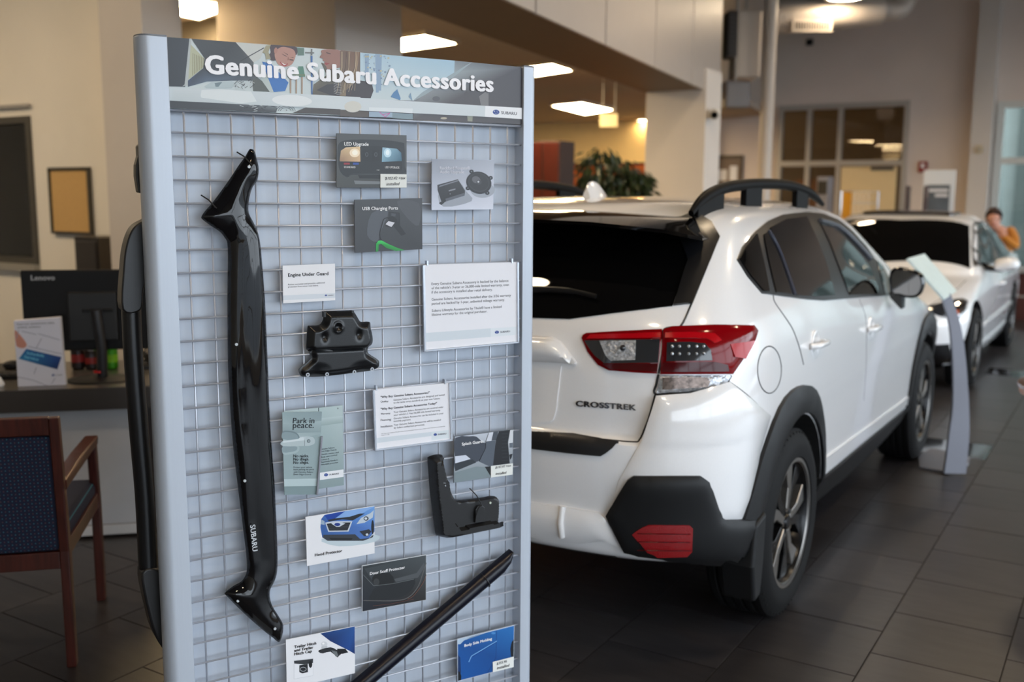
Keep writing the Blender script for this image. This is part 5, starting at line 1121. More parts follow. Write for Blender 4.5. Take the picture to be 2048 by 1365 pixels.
    # front end: lamps and grille on the nose that faces away
    c.patch('headlamp', [(.50, .80), (.82, .86), (.85, .92), (.60, .90)], c.front, clear_lens, .05, .006)
    c.patch('grille', sym([(0, .66), (.40, .66), (.48, .78), (.40, .86), (0, .86)]), c.front, gloss_blk, .06, .004, mirror=False)
    c.patch('windscreen', sym([(0, 3.20), (.66, 3.02), (.52, 2.35), (0, 2.42)]), lambda p: c.top(p), dark_glass, .08, .004, mirror=False)
detail_near_car(car1)
# ------------------------------------------------------------------ the far car, nose towards the camera
def build_far_car():
    rows = [(.17, .5, 4.2, .72, .78, .74, .5, 3, .7, 2.6), (.22, .25, 4.45, .80, .84, .80, .5, 3, .8, 2.7), (.35, .08, 4.56, .86, .88, .86, .5, 3, .9, 2.7), (.55, .0, 4.60, .885, .895, .878, .5, 3, .9, 2.7), (.64, .0, 4.56, .885, .895, .872, .5, 3, .9, 2.7), (.70, .02, 4.46, .88, .893, .865, .5, 3, .9, 2.7),
            (.77, .03, 4.18, .88, .89, .855, .5, 3, .8, 2.7), (.83, .04, 3.85, .875, .88, .845, .5, 3, .7, 2.8), (.89, .05, 3.52, .865, .87, .825, .5, 3, .6, 2.8), (.94, .08, 3.40, .85, .855, .80, .5, 3, .5, 3), (1.01, .5, 3.26, .80, .815, .765, .5, 3, .5, 3), (1.10, .75, 3.08, .765, .78, .735, .5, 3, .5, 3), (1.20, 1.0, 2.88, .72, .735, .695, .5, 3, .5, 3),
            (1.30, 1.3, 2.64, .66, .68, .645, .5, 3, .5, 3), (1.37, 1.6, 2.40, .58, .60, .575, .4, 2.8, .4, 2.8), (1.40, 1.80, 2.20, .44, .46, .44, .2, 2.6, .2, 2.6), (1.412, 1.95, 2.1, .2, .2, .2, .05, 2.4, .05, 2.4)]
    return Car('white_sedan', 'white sedan farther back with dark windscreen, nose towards the viewer', T(-1.955, 12.70, 0, PI), rows)
car2 = build_far_car()
car2.body([(1.0, .37), (3.70, .37)], paint)
for u in (1.0, 3.70):
    for sx in (-1, 1): make_wheel(car2.root, sx * .79, u, .325, .215, 5, sx > 0, .23)
def detail_far_car(c):
    R0 = c.root
    def pc(crop): return lambda p: c.px(p, crop)
    h5 = (1400, 340, 2.9676); h8 = (1848, 320, 5.69)
    cast = lambda pts, crop: [c.px(p, crop)[0] for p in pts]
    ws = [((q := c.px(p)[0]).x, q.y) for p in ((1938, 452), (1939, 480), (1940, 538))]
    a_, b_, d_ = ws
    c.patch('windscreen', sym([(0, a_[1] + .08), (a_[0], a_[1]), (b_[0], b_[1]), (d_[0], d_[1]), (0, d_[1] + .12)]), c.top, dark_glass, .07, .005, mirror=False)
    q = c.px((1910, 431))[0]
    c.patch('sunroof', sym([(0, 2.28), (.40, 2.26), (.43, 2.2), (.43, 1.75), (0, 1.70)]), c.top, gloss_blk, .08, .018, mirror=False)
    for nm, pts in (('headlamp', [(1350, 812), (1400, 800), (1480, 775), (1560, 765), (1588, 780), (1570, 850), (1535, 888), (1500, 885), (1420, 870), (1365, 850)]),):
        a, b = c.patch(nm, pts, pc(h5), smoke_lens, 20, .006, crown=.012, crown_r=30)
        c.patch('lamp_reflector', [(1510, 800), (1560, 785), (1555, 845), (1525, 870), (1505, 850)], pc(h5), chrome, 16, .02, parent=a, mirror=b)
        c.patch('amber_marker', [(1500, 845), (1525, 838), (1520, 862), (1502, 866)], pc(h5), mat('amber_lens', srgb(190, 80, 20), .2), 12, .023, parent=a, mirror=b)
    lg = [((q := c.px(p)[0]).x, q.z) for p in ((1868, 690), (1904, 687), (1900, 731), (1868, 731))]; sgn = -1 if lg[0][0] < 0 else 1
    xo = max(abs(p[0]) for p in lg); zb, zt_ = min(p[1] for p in lg), max(p[1] for p in lg)
    c.patch('lower_grille', sym([(0, zb), (xo - .05, zb), (xo, zb + .05), (xo - .02, zt_), (0, zt_)]), c.front, gloss_blk, .04, .008, mirror=False)
    c.patch('grille', sym([(0, .58), (.36, .58), (.42, .64), (.36, .69), (0, .69)]), c.front, gloss_blk, .05, .006, mirror=False)
    # side glass and trim
    sd = [(1.05, .98), (1.35, 1.20), (1.65, 1.31), (2.2, 1.335), (2.45, 1.28), (2.8, 1.13), (3.12, .96), (2.2, .945)]
    a, b = c.patch('window_surround', sd, c.side, trim_blk, .09, .004)
    for nm, g in (('rear_door_glass', [(1.18, 1.0), (1.42, 1.18), (1.68, 1.28), (1.98, 1.30), (1.98, .975), (1.5, .975)]), ('front_door_glass', [(2.06, 1.30), (2.22, 1.30), (2.44, 1.24), (2.78, 1.09), (2.98, .985), (2.5, .97), (2.06, .97)])): c.patch(nm, g, c.side, dark_glass, .09, .008, parent=a, mirror=b)
    c.patch('sill_molding', [(1.42, .20), (3.28, .20), (3.28, .30), (1.42, .32)], c.side, paint, .09, .012, crown=.012, crown_r=.02)
    c.seam('door_molding', [(1.35, .50), (2.3, .49), (3.25, .47)], c.side, paint, .014, .004)
    c.seam('door_seam', [(2.02, .95), (2.03, .6), (1.98, .33)], c.side, None, .003)
    c.seam('hood_seam', [(.74, 3.45), (.70, 3.9), (.60, 4.30)], c.top, None, .003)
    for sx in (1, -1):
        q = c.side((2.88, .955))[0]; x0 = q.x
        out = smooth_closed([(x0 + .10, 1.0), (x0 + .17, 1.035), (x0 + .26, 1.03), (x0 + .30, .985), (x0 + .28, .93), (x0 + .18, .91), (x0 + .10, .93)], 4)
        cx = sum(p[0] for p in out) / len(out); cz = sum(p[1] for p in out) / len(out)
        rws = [[(sx * (cx + (p[0] - cx) * s_), 2.84 + d, cz + (p[1] - cz) * s_) for p in out] for s_, d in ((.92, -.02), (1, 0), (1, .04), (.9, .09), (.6, .125), (.2, .135))]
        mh = MB().loft(rws, True, True).build('mirror_housing', paint, R0, smooth=50)
        MB().tube([(sx * (x0 - .01), 2.86, .955), (sx * (x0 + .06), 2.87, .93), (sx * (x0 + .16), 2.87, .925)], [.03, .03, .026], 10).build('mirror_foot', gloss_blk, mh, smooth=60)
        MB().add([(sx * (cx + (p[0] - cx) * .88), 2.819, cz + (p[1] - cz) * .86) for p in out], [tuple(range(len(out)))]).build('mirror_glass', MATS['mirror_glass'], mh)
        MB().box((min(sx * .1, sx * .6), .8, .14), (max(sx * .1, sx * .6), 3.9, .25)).build('underbody', under_m, R0)
        h_, n_ = c.side((2.25, .76)); MB().tube(smooth_open([(sx * h_.x, 2.15, .76), (sx * (h_.x + .035), 2.2, .765), (sx * (h_.x + .035), 2.32, .765), (sx * h_.x, 2.37, .76)], 3), .013, 8).build('door_handle', paint, R0, smooth=60)
    c.patch('rear_window', sym([(0, .55), (.6, .62), (.5, 1.3), (0, 1.42)]), c.top, dark_glass, .08, .004, mirror=False)
    c.patch('tail_lamp', [(.5, .72), (.84, .72), (.86, .86), (.55, .84)], c.rear, red_lens, .06, .006)
detail_far_car(car2)
# ------------------------------------------------------------------ information stand beside the cars
dI = 5.62
bp_ = [at_z(*q, .0) for q in ((1836, 915), (1838, 938), (1897, 949), (1922, 943), (1937, 932), (1940, 920), (1925, 911), (1862, 901))]
cI = Vector((sum(q.x for q in bp_) / 8, sum(q.y for q in bp_) / 8, 0))
inf = thing('info_stand', 'slim grey information stand with tilted placard between the two white cars', 'sign stand', Matrix.Translation(cI))
isl = mat('grey_stand_metal', srgb(112, 114, 124), .45, metal=.3)
MB().prism([(q.x - cI.x, q.y - cI.y) for q in bp_], .001, .014, 'xy').build('base_plate', isl, inf, bevel=.003)
rowsI = []
for yp_, xl_, xr_ in ((937, 1888, 1931), (870, 1897, 1937), (800, 1905, 1936), (700, 1903, 1928), (640, 1896, 1917), (600, 1884, 1904), (588, 1879, 1900)):
    a, b = at_d(xl_, yp_, dI) - cI, at_d(xr_, yp_, dI) - cI; nrm = Vector((_sy, -_cy, 0)) * .012
    if yp_ == 937: a.z = b.z = .014
    rowsI.append([tuple(a + nrm), tuple(b + nrm), tuple(b - nrm), tuple(a - nrm)])
rw_ = []
for i in range(len(rowsI[0])): rw_.append(smooth_open([r[i] for r in rowsI], 4))
MB().loft([[tuple(rw_[j][i]) for j in range(4)] for i in range(len(rw_[0]))], True, True).build('post', isl, inf, smooth=40)
pq = [at_d(x, y, d) - cI for x, y, d in ((1814, 518, dI - .12), (1847, 509, dI + .16), (1912, 584, dI + .16), (1888, 600, dI - .12))]
nn_ = (pq[1] - pq[0]).cross(pq[3] - pq[0]).normalized() * .008
MB().add([tuple(p_ + nn_) for p_ in pq] + [tuple(p_ - nn_) for p_ in pq], [(0, 1, 2, 3), (7, 6, 5, 4), (0, 4, 5, 1), (1, 5, 6, 2), (2, 6, 7, 3), (3, 7, 4, 0)]).build('placard', mat('pale_placard', srgb(206, 222, 222), .3, noise=.04, nscale=30), inf, bevel=.002)
# ------------------------------------------------------------------ person in a mustard sweater
def build_person():
    P0 = at_y(1990, 430, 13.4); P0.z = 0
    ang = math.atan2(-P0.x, P0.y) if False else math.atan2(P0.x, -P0.y) + PI
    ang = math.atan2(-P0.x, P0.y)
    root = thing('person', 'person in a mustard sweater resting the chin on one hand, behind the white sedan', 'person', T(P0.x, P0.y, 0, ang))
    J = {}; E = []; Rr = {}
    def j(n, co, r): J[n] = co; Rr[n] = r
    j('pelvis', (.10, .22, .62), (.15, .12)); j('waist', (.10, .17, .80), (.135, .10)); j('chest', (.11, .10, 1.02), (.16, .115)); j('collar', (.09, .04, 1.15), (.10, .08)); j('neck', (.035, -.02, 1.19), (.052, .055)); j('jaw', (.0, -.075, 1.235), (.060, .075)); j('face', (-.01, -.07, 1.30), (.078, .098)); j('crown', (-.012, -.055, 1.375), (.066, .085))
    j('shR', (.205, .05, 1.165), .072); j('elR', (.25, -.13, .97), .055); j('wrR', (.12, -.24, 1.10), .034); j('paR', (.085, -.215, 1.165), (.036, .022))
    j('shL', (-.10, .08, 1.08), .060); j('elL', (-.17, -.10, .84), .048); j('wrL', (.02, -.27, .80), .031); j('paL', (.09, -.30, .80), (.036, .02))
    j('hipR', (.20, .18, .60), .09); j('knR', (.21, -.26, .60), .066); j('anR', (.20, -.22, .16), .042); j('toR', (.20, -.37, .06), .036); j('hipL', (.0, .18, .60), .09); j('knL', (-.03, -.26, .60), .066); j('anL', (-.03, -.22, .16), .042); j('toL', (-.04, -.37, .06), .036)
    E += [('pelvis', 'waist'), ('waist', 'chest'), ('chest', 'collar'), ('collar', 'neck'), ('neck', 'jaw'), ('jaw', 'face'), ('face', 'crown'), ('chest', 'shR'), ('shR', 'elR'), ('elR', 'wrR'), ('wrR', 'paR'), ('chest', 'shL'), ('shL', 'elL'), ('elL', 'wrL'), ('wrL', 'paL'), ('pelvis', 'hipR'), ('hipR', 'knR'), ('knR', 'anR'), ('anR', 'toR'), ('pelvis', 'hipL'), ('hipL', 'knL'), ('knL', 'anL'), ('anL', 'toL')]
    for s_, hand, dirs in (('R', 'paR', [(-.018 + .012 * k, .02, .045 - .004 * abs(k - 1.5)) for k in range(4)] + [(-.045, .0, .02)]), ('L', 'paL', [(.05 - .004 * abs(k - 1.5), -.02 + .012 * k, -.005) for k in range(4)] + [(.02, .04, .01)])):
        for k, d in enumerate(dirs):
            b = Vector(J[hand]) + Vector(d) * .5; t_ = Vector(J[hand]) + Vector(d) * 1.35; j(f'f{s_}{k}a', tuple(b), .0095); j(f'f{s_}{k}b', tuple(t_), .0075); E += [(hand, f'f{s_}{k}a'), (f'f{s_}{k}a', f'f{s_}{k}b')]
    nm = list(J); ix = {n: i for i, n in enumerate(nm)}
    me = bpy.data.meshes.new('body'); me.from_pydata([J[n] for n in nm], [(ix[a], ix[b]) for a, b in E], []); o = bpy.data.objects.new('body', me); C.objects.link(o)
    o.modifiers.new('skin', 'SKIN'); sd = o.modifiers.new('sub', 'SUBSURF'); sd.levels = 2; sd.render_levels = 2
    for n in nm: v = me.skin_vertices[0].data[ix[n]]; r = Rr[n]; v.radius = r if isinstance(r, tuple) else (r, r); v.use_root = (n == 'pelvis')
    m2 = bpy.data.meshes.new_from_object(o.evaluated_get(bpy.context.evaluated_depsgraph_get())); bpy.data.objects.remove(o)
    skin = mat('skin', srgb(206, 150, 128), .5); swt = mat('mustard_knit', srgb(196, 122, 26), .9, bump=.4, bscale=220, sheen=.3); trs = mat('dark_trousers', srgb(40, 40, 48), .8); shoe = mat('brown_shoe', srgb(60, 40, 30), .5)
    for m_ in (skin, swt, trs, shoe): m2.materials.append(m_)
    seg = [(Vector(J[a]), Vector(J[b]), b) for a, b in E]
    for p_ in m2.polygons:
        best = min(seg, key=lambda s_: (lambda t: (s_[0].lerp(s_[1], t) - p_.center).length)(max(0, min(1, (p_.center - s_[0]).dot(s_[1] - s_[0]) / max(1e-6, (s_[1] - s_[0]).length_squared)))))
        n = best[2]; p_.material_index = 0 if n in ('neck', 'jaw', 'face', 'crown', 'paR', 'paL') or n[0] == 'f' else 3 if n[:2] == 'to' else 2 if n[:2] in ('hi', 'kn', 'an') else 1
    m2.shade_smooth(); bo = bpy.data.objects.new('body', m2); C.objects.link(bo); bo.parent = root
    hair = mat('dark_brown_hair', srgb(58, 36, 26), .6)
    hb = MB().ball((-.012, -.035, 1.345), 1.0, 20, 14, (.096, .118, .105)); hm_ = MB()
    keep = [f for f in hb.f if (lambda c_: not (c_.y < -.085 and c_.z < 1.385))(sum((Vector(hb.v[i]) for i in f), Vector()) / len(f)) and sum(hb.v[i][2] for i in f) / len(f) > 1.27]
    hm_.add(hb.v, keep); h_ = hm_.build('hair', hair, root, smooth=90); so = h_.modifiers.new('s', 'SOLIDIFY'); so.thickness = .012
    dk = mat('eye_dark', srgb(30, 24, 22), .3)
    for sx in (-1, 1): MB().ball((-.012 + sx * .030, -.163, 1.305), .009, 8, 6, (1.2, .7, .7)).build('eye', dk, root, smooth=90); MB().ball((-.012 + sx * .080, -.06, 1.30), .02, 8, 6, (.4, .8, 1.3)).build('ear', skin, root, smooth=90)
    MB().ball((-.012, -.172, 1.278), .013, 8, 6, (.9, 1.2, 1.5)).build('nose', skin, root, smooth=90); MB().ball((-.008, -.152, 1.243), .018, 8, 6, (1.2, .5, .35)).build('mouth', mat('lips', srgb(160, 86, 80), .5), root, smooth=90)
    stl = thing('stool', 'tall stool under the person behind the white sedan', 'stool', T(P0.x, P0.y, 0, ang))
    MB().lathe([(.001, .47), (.17, .47), (.18, .48), (.18, .51), (.16, .52), (.001, .52)], 24, Matrix.Translation((.1, .2, 0))).build('seat', blk, stl, smooth=40)
    for k in range(4): g = PI / 4 + k * PI / 2; MB().cyl((.1 + .12 * math.cos(g), .2 + .12 * math.sin(g), .47), (.1 + .19 * math.cos(g), .2 + .19 * math.sin(g), 0), .013, 8).build('leg', chrome, stl)
build_person()
# ================================================================== LEFT: CHAIR, DESK AND WHAT STANDS ON IT
cherry = mat('cherry_wood', srgb(64, 25, 18), .32, noise=.35, nscale=6, stretch=(14, 14, 1.2), coat=.25)
def dotted(name):
    m = bpy.data.materials.new(name); m.use_nodes = True; nt = m.node_tree; b = nt.nodes['Principled BSDF']; b.inputs['Roughness'].default_value = .9
    tc = nt.nodes.new('ShaderNodeTexCoord'); prev = None
    base = nt.nodes.new('ShaderNodeRGB'); base.outputs[0].default_value = (*srgb(16, 24, 50), 1); prev = base.outputs[0]
    for off, col in ((0., srgb(44, 104, 122)), (.5, srgb(84, 58, 66))):
        mp = nt.nodes.new('ShaderNodeMapping'); mp.inputs['Rotation'].default_value = (0, math.radians(45), 0); mp.inputs['Scale'].default_value = (62, 62, 62); mp.inputs['Location'].default_value = (off, 0, off)
        nt.links.new(tc.outputs['Object'], mp.inputs['Vector'])
        sep = nt.nodes.new('ShaderNodeSeparateXYZ'); nt.links.new(mp.outputs[0], sep.inputs[0]); sq = []
        for ax_ in (0, 2):
            f = nt.nodes.new('ShaderNodeMath'); f.operation = 'FRACT'; nt.links.new(sep.outputs[ax_], f.inputs[0]); g = nt.nodes.new('ShaderNodeMath'); g.operation = 'SUBTRACT'; g.inputs[1].default_value = .5; nt.links.new(f.outputs[0], g.inputs[0])
            h = nt.nodes.new('ShaderNodeMath'); h.operation = 'MULTIPLY'; nt.links.new(g.outputs[0], h.inputs[0]); nt.links.new(g.outputs[0], h.inputs[1]); sq.append(h)
        ad = nt.nodes.new('ShaderNodeMath'); nt.links.new(sq[0].outputs[0], ad.inputs[0]); nt.links.new(sq[1].outputs[0], ad.inputs[1])
        lt = nt.nodes.new('ShaderNodeMath'); lt.operation = 'LESS_THAN'; lt.inputs[1].default_value = .014; nt.links.new(ad.outputs[0], lt.inputs[0])
        mx = nt.nodes.new('ShaderNodeMixRGB'); nt.links.new(lt.outputs[0], mx.inputs[0]); nt.links.new(prev, mx.inputs[1]); mx.inputs[2].default_value = (*col, 1); prev = mx.outputs[0]
    nt.links.new(prev, b.inputs['Base Color']); MATS[name] = m; return m
fabric = dotted('navy_dotted_fabric')
def make_chair(label, M):
    ch = thing('armchair', label, 'chair', M, None); W = .27; D = .29      # half sizes; local y forward, back at -D
    for sx in (-1, 1):
        q = [(-D - .02, 0), (-D + .02, 0), (-D + .022, .40), (-D - .03, .853), (-D - .062, .853), (-D - .022, .40)]
        MB().prism(q, sx * W - (.03 if sx > 0 else -.03), sx * W, 'yz').build('rear_leg', cherry, ch, bevel=.004)
        q = [(D - .04, 0), (D, 0), (D - .004, .40), (D - .03, .645), (D - .07, .645), (D - .045, .40)]
        MB().prism(q, sx * W - (.032 if sx > 0 else -.032), sx * W, 'yz').build('front_leg', cherry, ch, bevel=.004)
        q = [(-D - .02, .640), (-D - .02, .605), (0, .612), (D - .03, .615), (D - .015, .648), (0, .650)]
        MB().prism(q, sx * W - (.045 if sx > 0 else -.045), sx * W + (.004 if sx > 0 else -.004), 'yz').build('armrest', cherry, ch, bevel=.006)
        MB().prism([(-D, .375), (D - .02, .375), (D - .02, .43), (-D, .43)], sx * W - (.026 if sx > 0 else -.026), sx * W - (.004 if sx > 0 else -.004), 'yz').build('seat_rail', cherry, ch, bevel=.003)
    MB().prism([(-D - .058, .795), (-D - .026, .795), (-D - .032, .855), (-D - .064, .855)], -W + .03, W - .03, 'yz').build('top_rail', cherry, ch, bevel=.004)
    MB().prism([(-D - .022, .343), (-D + .01, .343), (-D + .01, .400), (-D - .022, .400)], -W + .03, W - .03, 'yz').build('back_rail', cherry, ch, bevel=.003)
    MB().prism([(-D - .018, .402), (-D + .03, .402), (-D - .006, .793), (-D - .052, .793)], -W + .031, W - .031, 'yz').build('backrest', fabric, ch, bevel=.012, seg=3)
    MB().box((-W + .028, D - .03, .375), (W - .028, D - .005, .43)).build('front_rail', cherry, ch, bevel=.003)
    MB().box((-W + .012, -D + .03, .415), (W - .012, D + .01, .475)).build('seat', fabric, ch, bevel=.022, seg=4)
    return ch
Pr = at_z(152, 1330); Pf = at_z(212, 1193); fw_ = (Pf - Pr).normalized(); la = Vector((fw_.y, -fw_.x, 0))
cc = Pr - la * .265 + fw_ * .29
make_chair('cherry wood armchair with navy dotted upholstery, its back to the viewer at the desk', T(cc.x, cc.y, 0, math.atan2(la.y, la.x)))
tp_ = at_z(2056, 781, .74); ct = tp_ + Vector((_cy, _sy, 0)) * .42
rt = thing('round_table', 'round cherry wood table whose rim just enters at the right edge', 'table', T(ct.x, ct.y, 0))
MB().lathe([(.001, .752), (.40, .752), (.415, .746), (.42, .735), (.40, .735), (.001, .735)], 48).build('table_top', cherry, rt, smooth=40)
MB().lathe([(.405, .735), (.412, .735), (.408, .705), (.395, .705)], 48, None, True).build('edge_band', mat('pale_edge_band', srgb(170, 120, 96), .4), rt, smooth=40)
MB().lathe([(.03, .70), (.035, .05), (.05, .03)], 20).build('pedestal', blk, rt, smooth=60); MB().lathe([(.001, .03), (.05, .03), (.17, .012), (.18, .0), (.001, .0)], 32).build('base', blk, rt, smooth=40)
# desk frame: x along the desk, y away from the viewer, z up
ad = math.radians(78) - YAW; DD = Vector((math.sin(ad), math.cos(ad), 0)); DN = Vector((DD.y, -DD.x, 0)); DP = at_z(264, 1071)
MD = T(DP.x, DP.y, 0, math.atan2(DD.y, DD.x))
def dk(px, py, y=0.): q = at_plane(px, py, DP - DN * y, DN) - DP; return (q.dot(DD), q.z)
def dkz(px, py, z): q = at_z(px, py, z) - DP; return (q.dot(DD), -q.dot(DN))
desk = thing('desk', 'white desk with a dark metal-edged worktop behind the armchair', 'desk', MD)
ZD = .712
steel = mat('brushed_dark_steel', srgb(112, 108, 104), .28, metal=.75, noise=.06, nscale=40, stretch=(.2, 20, 20))
dwhite = mat('desk_white_panel', srgb(196, 198, 204), .5, noise=.02)
MB().box((-1.6, -.1, ZD - .004), (.20, .66, ZD)).build('worktop', steel, desk, bevel=.001)
MB().box((-1.6, -.1, ZD - .10), (.20, .66, ZD - .004)).build('apron', mat('dark_apron', srgb(74, 70, 68), .35, metal=.5), desk, bevel=.002)
MB().box((-1.58, 0, .06), (.09, .03, ZD - .1)).build('front_panel', dwhite, desk)
MB().box((-1.58, -.012, .012), (.09, .0, .058)).build('plinth', mat('plinth_white', srgb(210, 210, 212), .45), desk, bevel=.003)
MB().box((.09, .0, .0), (.19, .63, ZD - .1)).build('end_pedestal', mat('dark_brown_pedestal', srgb(40, 30, 28), .4), desk)
MB().box((-1.58, .60, .0), (.09, .63, ZD - .1)).build('rear_panel', dwhite, desk)
# monitor seen from behind
b0 = dkz(203, 760, ZD); ym_ = b0[1]
mon = thing('monitor', 'black monitor seen from behind on the desk', 'monitor', MD @ Matrix.Translation((b0[0], ym_, ZD)))
def mk(px, py, y=0.): q = dk(px, py, ym_ + y); return (q[0] - b0[0], q[1] - ZD)
mp_ = mat('monitor_plastic', srgb(12, 13, 17), .5, spec=.3)
yl_ = .06
tl, tr_ = mk(41, 541, yl_), mk(262, 533, yl_); bl_ = mk(62, 690, yl_); half = abs(tl[0]) ; wR = tl[0] + .57
MB().box((tl[0], yl_ - .012, bl_[1] - .03), (wR, yl_ + .014, tl[1])).build('back_cover', mp_, mon, bevel=.006)
MB().box((tl[0] + .01, yl_ + .014, bl_[1] - .02), (wR - .01, yl_ + .018, tl[1] - .01)).build('screen', gloss_blk, mon)
e0, e1 = mk(135, 585, .02), mk(238, 680, .02)
MB().box((e0[0], .0, e1[1]), (e1[0], yl_ - .01, e0[1])).build('rear_housing', mat('housing_plastic', srgb(24, 25, 28), .4), mon, bevel=.006)
q0, q1 = mk(183, 630, -.01), mk(204, 756, -.01)
MB().tube([(q0[0] + .02, -.01, q0[1] + .02), ((q0[0] + q1[0]) / 2 + .022, -.012, (q0[1]) / 2), (q1[0], 0.0, .008)], .023, 16).build('stand_column', mat('column_plastic', srgb(34, 35, 40), .3), mon, smooth=50)
r0 = mk(200, 744, -.01); MB().lathe([(.0235, -.004), (.026, -.003), (.026, .003), (.0235, .004)], 20, Matrix.Translation((r0[0] - .004, -.002, r0[1])), True).build('red_ring', mat('red_ring', srgb(190, 26, 34), .4), mon, smooth=40)
q = mk(185, 622, -.01); MB().cbox((q[0] + .02, .01, q[1]), (.13, .03, .016)).build('tilt_bracket', mp_, mon, bevel=.004)
MB().lathe([(.001, .016), (.11, .014), (.15, .006), (.155, .0), (.001, .0)], 36, Matrix.Diagonal((1, .8, 1, 1))).build('stand_base', mp_, mon, smooth=40)
v, f, wd_ = text_mesh('Lenovo', .03); a, b = mk(62, 561, yl_ - .012), mk(110, 561, yl_ - .012); k_ = (b[0] - a[0]) / wd_
MB().add([(a[0] + x * k_, yl_ - .0128 - z_, a[1] + y * k_) for (x, y), z_ in zip(v, _tz[('Lenovo', .03)])], f).build('lettering', mat('silver_print', srgb(170, 172, 176), .4), mon, fix=False)
# leaflet display box
q0 = dkz(82, 773, ZD)
lf = thing('counter_display', 'white printed counter card box with a blue key on the desk', 'display box', MD @ Matrix.Translation((q0[0], q0[1], ZD)))
def lk(px, py, y=0.): q = dk(px, py, q0[1] + y); return (q[0] - q0[0], max(.0005, q[1] - ZD))
pts = [lk(36, 774), lk(131, 768), lk(120, 635), lk(27, 642)]; pts[0] = (pts[0][0], .001); pts[1] = (pts[1][0], .001)
MB().prism(pts, 0, .035, 'xz').build('box', mat('white_carton', srgb(214, 214, 226), .5), lf, bevel=.001)
z7 = (0, 480, 4.265)
class DP_(Print):
    def L(s, p, crop): return lk(crop[0] + p[0] / crop[2], crop[1] + p[1] / crop[2])
p = DP_(0, (0, 0), lf, .0001); Z = lambda pts, col: p.poly(pts, col, z7)
Z(smooth_closed([(125, 775), (160, 800), (210, 860), (228, 900), (200, 925), (150, 915), (135, 880)], 3), (196, 134, 116))
for a, b in (((185, 780), (310, 808)), ((325, 800), (510, 855)), ((240, 910), (530, 975)), ((160, 770), (140, 840)), ((355, 840), (310, 925)), ((310, 1090), (290, 1145)), ((150, 1170), (290, 1200)), ((290, 1200), (400, 1245)), ((470, 1180), (440, 1230))): p.line([a, b], 6, (150, 150, 168), z7)
Z([(160, 1015), (225, 930), (525, 1000), (490, 1105)], [(30, 120, 170), (24, 90, 150), (28, 60, 130), (18, 40, 100)])
p.text('Schedule', (225, 975), (375, 1002), z7, (120, 200, 230), .02); p.text('Service', (205, 1008), (328, 1034), z7, (120, 200, 230), .02)
p.text('Read over appointments online,', (148, 728), (468, 714), z7, (70, 72, 84), .01); p.text('anytime, anywhere.', (150, 755), (352, 748), z7, (70, 72, 84), .01); p.logo((440, 1155), (535, 1150), z7); p.done()
# cans, mouse, keyboard, tray, tissue
def can(name, label, px, top, body, acc):
    q = dkz(px, 747, ZD); q = (q[0], min(.72, q[1] + .12)); h = dk(px, top, q[1])[1] - ZD
    o = thing(name, label, 'can', MD @ Matrix.Translation((q[0], q[1], ZD)))
    MB().lathe([(.001, 0), (.024, 0), (.031, .008), (.031, h - .014), (.026, h - .002), (.001, h - .003)], 24).build('can_body', mat(name + '_body', srgb(*body), .3, metal=.3), o, smooth=40)
    MB().lathe([(.0315, h * .30), (.0315, h * .62)], 24).build('can_print', mat(name + '_print', srgb(*acc), .4), o, smooth=60)
    MB().lathe([(.0265, h - .002), (.0265, h + .001), (.022, h + .001)], 24).build('can_rim', chrome, o, smooth=60)
can('drink_can', 'black and red drink can behind the counter card box', 146, 690, (40, 30, 32), (150, 40, 40)); can('drink_can', 'clear grey drink can beside the monitor stand', 174, 700, (130, 134, 140), (90, 94, 98)); can('drink_bottle', 'bright green drink bottle behind the monitor stand', 214, 690, (60, 150, 20), (130, 200, 40))
q = dkz(20, 742, ZD); ms = thing('computer_mouse', 'rounded black computer mouse behind the white box on the desk', 'mouse', MD @ Matrix.Translation((q[0], q[1] + .05, ZD)))
MB().ball((0, 0, .018), .03, 16, 10, (1.5, 1., .8)).build('shell', mp_, ms, smooth=90); MB().box((-.002, -.032, .02), (.002, -.026, .035)).build('wheel', blk, ms)
q = dkz(15, 760, ZD); kb = thing('keyboard', 'black keyboard at the left edge of the desk', 'keyboard', MD @ Matrix.Translation((q[0] - .08, q[1] + .05, ZD)))
MB().box((-.2, -.05, 0), (.12, .05, .018)).build('case', mp_, kb, bevel=.004)
for i in range(9):
    for j_ in range(3): MB().box((-.19 + i * .034, -.042 + j_ * .03, .018), (-.162 + i * .034, -.018 + j_ * .03, .024)).build('key', mat('key_black', srgb(30, 30, 34), .5), kb)
q = dkz(2, 774, ZD); tb = thing('tissue', 'small white crumpled tissue at the left edge of the desk', 'tissue', MD @ Matrix.Translation((q[0] - .01, q[1], ZD)))
MB().lathe([(.001, 0), (.022, .001), (.026, .012), (.018, .03), (.012, .042), (.001, .046)], 9).build('paper', white_m, tb, smooth=30)
q = dkz(255, 745, ZD); ts = thing('cable_tray', 'tangle of black cables on a low tray beside the monitor', 'tray', MD @ Matrix.Translation((q[0] + .08, q[1] + .14, ZD)))
MB().box((-.09, -.08, 0), (.14, .08, .02)).build('tray', blk, ts, bevel=.003)
for k in range(6): MB().tube([tuple(q_) for q_ in smooth_open([(random.uniform(-.08, .12), random.uniform(-.06, .06), .03 + .10 * (i % 2) * random.random()) for i in range(5)], 4)], .004, 6).build('cable', blk, ts, smooth=60)
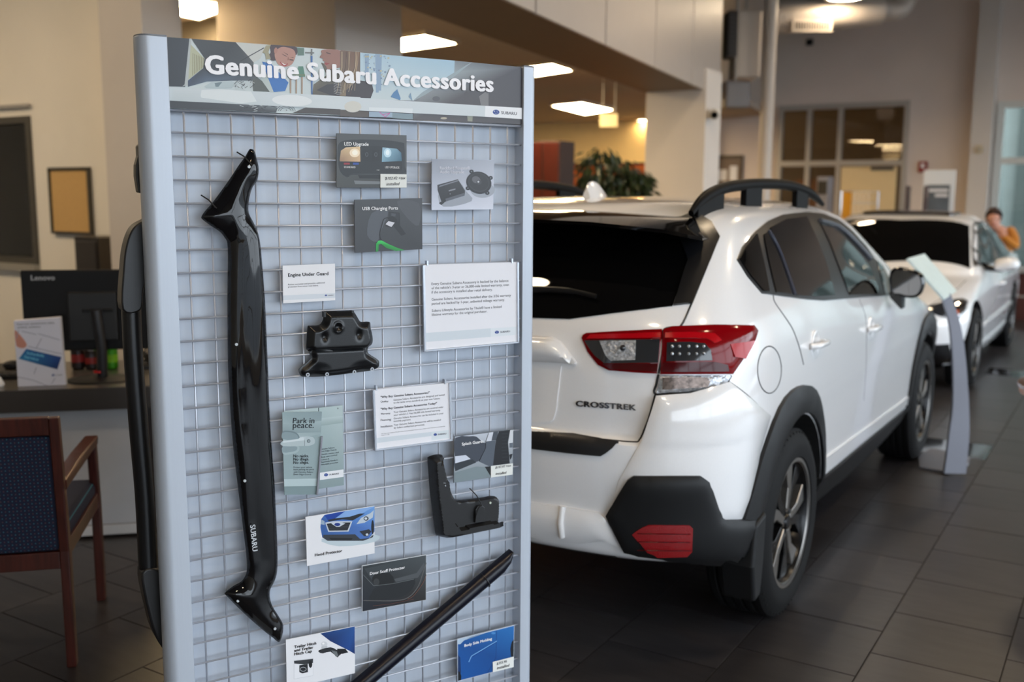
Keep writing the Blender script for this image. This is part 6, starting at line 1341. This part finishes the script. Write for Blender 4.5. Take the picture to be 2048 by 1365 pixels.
# cork board and cabinet on the left wall
q0, q1 = at_y(104, 339, YL), at_y(188, 467, YL)
cb = thing('cork_board', 'tan cork board in a thin dark frame on the left wall', 'notice board', T((q0.x + q1.x) / 2, YL - .002, (q0.z + q1.z) / 2)); hw_, hh_ = abs(q1.x - q0.x) / 2, (q0.z - q1.z) / 2
MB().box((-hw_, -.018, -hh_), (hw_, .0, hh_)).build('cork', mat('cork', srgb(204, 164, 104), .9, noise=.12, nscale=120, bump=.2, bscale=200), cb)
for lo, hi in (((-hw_ - .012, -.03, hh_ - .008), (hw_ + .012, 0, hh_ + .012)), ((-hw_ - .012, -.03, -hh_ - .012), (hw_ + .012, 0, -hh_ + .008)), ((-hw_ - .012, -.03, -hh_), (-hw_ + .008, 0, hh_)), ((hw_ - .008, -.03, -hh_), (hw_ + .012, 0, hh_))): MB().box(lo, hi).build('frame_rail', mat('dark_board_frame', srgb(62, 56, 44), .5), cb, bevel=.002)
q0, q1 = at_y(148, 473, YL - .25), at_y(188, 540, YL - .25)
cbn = thing('tall_cabinet', 'tall dark cabinet below the cork board', 'cabinet', T(q0.x, YL - .25, 0))
MB().box((0, 0, 0), (q1.x - q0.x + .06, .24, q0.z)).build('carcass', mat('black_brown_laminate', srgb(36, 30, 26), .45), cbn, bevel=.004); MB().box((.02, -.012, .05), (q1.x - q0.x + .04, 0, q0.z - .03)).build('door', mat('black_brown_door', srgb(42, 35, 30), .4), cbn, bevel=.003)
# leaves behind the left window
lm = mat('houseplant_leaf', srgb(90, 140, 44), .5, noise=.2)
for px_, py_ in ((12, 500), (46, 490), (76, 495)):
    q = at_y(px_, py_, YL + (.85 if px_ == 46 else .42)); pt_ = thing('window_plant', {12: 'leftmost', 46: 'middle', 76: 'rightmost'}[px_] + ' of the green plants behind the dark office window', 'plant', T(q.x, q.y, .6), 'plants behind the office window')
    MB().lathe([(.001, -.599), (.07, -.599), (.09, -.2), (.085, -.18), (.001, -.19)], 16).build('pot', mat('grey_pot', srgb(110, 108, 104), .6), pt_, smooth=40)
    for k in range(16):
        g = random.uniform(0, 2 * PI); l_ = random.uniform(.10, .2); z0 = random.uniform(.3, .52)
        M_ = Matrix.Translation((0, 0, z0)) @ Matrix.Rotation(g, 4, 'Z') @ Matrix.Rotation(random.uniform(-.6, .3), 4, 'Y')
        MB().add([M_ @ Vector(c_) for c_ in ((0, 0, 0), (l_ * .4, l_ * .22, .01), (l_, 0, -.01), (l_ * .4, -l_ * .22, .01), (l_ * .4, 0, -.012))], [(0, 1, 4), (1, 2, 4), (2, 3, 4), (3, 0, 4)]).build('leaf', lm, pt_, smooth=60)
    MB().cyl((0, 0, -.19), (0, 0, .5), .008, 8).build('stem', mat('stem_green', srgb(70, 90, 40), .6), pt_)
# ================================================================== BACKGROUND
glow = mat('office_light_panel', (1, 1, 1), .5, emit=(1.0, .74, .40), estr=60.)
lfm = mat('light_frame', srgb(200, 190, 176), .5)
for lab, qd in (('office ceiling light panel above the thin pillar at the upper left', ((283, 10), (360, -14), (470, 6), (398, 33))), ('office ceiling light panel beside the broad pillar', ((770, 76), (850, 65), (913, 82), (800, 98))), ('office ceiling light panel just above the right end of the stand', ((1012, 136), (1104, 124), (1144, 137), (1052, 151))), ('farthest office ceiling light panel, above the hanging sign', ((1104, 209), (1164, 203), (1226, 217), (1170, 226)))):
    P = [at_z(*q, ZO - .02) for q in qd]; cn = sum(P, Vector()) / 4
    o = thing('ceiling_light', lab, 'ceiling light', Matrix.Translation((cn.x, cn.y, ZO - .045)), 'office ceiling light panels')
    MB().prism([(q.x - cn.x, q.y - cn.y) for q in P], .004, .014, 'xy').build('diffuser', glow, o)
    ou = [((q.x - cn.x) * 1.10, (q.y - cn.y) * 1.10) for q in P]; inn = [(q.x - cn.x, q.y - cn.y) for q in P]
    for i in range(4): MB().prism([inn[i], inn[(i + 1) % 4], ou[(i + 1) % 4], ou[i]], 0, .044, 'xy').build('frame_rail', lfm, o)
# small round downlight set into the same ceiling
q = at_z(1285, 238, ZO); dl = thing('downlight', 'small round downlight glowing beside the square column', 'ceiling light', Matrix.Translation((q.x, q.y, ZO - .03)))
MB().lathe([(.001, .0), (.085, .0), (.085, .008), (.001, .008)], 20).build('diffuser', glow, dl); MB().lathe([(.085, -.004), (.105, -.004), (.105, .029), (.085, .029)], 20, None, True).build('trim_ring', lfm, dl, smooth=40)
dS = 11.5; a, b = at_d(1200, 228, dS), at_d(1235, 254, dS); hs = thing('hanging_sign', 'small blank cream sign hung from the office ceiling', 'sign', T((a.x + b.x) / 2, (a.y + b.y) / 2, b.z, YAW))
wS = (b - a).length * .80; MB().box((-wS / 2, -.02, 0), (wS / 2, .02, a.z - b.z)).build('panel', mat('cream_sign', srgb(240, 224, 176), .5), hs, bevel=.003)
for sx in (-1, 1): MB().cyl((sx * wS * .35, 0, a.z - b.z), (sx * wS * .35, 0, ZO - b.z), .006, 6).build('hanger', metal_trim, hs)
# red-brown cabinet
yc_ = 9.7; a = at_y(1052, 281, yc_); b = at_y(1119, 281, yc_); c_ = at_x(1142, 288, b.x)
rc = thing('office_cabinet', 'tall red-brown cabinet in the lit office', 'cabinet', T(a.x, yc_, 0)); wC = b.x - a.x; dC = max(.35, c_.y - yc_)
MB().box((0, .02, 0), (wC, dC, b.z)).build('carcass', mat('dark_carcass', srgb(58, 40, 36), .5), rc, bevel=.004)
for k in range(2): MB().box((.01 + k * wC / 2, 0, .05), (wC / 2 * (k + 1) - .01, .02, b.z - .02)).build('door', mat('red_brown_veneer', srgb(74, 22, 13), .4, noise=.2, nscale=5, stretch=(10, 10, 1)), rc, bevel=.003); MB().cyl((wC / 2 + (.03 if k else -.03), -.02, 1.0), (wC / 2 + (.03 if k else -.03), -.02, 1.12), .006, 8).build('handle', chrome, rc)
yo_ = 12.0; a, b = at_y(1120, 332, yo_), at_y(1330, 338, yo_); pt_ = thing('office_partition', 'low orange office partition behind the leafy plant', 'partition', T(a.x, yo_, 0))
MB().box((0, 0, 0), (b.x - a.x, .06, a.z)).build('screen', mat('orange_panel', srgb(176, 84, 22), .7, noise=.05), pt_, bevel=.005); MB().box((-.01, -.005, a.z), (b.x - a.x + .01, .065, a.z + .03)).build('cap_rail', cherry, pt_)
# leafy plant
dP = 9.0; base = at_d(1228, 388, dP); fp = thing('potted_ficus', 'bushy dark green potted plant behind the near white car', 'plant', T(base.x, base.y, 0))
MB().lathe([(.001, 0), (.15, 0), (.20, .34), (.21, .36), (.18, .36), (.17, .32), (.001, .31)], 24).build('pot', mat('terracotta_pot', srgb(110, 70, 50), .7), fp, smooth=40)
MB().tube(smooth_open([(0, 0, .3), (.02, 0, .7), (-.02, .02, 1.1), (.0, 0, 1.6)], 4), .02, 8).build('trunk', mat('bark', srgb(80, 60, 44), .9, bump=.4), fp, smooth=60)
lv = MB(); lobes = [(-.13, 1.80, .20), (.02, 1.72, .22), (-.22, 1.62, .14), (.18, 1.66, .17), (.10, 1.50, .28), (-.12, 1.48, .24), (.26, 1.50, .14), (0, 1.3, .32), (.2, 1.25, .2), (-.22, 1.25, .2)]
R_ = Vector((_cy, _sy, 0)); U_ = Vector((-_sy, _cy, 0))
for lx, lz, lr in lobes:
    for k in range(260):
        d = Vector((random.gauss(0, 1), random.gauss(0, 1), random.gauss(0, 1))).normalized() * lr * random.uniform(.55, 1.05); c0 = R_ * lx + Vector((0, 0, lz)) + d; l_ = random.uniform(.06, .13)
        M_ = Matrix.Translation(c0) @ Matrix.Rotation(math.atan2(d.y, d.x), 4, 'Z') @ Matrix.Rotation(random.uniform(.3, 1.3), 4, 'Y') @ Matrix.Rotation(random.uniform(-1, 1), 4, 'X')
        lv.add([M_ @ Vector(q) for q in ((0, 0, 0), (l_ * .45, l_ * .16, 0), (l_, 0, -.02), (l_ * .45, -l_ * .16, 0))], [(0, 1, 2), (0, 2, 3)])
fo_ = lv.build('foliage', mat('ficus_leaf', srgb(38, 52, 22), .4, noise=.4, nscale=9), fp, fix=False); fo_['kind'] = 'stuff'
# security camera on the column, framed board, pole, ducts
q = at_x(1424, 226, xr + .03); sc_ = thing('security_camera', 'small white security camera on the square column', 'camera', Matrix.Translation((xr + .002, q.y, q.z)) @ Matrix.Rotation(.2, 4, 'Z'))
MB().cyl((0, 0, 0), (.06, 0, 0), .03, 12).build('mount', white_m, sc_, smooth=40); MB().cyl((.05, .05, .0), (.07, -.12, -.03), .05, 16).build('housing', mat('camera_white', srgb(206, 200, 190), .5), sc_, smooth=40, bevel=.008); MB().cyl((.07, -.121, -.03), (.0705, -.128, -.031), .035, 16).build('lens', gloss_blk, sc_)
a, b = at_y(1436, 318, 17.49), at_y(1482, 366, 17.49); nb_ = thing('framed_notice_board', 'dark framed notice board on the wall right of the square column', 'notice board', T(a.x, 17.455, b.z)); w1_, h1_ = b.x - a.x, a.z - b.z
MB().box((0, 0, 0), (w1_, .04, h1_)).build('board', mat('notice_board_brown', srgb(120, 104, 92), .7), nb_)
for i, (u0_, u1_, v0_, v1_) in enumerate(((.1, .42, .1, .55), (.55, .85, .1, .7))): MB().box((w1_ * u0_, -.008, h1_ * v0_), (w1_ * u1_, 0, h1_ * v1_)).build('paper', white_m, nb_)
for lo, hi in (((-.03, -.02, h1_), (w1_ + .03, .04, h1_ + .06)), ((-.03, -.02, -.04), (w1_ + .03, .04, 0)), ((-.03, -.02, 0), (0, .04, h1_)), ((w1_, -.02, 0), (w1_ + .03, .04, h1_))): MB().box(lo, hi).build('frame_rail', mat('dark_brown_frame', srgb(70, 58, 50), .5), nb_)
dQ = 13.0; q = at_d(1531, 300, dQ); po = thing('support_post', 'slim round support post standing in front of the glazed partition', 'post', T(q.x, q.y, 0))
MB().cyl((0, 0, 0), (0, 0, 5.995), .083, 20).build('shaft', mat('post_paint', srgb(196, 186, 176), .4), po, smooth=40); MB().lathe([(.083, .001), (.13, .001), (.13, .02), (.09, .03)], 20).build('base_collar', metal_trim, po, smooth=40)
duct_m = mat('painted_duct', srgb(188, 178, 168), .45, metal=.15)
dU = 13.6; P = [at_d(x, y, dU) for x, y in ((1548, 33), (1600, 30), (1680, 24), (1760, 16))]; q = P[0]
du = thing('air_duct', 'large pale round air duct under the showroom ceiling', 'duct', Matrix.Translation(P[0]))
MB().tube([tuple(p_ - q) for p_ in P], .235, 28).build('duct_pipe', duct_m, du, smooth=50)
for x_ in (1556, 1562, 1568, 1576): c0 = at_d(x_, 32, dU) - q; ax_ = (P[1] - P[0]).normalized(); MB().tube([tuple(c0 - ax_ * .012), tuple(c0 + ax_ * .012)], .243, 28).build('duct_rib', duct_m, du, smooth=50)
el = [at_d(x, y, dU) - q for x, y in ((1752, 17), (1785, 20), (1806, 8), (1812, -20), (1812, -60))]; MB().tube(smooth_open([tuple(e_) for e_ in el], 5), .15, 24).build('duct_elbow', duct_m, du, smooth=50)
vt = at_d(1624, 52, dU - .22) - q; Mv = Matrix.Translation(vt) @ Matrix.Rotation(math.atan2(ax_.y, ax_.x), 4, 'Z')
MB().box((-.27, -.012, -.075), (.27, .012, .075), Mv).build('vent_frame', duct_m, du, bevel=.004)
for k in range(14): MB().box((-.235 + k * .0345, -.018, -.05), (-.215 + k * .0345, -.011, .05), Mv).build('vent_slat', mat('vent_dark', srgb(70, 62, 54), .6), du)
for nm, lab, px0_, px1_, py0_, py1_, d_, th_, m_ in (('louver_box', 'narrow dark louver box high beside the bulkhead', 1453, 1471, 22, 114, 12.6, .3, mat('louver_dark', srgb(44, 40, 38), .6)), ('duct_boot', 'pale square duct boot high between bulkhead and post', 1472, 1517, 22, 156, 13.2, .5, duct_m), ('duct_plenum', 'grey duct plenum below the pale duct boot', 1450, 1500, 162, 216, 12.9, .4, mat('grey_plenum', srgb(120, 116, 116), .5, metal=.3))):
    a, b = at_d(px0_, py1_, d_), at_d(px1_, py0_, d_); o = thing(nm, lab, 'duct', T(a.x, a.y, a.z, YAW)); w_ = math.hypot(b.x - a.x, b.y - a.y); h_ = b.z - a.z
    MB().box((0, 0, 0), (w_, th_, h_)).build('casing', m_, o, bevel=.03, seg=3)
    if nm == 'louver_box':
        for k in range(10): MB().box((.01, -.02, h_ * (k + .2) / 10), (w_ - .01, 0, h_ * (k + .7) / 10)).build('louver', mat('louver_slat', srgb(60, 54, 50), .6), o)
    else: MB().box((.02, -.015, .02), (w_ - .02, 0, .05)).build('flange', m_, o); MB().cyl((w_ * .5, th_ * .5, h_), (w_ * .5, th_ * .5, 6.0 - a.z), .02, 8).build('hanger', metal_trim, o)
# things on and before the back wall
def wallbox(name, lab, cat, x0, x1, y0, y1, y, th, m_, parts=()):
    a, b = at_y(x0, y1, y), at_y(x1, y0, y); o = thing(name, lab, cat, T(a.x, y, a.z)); W_2, H_2 = b.x - a.x, b.z - a.z; MB().box((0, -th, 0), (W_2, 0, H_2)).build('body', m_, o, bevel=.01)
    for nm, u0_, u1_, v0_, v1_, mm in parts: MB().box((W_2 * u0_, -th - .012, H_2 * v0_), (W_2 * u1_, -th, H_2 * v1_)).build(nm, mm, o)
    return o
wallbox('fire_alarm', 'small red fire alarm box on the back wall', 'alarm', 1837, 1856, 323, 345, YB - .004, .06, mat('alarm_red', srgb(140, 30, 24), .4), (('strobe', .3, .7, .4, .8, white_m),))
wallbox('thermostat', 'small round-cornered thermostat on the pilaster', 'thermostat', 1951, 1966, 291, 307, YB - .355, .04, mat('thermostat_cream', srgb(200, 180, 140), .5), (('dial', .25, .75, .25, .75, metal_trim),))
wallbox('wall_sensor', 'tiny dark sensor high on the back wall', 'sensor', 1613, 1627, 78, 92, YB - .004, .05, blk, (('lens', .3, .7, .3, .7, gloss_blk),))
o = wallbox('water_dispenser', 'grey water dispenser standing before the glazed partition', 'dispenser', 1641, 1668, 354, 440, 15.6, .3, mat('dispenser_grey', srgb(130, 130, 138), .4), (('panel', .1, .9, .6, .9, blk_s),)); 
o.children[0].scale = (1, 1, 1)
def stand_on_floor(o):
    z = o.location.z
    b_ = MB().box((0, -.28, -z), (.34, 0, 0)); b_.build('cabinet_base', MATS['dispenser_grey'], o)
stand_on_floor(o)
yk = 15.2; a, b = at_y(1680, 440, yk), at_y(1757, 383, yk); rk = thing('wire_rack', 'wire brochure rack before the cream door', 'rack', T(a.x, yk, 0)); wk = b.x - a.x
for k in range(2): MB().cyl((wk * k, 0, 0), (wk * k, 0, b.z), .012, 8).build('upright', chrome, rk)
for k in range(9): MB().cyl((0, 0, .3 + (b.z - .3) * k / 8), (wk, 0, .3 + (b.z - .3) * k / 8), .007, 6).build('wire', chrome, rk)
for k in range(1, 8): MB().cyl((wk * k / 8, -.01, .3), (wk * k / 8, -.01, b.z), .005, 6).build('wire', chrome, rk)
a, b = at_y(1683, 436, yk - .1), at_y(1702, 384, yk - .1)
yp_ = thing('yellow_leaflet', 'yellow-orange leaflet standing in the wire rack', 'leaflet', T(a.x, yk - .05, .9)); MB().box((0, -.02, 0), (b.x - a.x, 0, b.z - .9)).build('sheet', mat('yellow_paper', srgb(214, 150, 30), .6), yp_)
MB().box((0, -.024, .0), (b.x - a.x, -.02, (b.z - .9) * .4)).build('print', mat('orange_paper', srgb(196, 110, 60), .6), yp_)
yt = 14.6; a, b = at_y(1842, 436, yt), at_y(1912, 340, yt); ps = thing('poster_display', 'white poster display with a grey photo behind the white sedan', 'sign', T(a.x, yt, 0)); wp_ = b.x - a.x
MB().box((0, 0, .08), (wp_, .03, b.z)).build('panel', mat('white_panel', srgb(226, 230, 234), .4), ps, bevel=.006); zf = lambda v: at_y(1880, v, yt).z
MB().box((wp_ * .12, -.004, .9), (wp_ * .86, 0, zf(370))).build('photo', mat('grey_photo', srgb(96, 104, 112), .4, noise=.3, nscale=4), ps); MB().box((wp_ * .2, -.006, zf(384)), (wp_ * .8, -.004, zf(378))).build('lettering', white_m, ps); MB().box((wp_ * .4, -.006, zf(394)), (wp_ * .8, -.004, zf(388))).build('lettering', white_m, ps)
MB().box((-.05, -.2, 0), (wp_ + .05, .2, .03)).build('foot', isl, ps); MB().cyl((wp_ / 2, .015, .03), (wp_ / 2, .015, .09), .02, 8).build('neck', isl, ps)
yr_ = 13.9; a = at_y(1812, 375, yr_); mr = thing('magazine_rack', 'reddish magazine rack beside the poster display', 'rack', T(a.x, yr_, 0)); zt_ = at_y(1820, 372, yr_).z
for k in range(2): MB().box((.22 * k, 0, 0), (.22 * k + .02, .25, zt_)).build('side', cherry, mr)
for k in range(4): MB().box((.02, .02, .35 + .28 * k), (.22, .06, .55 + .28 * k)).build('magazine', mat('magazine_%d' % (k % 2), srgb(*((150, 70, 60), (190, 170, 150))[k % 2]), .5), mr)
yw = 14.3; a = at_y(2032, 538, yw); cw = thing('service_counter', 'dark red-brown counter with a grey top at the right edge', 'counter', T(a.x, yw, 0)); 
MB().box((0, 0, 0), (1.6, .6, a.z - .05)).build('body', mat('dark_cherry_veneer', srgb(70, 32, 26), .4, noise=.2, nscale=4), cw, bevel=.004); MB().box((-.04, -.04, a.z - .05), (1.64, .64, a.z)).build('worktop', mat('grey_worktop', srgb(150, 146, 144), .3), cw, bevel=.004); MB().box((-.01, -.01, a.z * .45), (1.6, 0, a.z * .45 + .02)).build('trim_strip', metal_trim, cw)
# outside the right-hand window: neighbouring facade, so the panes show more than sky
fa = mat('pale_green_facade', srgb(150, 160, 156), .8, noise=.1, nscale=1)
struct(MB().box((-9, 27, -.13), (10, 27.3, 7)).build('wall_neighbour', fa))
nb2 = bpy.data.objects['wall_neighbour']
for k in range(12): MB().box((-9 + k * 1.6, 26.8, 0), (-8.6 + k * 1.6, 27, 7)).build('facade_pier', mat('facade_dark', srgb(84, 94, 90), .7), nb2)
